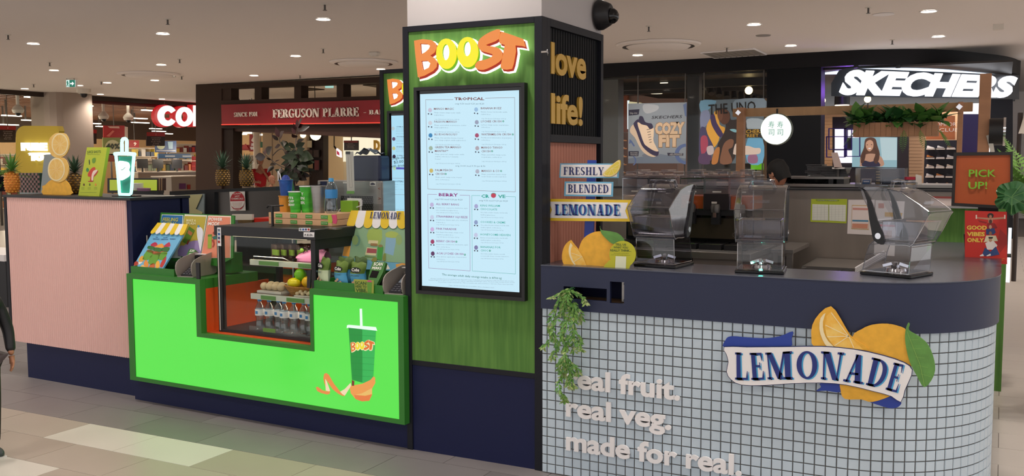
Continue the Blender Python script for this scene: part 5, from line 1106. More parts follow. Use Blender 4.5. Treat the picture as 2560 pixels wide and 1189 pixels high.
a,c=PLY(YT-.25).p(2132,342),PLY(YT-.25).p(2345,303);t=thing('hanging_planter','long timber planter box hung on the beam, full of ferns','planter')
n=15;w_=(c.x-a.x)/n
for k in range(n):MB('timber').box(a.x+k*w_+.001,a.x+(k+1)*w_-.001,YT-.25,YT-.235,a.z,c.z).build('slat',t)
MB('timber').box(a.x,c.x,YT-.235,YT-.05,a.z,c.z-.03).build('box',t)
r=random.Random(4);lf={'leafgreen':MB('leafgreen'),'leafdark':MB('leafdark'),'leaflight':MB('leaflight')}
for k in range(230):
    x=r.uniform(a.x-.03,c.x+.03);y=YT-.15+r.uniform(-.1,.08);an=r.uniform(0,6.28);L=r.uniform(.1,.2);tilt=r.uniform(-.2,1.2)
    b0=Vector((x,y,c.z-.02+r.uniform(0,.06)));d=Vector((math.cos(an)*math.cos(tilt),math.sin(an)*math.cos(tilt)-.2,math.sin(tilt)+.1)).normalized()
    leaf(lf[r.choice(('leafgreen','leafdark','leafdark','leafgreen'))],b0,b0+d*L,L*.5,n=4,curl=.3)
def fern(mb,b0,d,L,w=.05,up=UZ,n=12):
    b0=Vector(b0);d=Vector(d).normalized();s_=d.cross(Vector(up)).normalized();w2=s_.cross(d);pts=[b0+d*(L*i/n)-Vector((0,0,1))*(L*.35*(i/n)**2) for i in range(n+1)]
    mb.tube(pts,[.003*(1-i/(n+1)) for i in range(n+1)],3)
    for i in range(1,n+1):
        t_=i/n;ll=w*math.sin(math.pi*min(1,t_*.85+.1));ax=(pts[i]-pts[i-1]).normalized()
        for sg in (-1,1):leaf(mb,pts[i],pts[i]+(s_*sg+ax*.5).normalized()*ll,ll*.22,up=w2,n=2,curl=.1)
for k,(x,dx) in enumerate(((2175,-.2),(2250,.05),(2282,-.35),(2290,.3),(2330,.7),(2200,.5))):
    p=PLY(YT-.15).p(x,300);fern(lf['leaflight' if k in (0,2,3) else 'leafgreen'],p,(dx,-.1,.9),.2,.05)
for x,dx in ((2300,.2),(2345,.6),(2350,.4),(2140,-.5),(2260,0)):p=PLY(YT-.28).p(x,325);fern(lf['leafgreen'],p,(dx,-.25,-.5),.16,.045)
for k,b in lf.items():b.build('foliage',t,kind='stuff')
MB('steeldark').cyl((a.x+.1,YT-.1,c.z-.02),(a.x+.1,YT-.05,a.z+.32),.006,n=5).build('hanger',t)

t=thing('stall_counter','dark stall counter behind the stainless splash wall','counter');MB('black').box(-2.6,-.2,8.7,9.3,0,1.36).build('body',t);MB('steel').box(-2.62,-.18,8.68,9.32,1.36,1.385).build('top',t)
def onY(name,lab,cat,Y,x0,y0,x1,y1,mn,dep=.2,z0=None,group=None,**k):
    P=PLY(Y);a,c=P.p(x0,y1),P.p(x1,y0);b=MB(mn).box(a.x,c.x,Y,Y+dep,a.z if z0 is None else z0,c.z);return one(b,name,lab,cat,group,**k)
P=PLY(8.9)
t=thing('stall_shelf','steel topped shelf unit stacked with black trays behind the cook','shelf');zc=1.385;a,c=P.p(1968,445),P.p(2116,441)
MB('steel').box(a.x,c.x,8.75,9.15,c.z-.02,c.z).build('top',t);MB('black').box(a.x,a.x+.03,8.75,9.15,zc,c.z-.02).box(c.x-.06,c.x,8.75,9.15,zc,c.z-.02).box(a.x,c.x,9.1,9.15,zc,c.z-.02).box(-1.36,-1.32,8.75,9.1,zc,c.z-.02).build('frame',t);zt=c.z
mat('trayblack','2b2a2c',.35)
src=None;r=random.Random(2)
for x,n_ in ((2038,8),(2068,7),(2098,6)):
    for k in range(n_):
        p=P.p(x,440);b=MB('trayblack');rz=r.uniform(-.15,.15);z=zt+k*.0135;q=Matrix.Rotation(rz,3,'Z');c0=Vector((p.x,8.95,z+.006))
        b.bbox(c0,(.14,.2,.011),mt=q);b.m('5b5a5c').bbox(c0+UZ*.005,(.145,.205,.003),mt=q)
        one(b,'food_tray','black plastic food tray in the stacks on the steel shelf','tray','black trays stacked behind the cook')
for k,x in enumerate((2008,2040,2070)):onY('takeaway_box',['white box leftmost on the stall counter beside the cook','white box in the middle on the stall counter','white box right on the stall counter'][k],'box',8.72,x,476,x+26,484,'e4dcd4',.15,zc)
b=MB('clearplastic');p=P.p(2045,470);b.ball((p.x,8.82,zc+.045),(.1,.07,.045),12,6);one(b,'plastic_bag','crumpled clear plastic bag inside the stall shelf','bag')

t=thing('acrylic_guard','clear acrylic guard box on the stall counter','guard');P=PLY(8.6);a,c=P.p(2137,478),P.p(2262,420)
MB('clearplastic').box(a.x,c.x,8.6,8.605,zc-.02,c.z).box(a.x,a.x+.005,8.6,8.9,zc,c.z).box(c.x-.005,c.x,8.6,8.9,zc,c.z).box(a.x,c.x,8.6,8.9,c.z-.005,c.z).build('panel',t)
t,P=card2('price_board','dark price board ending in $14. on the stall counter','sign',8.8,[(2204,442),(2260,441),(2260,460),(2204,461)],'232a36');b=MB('c8a890');P.text(b,'$14.9',2235,456,5,x2=2257,y2=456,l=.004,off=.02);b.m('8a96a6');P.text(b,'TUNA AVOCADO',2209,451,2,x2=2230,y2=451,l=.004);P.text(b,'FROM $9.5',2209,456,2,x2=2228,y2=456,l=.004);b.build('lettering',t,kind='stuff');q_=P.p(2230,461);MB('black').box(q_.x-.02,q_.x+.02,8.81,8.83,zc,q_.z).build('stand',t)
t,P=card2('small_poster','small blue and cream card on the stall counter','poster',8.8,[(2154,446),(2179,446),(2176,467),(2152,467)],'b7a894',[('print','3f5f85',[(2157,449),(2176,449),(2174,463),(2155,463)],.003),('print','d8d8d8',[(2159,452),(2173,452),(2173,455),(2159,455)],.006)]);q_=P.p(2165,467);MB('black').box(q_.x-.02,q_.x+.02,8.81,8.83,zc,q_.z).build('stand',t)
t,P=card2('narrow_banner','tall narrow brown banner with small writing on the stall','banner',8.85,[(2188,424),(2202,424),(2202,480),(2188,480)],'1c1614');b=MB('a08a60');
for k in range(7):P.poly(b,[(2190,427+k*7),(2200,427+k*7),(2200,431+k*7),(2190,431+k*7)],0,.004)
b.build('lettering',t,kind='stuff')
t=thing('tablet_stand','white framed tablet leaning beside the tray stacks','tablet');P=PLY(8.75);b=MB('d8c0b8');P.poly(b,[(2078,381),(2093,381),(2105,418),(2086,421)],.02);b.build('screen_back',t);b=MB('e9e0da');P.poly(b,[(2080,418),(2108,418),(2108,422),(2080,422)],.1);b.build('foot',t);b=MB('steeldark');q_=P.p(2093,420);b.box(q_.x-.01,q_.x+.01,8.8,8.82,zt,q_.z).build('stand',t)
t=thing('goods_stand','small stand of red and blue packets right of the acrylic guard','stand');P=PLY(8.8);src=None
for k,(c_,y) in enumerate((('b8203c',442),('26324a',450),('c9a24a',458),('2d2a2c',466),('b88050',474))):b=MB(c_);P.poly(b,[(2266,y),(2288,y),(2288,y+7),(2266,y+7)],.1);b.build('packet',t)
b=MB('e6ddd4');P.poly(b,[(2289,436),(2302,440),(2303,482),(2289,482)],.1);b.build('side_board',t)
# ---------------------------------------------------------------- lemonade boards standing on the counter
def c8(a,b):return 1340+a/3.497,380+b/3.497
t=thing('lemonade_stand_sign','tall sign of three boards reading freshly blended lemonade on a blue pole','sign');P=PLY(4.44)
b=MB('royal');P.poly(b,[c8(*q) for q in ((442,70),(515,70),(490,760),(412,760))],.012,-.012);b.build('pole',t)
def board(o,i,cb_,cw,l,nm='board'):
    b=MB(cb_);P.poly(b,[c8(*q) for q in o],.008,l);k=b.build(nm,t);b=MB(cw);P.poly(b,[c8(*q) for q in i],.0,l+.0012);b.build('white_field',k)
board([(212,98),(724,100),(720,226),(204,224)],[(222,108),(714,110),(710,216),(216,214)],'6fb4d8','white',.002)
board([(252,256),(674,260),(670,388),(246,384)],[(266,270),(662,273),(658,374),(262,370)],'6fb4d8','white',.002)
board([(75,408),(854,418),(824,512),(852,606),(74,598),(108,503)],[(118,432),(810,440),(784,512),(808,580),(120,574),(144,503)],'yellow','white',.006)
b=MB('23306e');P.serif(b,'FRESHLY',*c8(244,198),19.5,*c8(596,202),l=.005,gap=.1);P.serif(b,'BLENDED',*c8(283,354),20.5,*c8(640,358),l=.005,gap=.12);b.build('lettering',t,kind='stuff')
b=MB('5aa6d2');P.serif(b,'LEMONADE',*c8(183,552),27,*c8(748,557),l=.0088,gap=.12);b.m('1f2f86');P.serif(b,'LEMONADE',*c8(173,549),27,*c8(738,554),l=.0098,gap=.12);b.build('lettering',t,kind='stuff')
def wedge(P,t,f,rim,flesh,c,l,pith='pith'):
    b=MB('yellow');P.poly(b,[f(*q) for q in rim],.006,l);o=b.build('lemon_slice',t)
    n=len(rim);cx_=sum(q[0] for q in rim)/n;cy_=sum(q[1] for q in rim)/n;sc=lambda k:[(cx_+(x-cx_)*k,cy_+(y-cy_)*k) for x,y in rim]
    b=MB(pith);P.poly(b,[f(*q) for q in sc(.94)],0,l+.0008);b.m('e3cf4e');P.poly(b,[f(*q) for q in sc(.84)],0,l+.0014);b.m(pith)
    for q in flesh:rule(P,b,[f(*c),f(*q)],.0008,l+.002)
    b.build('slice_face',o)
wedge(P,t,c8,smoothpts([(590,195),(640,140),(690,95),(735,68),(746,100),(735,150),(700,195),(640,216)],3),[(610,185),(640,205),(690,190),(730,150),(738,105)],(672,140),.012)

t=thing('lemon_cutout','flat lemon cut out with a green leaf standing on the counter left end','sign');P=PLY(4.36)
b=MB('lemon');P.poly(b,smoothpts([c8(*q) for q in ((372,852),(400,775),(450,725),(520,695),(590,697),(650,735),(700,800),(715,900),(690,985))],3,False)+[c8(690,1012),c8(350,998)],.006);b.build('whole_lemon',t)
b=MB('lemon');P.poly(b,smoothpts([c8(*q) for q in ((250,998),(228,930),(238,850),(268,795),(305,768))],3,False)+[c8(370,850),c8(356,998)],.006,.002);o=b.build('lemon_wedge',t)
b=MB('pith');P.poly(b,smoothpts([c8(*q) for q in ((355,998),(318,960),(290,890),(290,830),(305,790))],3,False)+smoothpts([c8(*q) for q in ((322,815),(308,850),(310,900),(335,960),(372,998))],3,False),0,.003);b.m('lemonflesh');P.poly(b,smoothpts([c8(*q) for q in ((322,815),(308,850),(310,900),(335,960),(362,998))],3,False)+[c8(450,1003),c8(410,910),c8(370,852)],0,.0036)
b.m('pith');
for q in ((330,960),(312,880)):rule(P,b,[c8(405,912),c8(*q)],.0012,.0045)
b.build('wedge_face',o)
b=MB('leafgreen');P.poly(b,smoothpts([c8(*q) for q in ((560,645),(572,680),(640,690),(720,710),(775,772),(745,800),(670,800),(600,740),(570,700))],3),.005,.004);o=b.build('leaf',t);b=MB('6c9a4a');rule(P,b,[c8(570,690),c8(650,740),c8(750,785)],.001,.005);b.build('leaf_vein',o)
mat('limey','bdbb2c',.6)
t=thing('round_card','round lime green card asking tell us what you really think','sign');P=PLY(4.325)
b=MB('limey');P.poly(b,[c8(*q) for q in arc(757,893,114,120,60,350,24)][:0]+[c8(*q) for q in [(585,1018),(600,985),(622,965),(640,945)]+arc(757,893,116,118,152,415,22)+[(810,1026)]],.004);b.build('card',t)
b=MB('3f5a28');
for s_,x,y,x2,h_ in (('TELL US',694,814,788,5),('WHAT YOU',678,840,804,5),('REALLY THINK...',650,866,834,5)):P.text(b,s_,*c8(x,y),h_,x2=c8(x2,0)[0],y2=c8(0,y+3)[1],l=.001,off=.025)
P.text(b,'Scan and let us know about',*c8(680,886),1.8,x2=c8(812,0)[0],y2=c8(0,888)[1],l=.001);P.text(b,'how we went today, thank you',*c8(660,900),1.8,x2=c8(826,0)[0],y2=c8(0,903)[1],l=.001);b.build('lettering',t,kind='stuff')
b=MB('dfe3c4');P.poly(b,[c8(*q) for q in ((697,908),(790,912),(786,1016),(692,1012))],0,.0012);b.build('pale_square',t)
# ---------------------------------------------------------------- big lemonade sign on the tiles
def c9(a,b):return 1780+a/2.247,660+b/2.247
t=thing('lemonade_sign','large cut out lemonade ribbon sign with lemons fixed on the tiles','sign');P=PLY(4.262)
def pg(nm,col,pts,l,th=.008,par=None,sm=3):b=MB(col);q=smoothpts(pts,sm) if sm else pts;P.poly(b,[c9(*k) for k in q],th,l);return b.build(nm,par or t)
pg('ribbon_tail','royal',[(72,470),(76,425),(105,405),(200,412),(300,416),(380,405),(452,378),(446,420),(432,468),(250,470)],0)
pg('ribbon_tail','royal',[(585,712),(612,690),(610,668),(720,668),(722,718),(640,710)],0);pg('ribbon_tail','royal',[(885,765),(1000,720),(1062,770),(1045,802),(1000,808),(940,792)],.0)
pg('whole_lemon','lemon',[(788,410),(840,365),(900,340),(980,334),(1050,348),(1092,372),(1120,450),(1125,560),(1060,700),(1000,740),(900,772),(840,758),(745,754),(722,700),(725,640),(800,560)],.004)
o=pg('lemon_wedge','lemon',[(668,235),(605,275),(565,340),(560,410),(578,465),(700,470),(880,480),(820,430),(775,395),(720,300)],.008,sm=2)
pg('wedge_pith','pith',[(640,272),(625,320),(630,380),(655,430),(690,465),(650,462),(622,420),(605,360),(612,300)],.0095,0,o,2)
pg('wedge_flesh','lemonflesh',[(672,262),(645,290),(636,340),(645,400),(680,450),(700,468),(850,476),(800,425),(765,395),(710,310)],.0095,0,o,0)
b=MB('pith');
for q in ((640,340),(650,405),(690,455),(672,270),(800,470)):rule(P,b,[c9(770,402),c9(*q)],.0016,.0105)
b.build('wedge_ribs',o,kind='stuff')
o=pg('leaf','leafgreen',[(1088,372),(1102,328),(1112,336),(1108,368),(1160,400),(1215,450),(1250,540),(1248,620),(1195,688),(1150,620),(1110,540),(1088,440)],.012)
b=MB('7fae52');rule(P,b,[c9(1098,375),c9(1130,460),c9(1170,560),c9(1195,680)],.0012,.0135)
for k in range(5):rule(P,b,[c9(1110+k*16,420+k*48),c9(1160+k*18,420+k*52)],.0006,.0132)
b.build('leaf_vein',o,kind='stuff')
RIB=[(75,462),(200,464),(420,462),(620,460),(800,476),(960,510),(1080,550),(1125,590),(1108,650),(1085,700),(1062,768),(1010,735),(900,705),(760,672),(620,660),(450,664),(300,674),(170,672),(112,642),(88,600),(98,545),(86,500)]
pg('ribbon_edge','1f2a5c',grow(RIB,4),.014,.008,sm=2);pg('ribbon','white',RIB,.0165,.006,sm=2)
bt=[(135,643),(240,645),(345,640),(480,640),(610,640),(715,648),(840,666),(950,690),(1042,716)];tp=[(135,491),(228,494),(330,492),(478,482),(610,484),(745,492),(870,510),(1000,542),(1082,560)]
def cur(T,u_):
    k=min(int(u_*(len(T)-1)),len(T)-2);f=u_*(len(T)-1)-k;return (T[k][0]+(T[k+1][0]-T[k][0])*f,T[k][1]+(T[k+1][1]-T[k][1])*f)
def lfn(dx,dy,l):
    def fn(a,b_):p,q=cur(bt,a),cur(tp,a);return P.p(*c9(p[0]+(q[0]-p[0])*b_+dx,p[1]+(q[1]-p[1])*b_+dy),l)
    return fn
b=MB('41a4d6');serif(b,'LEMONADE',(0,0,0),UX,UZ,1,1,gap=.16,fn=lfn(8,4,.0175));b.m('1f2f7c');serif(b,'LEMONADE',(0,0,0),UX,UZ,1,1,gap=.16,fn=lfn(0,0,.0182));b.build('lettering',t,kind='stuff')
MB('steeldark').cyl((-.9,4.3,.7),(-.9,4.262,.7),.012,n=6).cyl((-.7,4.3,.66),(-.7,4.262,.66),.012,n=6).build('standoff',t,kind='stuff')
# ---------------------------------------------------------------- trailing plant out of the band opening
t=thing('trailing_plant','artificial trailing green vine hanging out of the band opening','plant');P=PLY(4.25)
def cv(a,b):return 1340+a/3.835,690+b/3.835
r=random.Random(11);mats_={k:MB(k) for k in ('leafgreen','leaflight','palm')};st=MB('leafdark')
strands=[[(330,110),(250,240),(200,330),(180,480),(150,620),(110,665)],[(340,110),(300,260),(230,400),(215,560),(230,680),(205,765)],[(350,110),(345,260),(350,400),(330,520),(330,660),(330,760)],[(345,110),(380,230),(400,350),(420,520),(450,620),(485,680)],[(350,110),(370,300),(390,450),(380,600),(385,710)],[(340,110),(420,160),(490,260)],[(335,120),(250,170),(175,200)],[(345,115),(300,300),(280,470),(300,600),(295,700)],[(350,120),(420,300),(450,440)],
           [(330,740),(290,830),(270,960),(290,1100),(300,1180)],[(335,750),(350,860),(370,950),(400,1040)],[(335,740),(330,860),(340,960),(370,1040)],[(330,760),(260,850),(290,950)],[(335,750),(400,850),(420,930)]]
for k,s_ in enumerate(strands):
    pts=smoothpts(s_,6,False);d=.02+.035*r.random();W_=[P.p(*cv(*q),d+.02*math.sin(i*.5)) for i,q in enumerate(pts)]
    W_[0]=W_[0]+Vector((0,.05,0)) if k<9 else W_[0];st.tube(W_,.0014,4)
    for i in range(1,len(W_)):
        if k>=9 and i<2:continue
        dirn=(W_[i]-W_[i-1]).normalized()
        for _ in range(4):
            an=r.uniform(0,6.28);side=Vector((math.cos(an),-abs(math.sin(an))*.7,0));v=(dirn*r.uniform(.3,1.1)+side*r.uniform(.5,1)).normalized()
            b0=W_[i]+side*.004;L=r.uniform(.018,.03);tip_=i>len(W_)-5
            leaf(mats_['leaflight' if (tip_ and r.random()<.6) or r.random()<.12 else ('palm' if r.random()<.5 else 'leafgreen')],b0,b0+v*L,L*.42,up=Vector((r.uniform(-1,1),-1,.3)),n=3,curl=.2)
st.build('stems',t,kind='stuff')
for b in mats_.values():b.build('leaves',t,kind='stuff')
# ---------------------------------------------------------------- blender enclosures
def enclosure(lab,loc,rz,mt_='clearplastic',s=1.0):
    t=thing('blender_enclosure',lab,'blender',None,loc=loc,rz=rz);W=.112*s
    def ex(nm,prof,w_,mn,par=t,bev=.006,open_=False,y=0):
        b=MB(mn);A=[(y-w_,f*s,z*s*.95) for f,z in prof];n=len(prof);B=[(y+w_,f*s,z*s*.95) for f,z in prof]
        b.poly(A,0,(-1,0,0));b.poly(B,0,(1,0,0));b.add(A+B,[(i,(i+1) % n,n+(i+1) % n,n+i) for i in range(n)])
        if mn==mt_:
            b.m('plasticedge');L_=A+[A[0]];M_=B+[B[0]];b.tube(L_,.0022,5).tube(M_,.0022,5)
            for q in range(0,n,max(1,n//5)):b.cyl(A[q],B[q],.002,n=5,caps=False)
            b.m(mn)
        return b.build(nm,par,bevel=0 if mn==mt_ else bev)
    low=[(.11,.02),(.095,.10),(.08,.15),(.055,.172),(-.118,.168),(-.122,.15),(-.115,.02)]
    ex('lower_housing',low,W*.92,mt_)
    hood=[(.125,.425),(.06,.437),(-.05,.418),(-.09,.398),(-.2,.325),(-.198,.30),(-.135,.168),(-.10,.16),(.02,.158),(.056,.192),(.058,.267),(.092,.346)]
    hood=smoothpts(hood,2)
    o=ex('hood',hood,W,mt_,bev=.008)
    ins=[(.02,.27),(-.165,.27),(-.13,.18),(.02,.18)];ex('inner_cup',ins,W*.86,mt_,o,.004)
    b=MB(mt_);b.tube([(-.06,-.05,.425),(-.05,-.06,.452),(0,-.062,.458),(.05,-.06,.452),(.06,-.05,.425)],.009,8);b.tube([(-.06,.0,.428),(-.05,.0,.46),(0,0,.466),(.05,0,.46),(.06,0,.428)],.009,8);b.bbox((0,-.03,.462),(.11,.055,.006));b.v=[Vector((p.x*s,p.y*s,p.z*s*.95)) for p in b.v];b.build('grip',o)
    for sx in (-1,1):
        x=sx*(W+.004);arm=smoothpts([(.135,.428),(.118,.432),(.09,.37),(.075,.28),(.062,.22),(.05,.175),(.012,.155),(-.002,.175),(.008,.215),(.035,.27),(.062,.35),(.095,.41)],2)
        ex('side_arm',arm,.004,'black',t,.002,y=x)
        b=MB('chrome');b.cyl((x+sx*.003,.028*s,.187*s),(x+sx*.008,.028*s,.187*s),.014,n=14);b.build('pivot_cap',t)
    b=MB('gloss');b.box(-W*1.02,W*1.02,-.125,.115,0,.014);b.build('base',t,bevel=.004)
    b=MB('chrome');b.lathe([(.05,.014),(.045,.03),(.02,.034),(.02,.045)],n=10);
    for k in range(4):an=k*math.pi/2+.4;b.bbox((.035*math.cos(an),.035*math.sin(an),.045),(.04,.016,.012),mt=Matrix.Rotation(an,3,'Z')@Matrix.Rotation(.3,3,'Y'))
    b.build('drive_socket',t)
    b=MB('offwhite');rr=[(-.05,-.1505,.362),(.05,-.1505,.362)];b.bbox((0,-.151,.358),(.1,.003,.014),mt=Matrix.Rotation(-.6,3,'X')) if 0 else None
    b=MB(mt_);b.bbox((0,-.149*s,.345*s),(.085,.006,.013),mt=Matrix.Rotation(.55,3,'X'));b.build('name_bar',o)
    return t
p=fz(1630,672,1.076);enclosure('smoky clear blender cover behind the lemonade board',(p.x,4.53,1.0755),-.1,'smokeplastic',.97)
enclosure('clear blender cover in the middle of the counter, seen from the front',(fz(1903,690,1.076).x*4.5/fz(1903,690,1.076).y,4.5,1.0755),.14,'clearplastic',.97)
enclosure('clear blender cover at the counter right end, seen from the side with a black arm',(-.415,4.62,1.0755),1.2,'clearplastic',.97)
l=bpy.data.lights.new('blender_light','POINT');l.energy=.25;l.color=(.1,1,.6);l.shadow_soft_size=.01;lo=bpy.data.objects.new('blender_light',l);COL.objects.link(lo);lo.location=(-.98,4.42,1.10)
# ---------------------------------------------------------------- back benches and splash wall
mat('splash','8f857c',.38,metal=.6,noise=.15,scale=2,stretch=(3,1,.3));YB_=7.3;P=PLY(YB_)
t=thing('splash_wall','long brushed stainless splash wall with a thin black ledge on top','wall panel');a,c=P.p(1500,700),P.p(2420,478)
MB('splash').box(-2.95,-.45,YB_,YB_+.05,0,1.372).box(-.45,.05,YB_,YB_+.05,1.275,1.372).build('steel_sheet',t);MB('black').box(-2.97,.06,YB_-.02,YB_+.1,1.372,1.385).build('ledge',t)
t=thing('green_end_panel','green timber end panel behind the clear blender at the right','panel');MB('greenwood').box(-.45,.05,YB_-.04,YB_,0,1.262).build('board',t);MB('steel').box(-.47,-.05,YB_-.09,YB_,1.262,1.275).build('steel_ledge',t)
MB('e:e8f4ff:1.6').box(.052,.075,YB_-.04,YB_+.02,.76,1.13).build('far_glow',t,label='white glow of a distant light, put on the panel edge')  # stands in for a light further off; the panel itself has no lamp
def paper(lab,pts,mn,Y=YB_-.002,parts=(),cat='notice',nm='notice'):
    P=PLY(Y);t=thing(nm,lab,cat);b=MB(mn);P.poly(b,pts,.001);b.build('sheet',t)
    for c_,q,l in parts:b=MB(c_);P.poly(b,q,0,l);b.build('print',t)
    return t,P
t,P=paper('lime green roster chart with white grids on the splash wall',[(2028,497),(2118,497),(2116,558),(2026,554)],'a9b82c',parts=[('dfe0d4',[(2031,510),(2071,511),(2071,551),(2030,550)],.001),('dfe0d4',[(2073,511),(2115,512),(2114,553),(2073,551)],.001),('7f9a20',[(2040,498),(2098,499),(2098,502),(2040,501)],.001)])
b=MB('a8a89c')
for k in range(9):rule(P,b,[(2031,514+k*4.2),(2114,515.5+k*4.2)],.0006,.002);rule(P,b,[(2035+k*9,511),(2034+k*9,551)],.0005,.002)
P.text(b,'ROSTER & TIMESHEET',2044,501.5,2.2,x2=2094,y2=502,l=.002,off=.02);b.build('grid_lines',t,kind='stuff')
t,P=paper('white sheet with a pink and blue table on the splash wall',[(2121,499),(2187,499),(2182,587),(2118,584)],'d8d0ce',parts=[('c9a46a',[(2130,512),(2175,513),(2172,574),(2128,572)],.0006),('e2d4cf',[(2131,514),(2174,515),(2171,572),(2129,570)],.001),('c98a80',[(2132,519),(2172,520),(2172,525),(2132,524)],.0016),('3f7fa0',[(2131,549),(2171,550),(2171,554),(2131,553)],.0016),('c98a70',[(2131,558),(2170,559),(2169,571),(2130,569)],.0016)])
t,P=paper('tall white recipe sheet with a red header half behind the clear blender',[(2187,560),(2240,562),(2236,640),(2185,636)],'d9d2cc',parts=[('b8352c',[(2187,560),(2240,562),(2240,567),(2187,565)],.001),('c9a48a',[(2194,574),(2230,576),(2229,596),(2193,594)],.001)])
t,P=paper('white notice with orange pictures above the red headed sheet',[(2189,500),(2262,503),(2258,556),(2187,552)],'d6cfcc',parts=[('c9a04a',[(2212,530),(2256,532),(2254,542),(2212,541)],.001),('b87a70',[(2196,508),(2210,508),(2210,520),(2196,520)],.001)])
t,P=paper('small pale sheet with a pink edge beside the pick up sign',[(2328,490),(2380,491),(2380,515),(2327,513)],'d8c8c4',parts=[('b85a55',[(2328,490),(2380,491),(2380,496),(2328,495)],.001)])
t=thing('steel_bench','stainless bench with a shelf right of the middle blender','bench');MB('steel').box(-1.40,-1.25,6.62,YB_-.06,.955,.985).build('top',t,bevel=.003);MB('steel').box(-1.30,-1.26,6.64,6.68,0,.955).build('leg',t);MB('steel').box(-1.39,-1.36,6.64,6.68,0,.955).build('leg',t);MB('steeldark').box(-1.38,-1.3,6.70,6.72,.0,.93).build('back_panel',t)
t=thing('chest_freezer','low white freezer with a steel rim behind the counter','freezer');MB('b9b3ae').box(-1.18,-.52,6.7,7.25,0,.84).build('body',t,bevel=.01);MB('steel').box(-1.2,-.5,6.68,7.27,.84,.87).build('rim',t);MB('steel').box(-1.2,-1.17,6.66,6.7,.2,.86).build('hinge_post',t)
b=MB('white')
for k in range(3):p,q=PLY(6.1).p(2140,678+k*4-6),PLY(6.1).p(2212,630+k*5);b.cyl(p,q,.012,n=8)
one(b,'white_rails','three slanted white rails behind the right hand blender base','rail')
t=thing('drawer_bench','stainless bench with a drawer under the juice dispensers','bench');zt=.995
MB('steel').box(-2.6,-1.42,6.1,6.9,zt-.045,zt).build('top',t,bevel=.004);MB('splash').box(-2.58,-1.44,6.16,6.88,.0,zt-.045).build('body',t)
P=PLY(6.155);b=MB('black');P.poly(b,[(1673,638),(1731,640),(1731,676),(1673,672)],.01,0);b.build('dark_recess',t)
b=MB('9a9088');P.poly(b,[(1733,640),(1846,643),(1846,700),(1733,697)],.015,.01);o=b.build('drawer',t);b=MB('chrome');p,q=P.p(1770,669,.03),P.p(1803,671,.03);b.tube([p+Vector((0,.025,-.01)),p,q,q+Vector((0,.025,-.01))],.004,6);b.build('handle',o)

def dispenser(lab,xs,yt,full,Y=6.42):
    t=thing('juice_dispenser',lab,'dispenser');P=PLY(Y)
    z_top=P.p(xs[0],yt+24).z;zb=P.p(xs[0],522).z;X_=[P.p(x,450).x for x in xs]
    for i in range(len(xs)-1):
        a,c=X_[i]+.004,X_[i+1]-.004;col=full[i]
        b=MB('jug');b.box(a,c,Y,Y+.3,zb,z_top);
        b.m('plasticedge')
        for x_ in (a,c):b.box(x_-.003,x_+.003,Y-.003,Y+.003,zb,z_top)
        b.box(a,c,Y-.003,Y+.003,z_top-.008,z_top).box(a,c,Y-.003,Y+.003,zb,zb+.006);o=b.build('bowl',t)
        b=MB('jug');b.box(a-.006,c+.006,Y-.012,Y+.31,z_top,z_top+.018);b.box(a+.012,c-.012,Y+.02,Y+.28,z_top+.018,z_top+.045);b.box((a+c)/2-.03,(a+c)/2+.03,Y+.05,Y+.25,z_top+.045,z_top+.058);b.build('lid',o,bevel=.008)
        b=MB('offwhite');b.box((a+c)/2-.03,(a+c)/2+.03,Y-.003,Y-.001,z_top-.10,z_top-.09);b.build('label',o)
        if col:zj=zb+(z_top-zb)*.42;b=MB(col);b.box(a+.006,c-.006,Y+.006,Y+.294,zb+.005,zj);b.build('juice',o)
        m_=(a+c)/2;b=MB('steeldark');b.lathe([(.0,-.018),(.032,-.018),(.036,.02),(.028,.04),(0,.04)],(m_,Y-.03,zb-.0),14);b.m('black').box(m_-.03,m_+.03,Y-.03,Y+.01,zb-.1,zb-.01);b.m('chrome').box(m_-.012,m_+.012,Y-.055,Y-.045,zb-.05,zb+.005);b.m('offwhite').box(m_-.018,m_+.018,Y-.068,Y-.064,zb+.045,zb+.058);b.build('tap',t)
    a,c=X_[0],X_[-1]
    MB('black').box(a+.01,c-.01,Y,Y+.32,zb-.04,zb).build('bowl_deck',t);MB('gloss').box(a+.01,c-.01,Y+.06,Y+.32,zt,zb-.04).build('tower',t)
    mat('olive','4a4234',.3,metal=.4) if 'olive' not in M else None
    MB('olive').box(a+.03,c-.02,Y+.045,Y+.06,zt+.06,zb-.06).build('front_panel',t)
    b=MB('black')
    for i in range(len(xs)-1):x0_,x1_=X_[i]+.01,X_[i+1]-.01;b.box(x0_,x1_,Y-.16,Y+.05,zt,zt+.035);b.m('chrome').box(x0_+.01,x1_-.01,Y-.155,Y-.15,zt+.03,zt+.04).m('black')
    b.build('drip_tray',t,kind='stuff');return t,X_,zb
t,X_,zb=dispenser('three bowl juice dispenser with orange juice behind the counter',[1700,1762,1824,1886],420,['juice','juice','juice'])
b=MB('1c1014').box((X_[1]),X_[2],6.40,6.404,zb+.0,zb+.11);b.build('dark_card',t,label='dark card hung over the middle bowl')
P=PLY(6.46);b=MB('9a8f80')
for k in range(10):a_=k*.628;rule(P,b,[(1838+4*math.cos(a_),587+5*math.sin(a_)),(1838+8*math.cos(a_),587+8*math.sin(a_))],.0012,.002)
P.text(b,'Nectar',1846,586,3.5,x2=1862,y2=585,l=.002);b.build('emblem',t,kind='stuff')
t,X_,zb=dispenser('two bowl juice dispenser half hidden by the smoky blender cover',[1556,1622,1688],420,['milk',None]) if mat('milk','d8c2a0',.5) else 0
b=MB('black')
for k in range(18):b.box(X_[-1]+.002,X_[-1]+.008,6.46,6.7,zt+.03+k*.02,zt+.04+k*.02)
b.build('side_vents',t,kind='stuff')

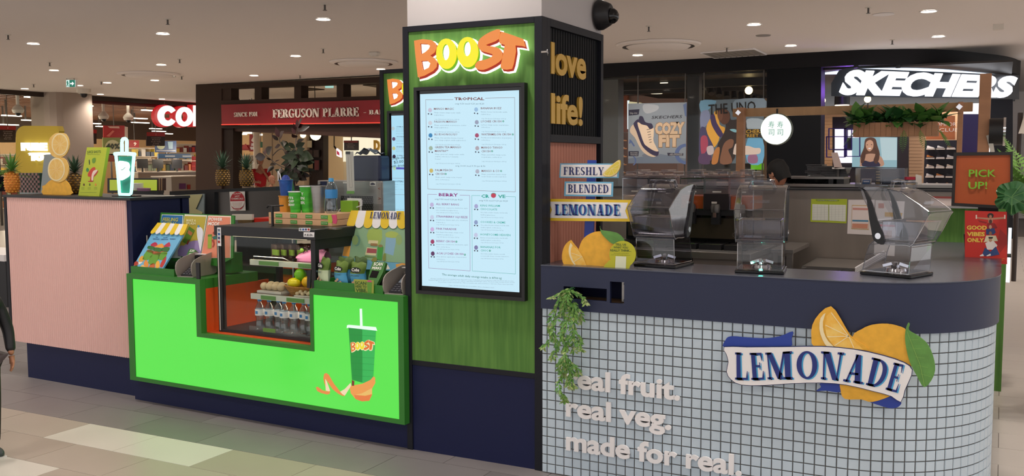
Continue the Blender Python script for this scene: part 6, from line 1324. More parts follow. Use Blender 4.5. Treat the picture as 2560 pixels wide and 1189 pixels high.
t=thing('pick_up_sign','square orange sign in a black frame reading pick up','sign');YK=5.7;P=PLY(YK)
mat('burnt','b8531f',.55);o_=[(2384,381),(2532,379),(2532,523),(2378,514)];i_=[(2391,389),(2526,387),(2525,515),(2386,507)]
b=MB('1c1512');P.poly(b,o_,.05,.0,[i_]);b.build('frame',t);b=MB('burnt');P.poly(b,i_,.02,-.015);b.build('face',t)
b=MB('e:7cc01c:0.55');
for s_,x,y,x2 in (('PICK',2422,441,2488),('UP!',2421,471,2467)):P.text(b,s_,x,y,17.5,x2=x2,y2=y,l=.004,off=.0,ext=.012)
b.m('b5c04a')
for s_,x,y,x2 in (('PICK',2423.5,442,2489),('UP!',2422.5,472,2468)):P.text(b,s_,x,y,17.5,x2=x2,y2=y,l=.001,off=.0)
b.build('letters',t,kind='stuff')
p=P.p(2470,525);MB('1c1512').box(p.x-.05,p.x+.05,YK+.05,YK+.07,1.07,p.z+.05).build('stand',t);MB('black').box(p.x-.08,p.x+.12,YK-.0,YK+.12,1.075,1.085).build('foot',t);
mat('vibered','c62a1e',.55);YV=5.62
t,P=paper('red poster reading good vibes only with a stack of people',[(2412,526),(2517,529),(2518,660),(2412,656)],'vibered',YV,cat='poster',nm='poster')
b=MB('e8c64a')
for s_,x,y,x2 in (('GOOD',2417,573,2467),('VIBES',2417,589,2462),('ONLY.',2418,604,2462)):P.text(b,s_,x,y,9.5,x2=x2,y2=y+.6,l=.001,off=.04)
for k in range(3):P.text(b,'good things happen when people share a smile',2422+k*3,645+k*3.6,1.6,x2=2512-k*4,y2=647+k*3.6,l=.001)
b.build('lettering',t,kind='stuff')
def cp(a,b):return 1900+a/3.715,400+b/3.715
for c_,q,l in [('8f1a14',[(2020,555),(2110,575),(2100,590),(2040,575)],.0006),('a3201a',[(2230,640),(2290,700),(2290,780),(2230,860),(2200,780)],.0006),('b98468',[(2005,515),(2020,530),(2110,535),(2160,535),(2265,528),(2278,520),(2275,545),(2160,552),(2110,552),(2008,540)],.001),('e8d8c8',[(2003,508),(2015,508),(2015,545),(2003,545)],.0016),('e8d8c8',[(2268,508),(2279,508),(2279,545),(2268,545)],.0016),('2a1712',arc(2141,515,30,24,0,350,14),.0012),('b07a5c',arc(2141,525,13,17,0,350,10),.0016),('b98468',[(2118,535),(2165,535),(2160,580),(2120,580)],.0012),
                ('8c1414',[(2108,585),(2180,585),(2205,630),(2175,640),(2110,640)],.0014),('4a2a20',arc(2141,570,15,20,0,350,10),.0018),('26386a',[(2100,640),(2175,630),(2190,670),(2170,690),(2100,690)],.0018),('c0906f',arc(2140,620,13,19,0,350,10),.0022),('d9cfae',[(2100,700),(2190,700),(2210,750),(2080,760)],.002),('8a5a42',arc(2140,680,14,20,0,350,10),.0024),('e0d6d0',[(2092,770),(2130,750),(2170,750),(2205,790),(2180,830),(2110,830)],.0024),('b58a6c',arc(2140,740,15,20,0,350,10),.0028),('2c4478',[(2065,870),(2090,810),(2140,850),(2190,800),(2225,875),(2150,890),(2090,890)],.0028),('e6e0dc',[(2040,885),(2070,868),(2080,890),(2045,892)],.003),('e6e0dc',[(2100,888),(2140,866),(2145,884),(2110,892)],.003),('221814',[(2120,712),(2165,712),(2160,728),(2125,728)],.003)]:
    b=MB(c_);P.poly(b,[cp(*k) for k in q],0,l);b.build('print',t,kind='stuff')
MB('1c1512').box(P.p(2512,600).x,P.p(2520,600).x,YV+.01,YV+.03,1.075,1.36).build('backing_post',t)

t=thing('monstera_plant','dark green split leaf plant in front of the pick up sign corner','plant');P=PLY(5.45);b=MB('leafdark');cm=P.p(2528,488)
out_=smoothpts([(2520,456),(2545,452),(2575,470),(2590,500),(2570,520),(2545,530),(2528,538),(2512,522),(2497,522),(2486,505),(2494,492),(2490,478),(2500,462)],4)
b.smooth=True;P2m=[P.p(x,y,.012*math.sin(i*1.9)) for i,(x,y) in enumerate(out_)];n=len(P2m);mid=[P.p(x*.5+2530*.5,y*.5+488*.5,.02) for x,y in out_]
b.add(P2m+mid+[cm+NY*.0],[(i,(i+1) % n,n+(i+1) % n,n+i) for i in range(n)]+[(n+i,n+(i+1) % n,2*n) for i in range(n)]);b.build('leaf',t)
b=MB('5f8a4a');rule(P,b,[(2552,462),(2530,490),(2528,534)],.0015,.024);
for q in ((2498,480),(2500,505),(2560,480),(2560,510)):rule(P,b,[(2529,492),q],.0009,.023)
b.build('veins',t,kind='stuff');MB('leafgreen').tube([P.p(2552,462,-.01),P.p(2575,520,-.05),Vector((.06,5.9,1.45)),Vector((-.12,5.95,1.16))],.005,6).build('stem',t);MB('frame').lathe([(.05,0),(.06,.1),(.055,.1)],(-.12,5.95,1.0755),18).build('pot',t)
t=thing('palm_plant','tall bright green palm fronds at the right edge of the picture','plant');b=MB('palm');b2=MB('palm');base=Vector((.2,6.8,1.2));r=random.Random(5)
for k in range(12):
    tgt=PLY(6.8+r.uniform(-.3,.3)).p(r.uniform(2500,2640),r.uniform(270,450));d=tgt-base;fern(b,base,d+UZ*.08,d.length*1.15,.11,n=18)
for k in range(4):
    tgt=PLY(6.6).p(2508+k*10,330+k*40);d=tgt-base;fern(b,base,d,d.length*1.1,.12,n=18)
b.build('fronds',t,kind='stuff');MB('leafdark').cyl((.58,6.8,.35),base+UZ*.02,.02,n=8).build('trunk',t);MB('offwhite').lathe([(.14,0),(.19,.38),(.17,.4)],(.6,6.8,0),20).build('pot',t)
# ---------------------------------------------------------------- on the pink cabinet
ZP=1.356
def cA(a,b):return a/4.246,210+b/4.246
def cB(a,b):return 250+a/4.756,250+b/4.756
def cC(a,b):return a/3.129,180+b/3.129
def putk(x,Y):p=pk(x,480,Y);return p.x
P=PLK(4.50)
t=thing('neon_cup_sign','glowing teal and white neon cup with a straw on the pink cabinet','neon sign')
b=MB('1b8f78',KM);P.poly(b,[cB(*q) for q in [(205,668),(378,668),(350,1100),(240,1100)]],.006,-.01);b.build('acrylic_back',t)
def tube(nm,pts,r=.0085,col='e:a4fff0:2.2'):
    b=MB(col,KM);b.tube([P.p(*cB(*q)) for q in smoothpts(pts,3,False)],r,8);b.build(nm,t)
tube('neon_tube',[(262,620),(262,560),(262,480),(290,458),(318,480),(318,560),(318,620)],.012)
tube('neon_tube',[(175,640),(230,636),(300,636),(370,640),(415,645)],.013);tube('neon_tube',[(190,660),(205,800),(220,950),(232,1100),(240,1118),(300,1122),(360,1118),(375,1060),(385,900),(395,760),(403,665)],.0105)
b=MB('e:e8fff8:1.6',KM);P.poly(b,[cB(*q) for q in smoothpts([(225,735),(290,728),(340,745),(355,790),(345,830),(358,860),(350,900),(300,935),(250,952),(238,880)],3)],.01,.008);b.build('letter_panel',t)
b=MB('1b8f78',KM);rule(P,b,[cB(268,830),cB(290,825),cB(318,798)],.002,.012);b.build('letter_line',t)
a=P.p(*cB(232,1120));c=P.p(*cB(370,1120));MB('gloss',KM).box(a.x-.03,c.x+.03,4.46,4.56,ZP,ZP+.008).build('base',t);MB('gloss',KM).box(a.x,c.x,4.497,4.506,ZP+.008,max(a.z,ZP+.01)).build('clip',t)
b=MB('offwhite',KM);b.tube([(c.x,4.53,ZP+.006),(c.x+.05,4.6,ZP+.004),(c.x+.14,4.63,ZP+.004),(c.x+.2,4.7,ZP+.004)],.003,6);b.build('cable',t)
mat('limeboard','b9c73a',.6)
t=thing('juice_shots_board','lime green board headed juice shots leaning beside the neon cup','sign');P=PLK(4.47)
b=MB('limeboard',KM);P.poly(b,[cC(*q) for q in ((680,588),(838,588),(775,972),(612,965))],.025);b.build('board',t)
b=MB('4f6b28',KM);P.text(b,'JUICE SHOTS',*cC(683,634),6,x2=cC(789,0)[0],y2=cC(0,632)[1],l=.001,off=.02);rule(P,b,[cC(685,645),cC(782,643)],.0008,.001)
for k in range(3):
    for j in range(3):rule(P,b,[cC(640+k*50-4,903+j*7),cC(640+k*50+22,902+j*7)],.0006,.001)
rule(P,b,[cC(628,942),cC(755,940)],.0007,.001);b.build('lettering',t,kind='stuff')
def pz(col,pts,l=.001,f=cC):b=MB(col,KM);P.poly(b,[f(*q) for q in smoothpts(pts,3)],0,l);b.build('print',t,kind='stuff')
pz('c8402c',[(690,790),(720,750),(745,745),(748,775),(770,770),(755,800),(735,820),(728,850),(705,850),(708,820),(690,815)]);pz('f0d8cc',[(735,770),(765,765),(750,790),(735,810),(730,845),(718,845),(720,800)],.002);pz('b03a28',[(690,852),(730,850),(728,858),(695,858)]);pz('6a9a30',[(722,680),(748,670),(745,705),(725,712)]);pz('39502a',[(695,690),(702,686),(704,720),(698,722)]);pz('3f8a4a',arc(685,765,11,16,0,340,10))
for k,c_ in enumerate(('5a2418','5d7a20','e08a3a')):pz(c_,arc(657+k*46,880,6,10,0,340,8))

t=thing('lemon_stack_cutout','stack of two cut lemon halves on a whole lemon, flat cut out','sign');P=PLK(4.52)
def la(nm,col,pts,l,th=.008,par=None,k=2):b=MB(col,KM);P.poly(b,[cA(*q) for q in (smoothpts(pts,k) if k else pts)],th,l);return b.build(nm,par or t)
la('whole_lemon','lemon',[(460,1175),(452,1110),(448,1082),(480,1070),(520,1030),(560,1012),(640,1005),(700,1025),(740,1080),(752,1130),(748,1175)],0)
def slc(cx_,cy_,rx,ry,back):
    o=la('lemon_half','lemonpale',back,.004);la('pith_ring','pith',arc(cx_,cy_,rx,ry,0,348,24),.0056,.001,o,0);la('flesh','lemonpale',arc(cx_,cy_,rx*.87,ry*.88,0,348,24),.0062,.0,o,0)
    b=MB('pith',KM)
    for k in range(9):an=k*.698+.3;rule(P,b,[cA(cx_+8*math.cos(an),cy_+8*math.sin(an)),cA(cx_+rx*.86*math.cos(an),cy_+ry*.86*math.sin(an))],.0008,.007)
    b.build('segment_lines',o,kind='stuff')
slc(643,640,88,118,[(643,518),(700,530),(735,600),(735,680),(700,750),(640,780),(580,775),(535,730),(520,660),(525,590),(560,545),(600,520)])
slc(605,905,90,124,[(605,780),(660,778),(705,810),(730,880),(728,950),(700,1010),(640,1040),(580,1030),(530,990),(512,920),(525,840),(560,795)])
MB('timber',KM).box(P.p(*cA(560,1175)).x,P.p(*cA(640,1175)).x,4.53,4.6,ZP,ZP+.03).build('stand_block',t)
t=thing('grey_blue_board','plain grey blue board behind the lemon stack','panel');P=PLK(4.66);b=MB('bluegrey',KM);P.poly(b,[cA(*q) for q in ((470,750),(580,740),(700,960),(745,1178),(425,1178))],.01);b.build('board',t)

def pineapple(lab,base,rr,hh,hl,body='pineapple',lf='pineleaf',seed=1,g='whole pineapples',xf=None):
    t=thing('pineapple',lab,'pineapple',g);r=random.Random(seed);base=Vector(base) if xf is None else xf@Vector(base)
    b=MB(body);prof=[(rr*f,z*hh) for f,z in ((.45,0),(.8,.08),(.98,.3),(1,.5),(.9,.75),(.62,.93),(.2,1))];b.lathe(prof,base,18);b.build('body',t)
    b=MB('b58a3a' if body=='pineapple' else 'e09a3a');
    for j in range(8):
        z=hh*(.08+.84*j/7.5);f=rr*(math.sin(math.pi*(.18+.64*(z/hh)))**.5)*1.0
        for i in range(11):
            an=2*math.pi*(i+.5*(j % 2))/11;c=base+Vector((f*math.cos(an)*.97,f*math.sin(an)*.97,z));n_=Vector((math.cos(an),math.sin(an),0));s_=Vector((-n_.y,n_.x,0));w_=f*.22;h_=hh*.052
            b.add([c-s_*w_,c-UZ*h_,c+s_*w_,c+UZ*h_,c+n_*rr*.14],[(0,1,4),(1,2,4),(2,3,4),(3,0,4)])
    b.build('rind_eyes',t,kind='stuff');b=MB(lf)
    for k in range(44):
        an=k*2.4;up_=k/44;L=hl*(.45+.6*up_) if up_<.8 else hl*(1.05);tl=.05+1.25*up_**.8;d=Vector((math.cos(an)*math.cos(tl),math.sin(an)*math.cos(tl),math.sin(tl)));b0=base+UZ*(hh*.96+hl*.12*up_)
        leaf(b,b0,b0+d*L,rr*.3,n=5,curl=.25*(1-up_),up=UZ)
    b.build('crown',t,kind='stuff');return t
def pbase(x,Y,z):p=pk(x,480,Y);return (p.x,Y,z)
pineapple('green crowned pineapple between the lemon stack and the lime board',pbase(188,4.72,ZP),.062,.16,.13,seed=3,xf=KM)
pineapple('left of the two pineapples on the dark ledge behind the glass case',pbase(558,5.97,1.385),.058,.155,.15,seed=5,xf=KM)
pineapple('right of the two pineapples on the dark ledge behind the glass case',pbase(617,5.97,1.385),.058,.15,.13,seed=8,xf=KM)
mat('pineorange','d9812a',.6,noise=.3,scale=20)
pineapple('orange pineapple at the far left end of the pink cabinet',pbase(31,4.6,ZP),.055,.17,.14,body='pineorange',lf='leafgreen',seed=9,xf=KM)
t=thing('checkered_planter','black and dusty pink checkered basket beside the orange pineapple','basket');P=PLK(4.75);a,c=P.p(*cA(195,1165)),P.p(*cA(418,945))
b=MB('1f3b30',KM);b.box(a.x,c.x,4.75,4.95,ZP,c.z);b.build('basket',t);b=MB('8a6a68',KM);n_,m__=12,8
for i in range(n_):
    for j in range(m__):
        if (i+j) % 2:x=a.x+(c.x-a.x)*i/n_;z=ZP+(c.z-ZP)*j/m__;b.box(x,x+(c.x-a.x)/n_,4.746,4.75,z,z+(c.z-ZP)/m__)
b.build('checks',t,kind='stuff')
t=thing('palm_plant','green feathery palm leaves spilling over the pink cabinet left end','plant');b=MB('palm');r=random.Random(8)
base=KM@Vector((pbase(-5,4.85,ZP)[0],4.85,ZP+.12))
for k in range(16):
    tgt=KM@PLK(4.85+r.uniform(-.1,.2)).p(r.uniform(-40,60),r.uniform(385,470));d=tgt-base;fern(b,base,d+UZ*.02,d.length*1.0,.06,n=12)
tgt=KM@PLK(4.6).p(98,432);fern(b,KM@PLK(4.65).p(35,440),Vector((1,0,.25)),.22,.05,n=12);b.build('fronds',t,kind='stuff')
bb=KM@Vector((pbase(-5,4.85,ZP)[0],4.85,ZP));MB('frame').lathe([(.06,0),(.08,.12)],bb,16).build('pot',t)

t=thing('arched_stall_sign','big mustard yellow rounded board with glowing white letters behind the lemons','sign');YA=8.2;P=PLY(YA);mat('mustard','c0a428',.6)
b=MB('mustard');P.poly(b,[cA(*q) for q in [(165,940),(168,560)]+arc(265,545,97,103,180,270,8)+[(610,445),(628,500),(470,840),(430,1010)]],.08);b.build('board',t)
a=P.p(*cA(300,1000));MB('bluegrey').box(a.x-.3,a.x+.25,YA+.08,YA+.2,0,1.5).build('support',t)
b=MB('e:ffffff:1.8');P.text(b,'PURE',*cA(258,700),17,x2=cA(522,0)[0],y2=cA(0,702)[1],l=.02,off=.075,ext=.03);P.text(b,'TO',*cA(345,808),16,x2=cA(485,0)[0],y2=cA(0,808)[1],l=.02,off=.075,ext=.03);b.build('letters',t,kind='stuff')
b=MB('e:ffffff:1.6');P.poly(b,[cA(*q) for q in smoothpts([(330,728),(560,728),(548,748),(470,752),(345,750)],2)],.02,.03);b.build('underline',t)
# ---------------------------------------------------------------- left and right trays on the green counter
TZ=.862
def tray(lab,x0,x1,par_x):
    t=thing('counter_tray',lab,'tray');MB('greenpaint',KM).box(x0,x1,4.30,4.312,TZ,TZ+.045).build('front_lip',t);MB('greenpaint',KM).box(x0,x0+.01,4.312,4.72,TZ,TZ+.045).build('side_lip',t);MB('greenpaint',KM).box(x1-.01,x1,4.312,4.72,TZ,TZ+.045).build('side_lip',t);MB('1c5a1c',KM).box(x0+.01,x1-.01,4.312,4.72,TZ,TZ+.006).build('floor',t);return t
tray('green painted tray at the left counter holding the small lemonade board',-5.113,-4.70,0);tray('green painted tray at the right counter holding popcorn bags',-3.53,-3.03,0)
def cD(a,b):return 320+a/5.946,520+b/5.946
def cE(a,b):return 760+a/4.246,500+b/4.246
def awn(P,f,x0,y0,x1,y1,x2,y2,x3,y3,n,l,t,scal=18):
    """striped awning: top edge (x0,y0)-(x1,y1), bottom edge (x2,y2)-(x3,y3)"""
    L=lambda u_,v_:((x0+(x1-x0)*u_)*(1-v_)+(x2+(x3-x2)*u_)*v_,(y0+(y1-y0)*u_)*(1-v_)+(y2+(y3-y2)*u_)*v_)
    for k in range(n):
        u0,u1=k/n,(k+1)/n;q=[L(u0,0),L(u1,0),L(u1,.75)]+[ (L((u0+u1)/2+(u1-u0)/2*math.cos(a_),.75+.27*math.sin(a_))) for a_ in [math.pi*j/8 for j in range(1,8)]]+[L(u0,.75)]
        b=MB('yellow' if k % 2==0 else 'white',KM);P.poly(b,[f(*p) for p in q],.003,l);b.build('awning_stripe',t)

o1=kz(*cD(470,640),.93);PLd=PL3((-5,4.50,.93),(-4,4.50,.93),(-4,4.57,1.2),True)
t=thing('poster_display','green backed display of three posters blue, yellow and coral','display')
def pd(nm,col,pts,l,th=.002,sm=0):b=MB(col,KM);PLd.poly(b,[cD(*q) for q in (smoothpts(pts,sm) if sm else pts)],th,l);return b.build(nm,t)
pd('backing','greenpaint',[(485,64),(1578,108),(1560,740),(1330,860),(420,760)],0,.012)
pd('poster','d8e0dc',[(508,94),(828,104),(790,740),(440,740)],.003);pd('poster','2b6fae',[(518,104),(818,114),(790,420),(470,420)],.005)
pd('poster','e0e0d2',[(848,92),(1182,106),(1080,730),(742,715)],.003);pd('poster','b9a83c',[(852,118),(1166,128),(1065,722),(755,706)],.005)
pd('print','9a86b8',[(838,560),(930,500),(1040,480),(1100,520),(1066,722),(755,706),(790,560)],.006,0,2);pd('print','5a3f6a',[(990,680),(1040,650),(1062,722),(960,716)],.007,0)
pd('print','e6e8f2',[(1035,300),(1080,280),(1125,330),(1120,450),(1105,560),(1085,640),(1060,520),(1040,420)],.007,0,3);pd('print','5590b8',[(1045,262),(1072,252),(1078,285),(1050,290)],.008,0)
pd('print','5f8a2c',[(920,270),(1005,330),(900,545),(820,500)],.007,0);pd('print','c27a50',[(915,325),(975,370),(950,415),(895,375)],.008,0);pd('print','8a2f2a',[(905,480),(930,470),(900,545),(880,535)],.008,0)
pd('poster','e8d8ca',[(1195,108),(1535,118),(1530,740),(1085,745)],.003);pd('poster','e08a6c',[(1200,126),(1524,136),(1520,735),(1095,735)],.005)
pd('print','9aae3c',[(1200,395),(1258,390),(1252,600),(1195,600)],.007,0);pd('print','5a8a2c',[(1200,395),(1258,390),(1258,420),(1200,424)],.008,0);pd('print','a8442c',arc(1288,372,18,22,0,340,10),.007,0);pd('print','2b6a60',[(1262,430),(1330,400),(1330,460),(1280,470)],.007,0);pd('print','a8402e',[(1255,480),(1285,470),(1300,540),(1275,585),(1262,578),(1280,530)],.007,0,2)
b=MB('c9c95a',KM)
PLd.text(b,'FEELING',*cD(528,196),8.6,x2=cD(752,0)[0],y2=cD(0,200)[1],l=.008,off=.02);PLd.text(b,'EXTRA?',*cD(526,262),8.6,x2=cD(722,0)[0],y2=cD(0,266)[1],l=.008,off=.02)
b.m('e8e4b4');PLd.text(b,'MAKE A',*cD(878,200),6,x2=cD(1020,0)[0],y2=cD(0,205)[1],l=.008,off=.02);PLd.text(b,'SPLASH',*cD(874,245),6,x2=cD(1015,0)[0],y2=cD(0,250)[1],l=.008,off=.02)
b.m('f6efe6');PLd.text(b,'POWER',*cD(1212,188),7.6,x2=cD(1416,0)[0],y2=cD(0,194)[1],l=.008,off=.03);PLd.text(b,'MODE',*cD(1202,255),7.6,x2=cD(1370,0)[0],y2=cD(0,260)[1],l=.008,off=.03);b.build('lettering',t,kind='stuff')
MB('greenpaint',KM).box(-5.08,-4.46,4.56,4.66,TZ+.007,1.0).build('foot',t)

PLs=PL3((-5,4.325,.87),(-4,4.325,.87),(-4,4.50,1.17),True)
t=thing('lemonade_board','small leaning blue lemonade poster with a striped awning','sign')
def ps(nm,col,pts,l,th=.0,sm=0):b=MB(col,KM);PLs.poly(b,[cD(*q) for q in (smoothpts(pts,sm) if sm else pts)],th,l);return b.build(nm,t)
ps('board','6cb2da',[(78,866),(516,900),(820,395),(368,350)],0,.012)
for c_,q in (('2c6a2c',[(308,560),(395,575),(385,620),(290,600)]),('5f9a2c',[(285,625),(380,640),(330,760),(215,760)]),('2c6a2c',[(400,585),(505,600),(492,650),(380,635)]),('5f9a2c',[(378,650),(488,665),(400,840),(298,812)]),('2c6a2c',[(520,580),(622,585),(590,650),(500,640)]),('5f9a2c',[(495,655),(590,665),(520,770),(440,750)]),('b5623a',[(295,615),(380,630),(365,670),(285,650)]),('b5623a',[(370,640),(488,655),(470,700),(365,680)]),('b5623a',[(490,640),(580,650),(565,690),(490,680)]),
           ('b82848',[(335,545),(400,505),(438,530),(430,565),(370,570)]),('e89a3c',[(400,570),(500,525),(535,560),(525,590),(410,580)]),('b82848',[(535,560),(610,505),(628,530),(625,572),(540,575)]),('e0a030',[(160,760),(210,705),(245,740),(225,790),(170,800)]),('a8301c',[(100,800),(140,790),(160,830),(120,860),(90,850)]),('f0e8e0',[(165,800),(205,785),(215,805),(170,835),(135,840)]),('e0903c',[(245,860),(235,810),(275,765),(310,840),(290,880)]),('ecc070',[(180,880),(220,840),(260,870),(300,885),(230,888)]),('c8642c',[(310,885),(340,830),(390,820),(400,880)]),('f0b040',[(410,885),(420,800),(465,785),(470,880)]),('c0302c',[(475,860),(520,760),(570,715),(560,790),(510,880)])):
    ps('print',c_,q,.001,0,2)
b=MB('2f4f8a',KM)
for s_,x,y,x2 in (('PINK',412,438,446),('LEMONADE',372,465,468),('CLASSIC',525,445,585),('LEMONADE',488,470,595),('RASPBERRY',622,465,712)):PLs.text(b,s_,*cD(x,y),2.1,x2=cD(x2,0)[0],y2=cD(0,y+3)[1],l=.0015,off=.03)
b.build('lettering',t,kind='stuff');awn(PLs,cD,460,226,908,252,335,385,840,412,7,.012,t)

def terminal(lab,ox,oy,rz):
    """holder about .17 wide; opening towards local -y"""
    t=thing('payment_terminal',lab,'terminal',None,loc=KM@Vector((ox,oy,TZ)),rz=rz+TH)
    mat('plasticgrey','9b938c',.45) if 'plasticgrey' not in M else None
    def side(x,th):b=MB('plasticgrey');pts=smoothpts([(0,.0),(-.045,.015),(-.055,.07),(-.02,.11),(.1,.135),(.2,.135),(.21,.03),(.18,.0)],2);A=[(x,y,z) for y,z in pts];n=len(A);b.poly(A,0,(-1,0,0));B=[(x+th,y,z) for y,z in pts];b.poly(B,0,(1,0,0));b.add(A+B,[(i,(i+1) % n,n+(i+1) % n,n+i) for i in range(n)]);b.build('side_guard',t,bevel=.002)
    side(-.062,.006);side(.056,.006)
    MB('plasticgrey').box(-.06,.06,-.04,.17,0,.006).build('base',t);MB('plasticgrey').box(-.058,.058,.17,.176,0,.10).build('back_plate',t)
    b=MB('26262c');A=[(-.04,-.03,.012),(.04,-.03,.012),(.04,.15,.095),(-.04,.15,.095)];b.poly(A,.03,(0,-.4,1));o=b.build('card_reader',t)
    b=MB('8a95a0');b.poly([(-.03,.06,.0545),(.03,.06,.0545),(.03,.13,.0868),(-.03,.13,.0868)],.0,(0,-.4,1));b.build('display',o)
    b=MB('55555c')
    for i in range(3):
        for j in range(4):x=-.022+i*.022;y=-.018+j*.018;z=.0125+(y+.03)*.461+.002;b.bbox((x,y,z),(.016,.011,.003),mt=Matrix.Rotation(.43,3,'X'))
    b.build('keypad',o,kind='stuff');MB('white').bbox((0,.165,.13),(.10,.06,.003)).build('paper_slip',t);return t
terminal('grey guarded card terminal on the left half of the green counter',-4.615,4.345,.2);terminal('grey guarded card terminal on the right of the green counter',-2.965,4.345,.1)
def scanner(lab,Pp,f,pts,scr,word1,word2,l=0):
    t=thing('loyalty_scanner',lab,'scanner');b=MB('3f7a34',KM);Pp.poly(b,[f(*q) for q in pts],.02,l);b.build('housing',t);b=MB('gloss',KM);Pp.poly(b,[f(*q) for q in scr],.001,l+.002);b.build('window',t)
    b=MB('eef2e4',KM)
    for s_,x,y,x2,h_ in (word1,word2):Pp.text(b,s_,*f(x,y),h_,x2=f(x2,0)[0],y2=f(0,y+2)[1],l=l+.003,off=.03)
    b.build('lettering',t,kind='stuff');return t
PLq=PL3((-5,4.42,.90),(-4,4.42,.90),(-4,4.55,1.1),True)
t=scanner('small slanted green scan reader beside the left card terminal',PLq,cD,[(908,610),(955,598),(1006,625),(925,795),(815,835)],[(895,712),(935,715),(880,795),(840,800)],('SCAN',915,650,985,5),('HERE',905,690,950,3))
MB('black',KM).box(-4.78,-4.66,4.47,4.5,TZ+.006,.98).build('stand',t)

PLr=PL3((-5,4.62,.93),(-4,4.62,.93),(-4,4.72,1.2),True)
t=thing('lemonade_poster','large lemonade poster with a yellow and white striped awning','poster')
def pv(nm,col,pts,l,th=.0,sm=0):b=MB(col,KM);PLr.poly(b,[cE(*q) for q in (smoothpts(pts,sm) if sm else pts)],th,l);return b.build(nm,t)
pv('board','6aaed0',[(500,115),(1088,115),(1088,755),(400,720),(400,600),(480,270)],0,.012)
pv('print','e8a23c',[(470,330),(520,330),(480,600),(408,590),(430,480)],.001);pv('print','e8a84c',[(975,680),(1040,668),(1088,672),(1088,752),(985,748)],.001,0,0);pv('print','f0ece4',[(855,700),(880,668),(915,730),(850,738)],.001)
pv('print','8ab08a',[(545,270),(1086,290),(1088,668),(860,655),(480,610)],.0015);pv('print','9fb858',[(690,310),(830,320),(800,480),(680,440)],.002,0,2);pv('print','a8bc5c',[(870,350),(930,330),(1000,350),(1000,400),(880,395)],.002,0,2);pv('print','86b0c8',[(872,395),(985,395),(950,590),(860,560)],.002);pv('print','6f9a88',arc(560,430,40,60,0,350,16),.002);pv('print','93b070',arc(545,425,34,52,0,350,16),.0025);pv('print','93b070',arc(1010,420,34,56,0,350,16),.0025);pv('print','d8cfa0',[(690,425),(790,430),(786,470),(684,462)],.003)
pv('print','98764a',[(712,458),(785,462),(780,490),(708,484)],.0035);pv('print','d4d0a0',[(672,500),(778,512),(765,590),(650,580)],.003);pv('print','a04c50',[(675,510),(775,520),(770,565),(668,560)],.0035);pv('print','6a8a4a',[(648,590),(762,600),(758,612),(646,604)],.0035);pv('print','3f9a3c',[(785,495),(845,498),(828,640),(778,630)],.004);pv('print','8a7a4a',arc(815,488,26,16,0,350,10),.0045);pv('print','8a8a3c',[(730,620),(770,605),(775,650),(720,650)],.004,0,2);pv('print','7f8a3c',[(845,580),(870,565),(870,640),(840,640)],.004,0,2)
awn(PLr,cE,508,112,1150,122,450,292,1090+92,308,8,.008,t);b=MB('1f2f6a',KM);PLr.serif(b,'LEMONADE',*cE(710,198),15.5,*cE(1030,208),l=.013,gap=.12);b.build('lettering',t,kind='stuff');MB('greenpaint',KM).box(-3.45,-2.92,4.66,4.72,TZ+.006,.95).build('foot',t)

def bag(lab,f,cx_,cyb,w_,h_,top,low,Y,tilt,word='Cobs',rz=0):
    base=pk(*f(cx_,cyb),Y);base=Vector((base.x,Y,TZ+.007));t=thing('popcorn_bag',lab,'snack bag','popcorn bags in the right tray',loc=KM@base,rz=rz)
    n,m__=10,10;
    def P_(u_,v_,sd):x=(u_-.5)*w_*(1-.06*math.sin(math.pi*v_));bul=math.sin(math.pi*min(max(u_,0),1))**.6*math.sin(math.pi*v_)**.55;return Vector((x+.006*math.sin(v_*9),sd*(.035*bul)+tilt*v_*h_,v_*h_*.98+.004*math.sin(u_*11)*(v_>.9)))
    for nm,mm,v0,v1 in (('lower_film',low,0,.58),('upper_film',top,.58,1)):
        b=MB(mm);b.smooth=True
        for sd in (-1,1):
            g=[P_(i/n,v0+(v1-v0)*j/m__,sd) for j in range(m__+1) for i in range(n+1)];b.add(g,[(j*(n+1)+i,j*(n+1)+i+1,(j+1)*(n+1)+i+1,(j+1)*(n+1)+i) if sd<0 else (j*(n+1)+i,(j+1)*(n+1)+i,(j+1)*(n+1)+i+1,j*(n+1)+i+1) for j in range(m__) for i in range(n)])
        b.build(nm,t)
    b=MB('101410');c=P_(.5,.72,-1)+Vector((0,-.003,0));n1=Vector((0,-1,tilt)).normalized();v=Vector((0,tilt,1)).normalized()
    b.poly([c+UX*(w_*.34*math.cos(k*.5))+v*(h_*.11*math.sin(k*.5)) for k in range(12)],.002,n1);b.m('f2f2ea');text(b,word,c+n1*.001-UX*w_*.24-v*h_*.04,UX,v,h_*.11,w=w_*.5,off=.03)
    c2_=P_(.5,.5,-1)+n1*.004;b.m('2f5a5a');text(b,'POPCORN',c2_-UX*w_*.34-v*h_*.02,UX,v,h_*.07,w=w_*.66,off=.02);b.m('c9a080');c3_=P_(.5,.25,-1)+n1*.004
    for k in range(4):b.poly([c3_+UX*(w_*(.12*(k-1.5))+.01*math.cos(q*1.05))+v*(.012*math.sin(k*2)+.008*math.sin(q*1.05)) for q in range(6)],0,n1)
    b.build('print',t,kind='stuff')
bag('pale green popcorn bag leaning at the left end of the right tray',cE,205,860,.115,.17,'5c7a2c','b7c4a0',4.36,.12,rz=-.5)
bag('blue and green popcorn bag second from the left in the tray',cE,395,880,.095,.155,'5f7a28','4f9fc8',4.365,.05,rz=-.1)
bag('blue and green popcorn bag nearest the scan here card',cE,572,890,.10,.155,'5f7a28','4f9fc8',4.365,.05,rz=.1)
bag('popcorn bag standing behind the second bag in the tray',cE,440,820,.10,.17,'4f6a28','4a98c4',4.44,.05,rz=.25)
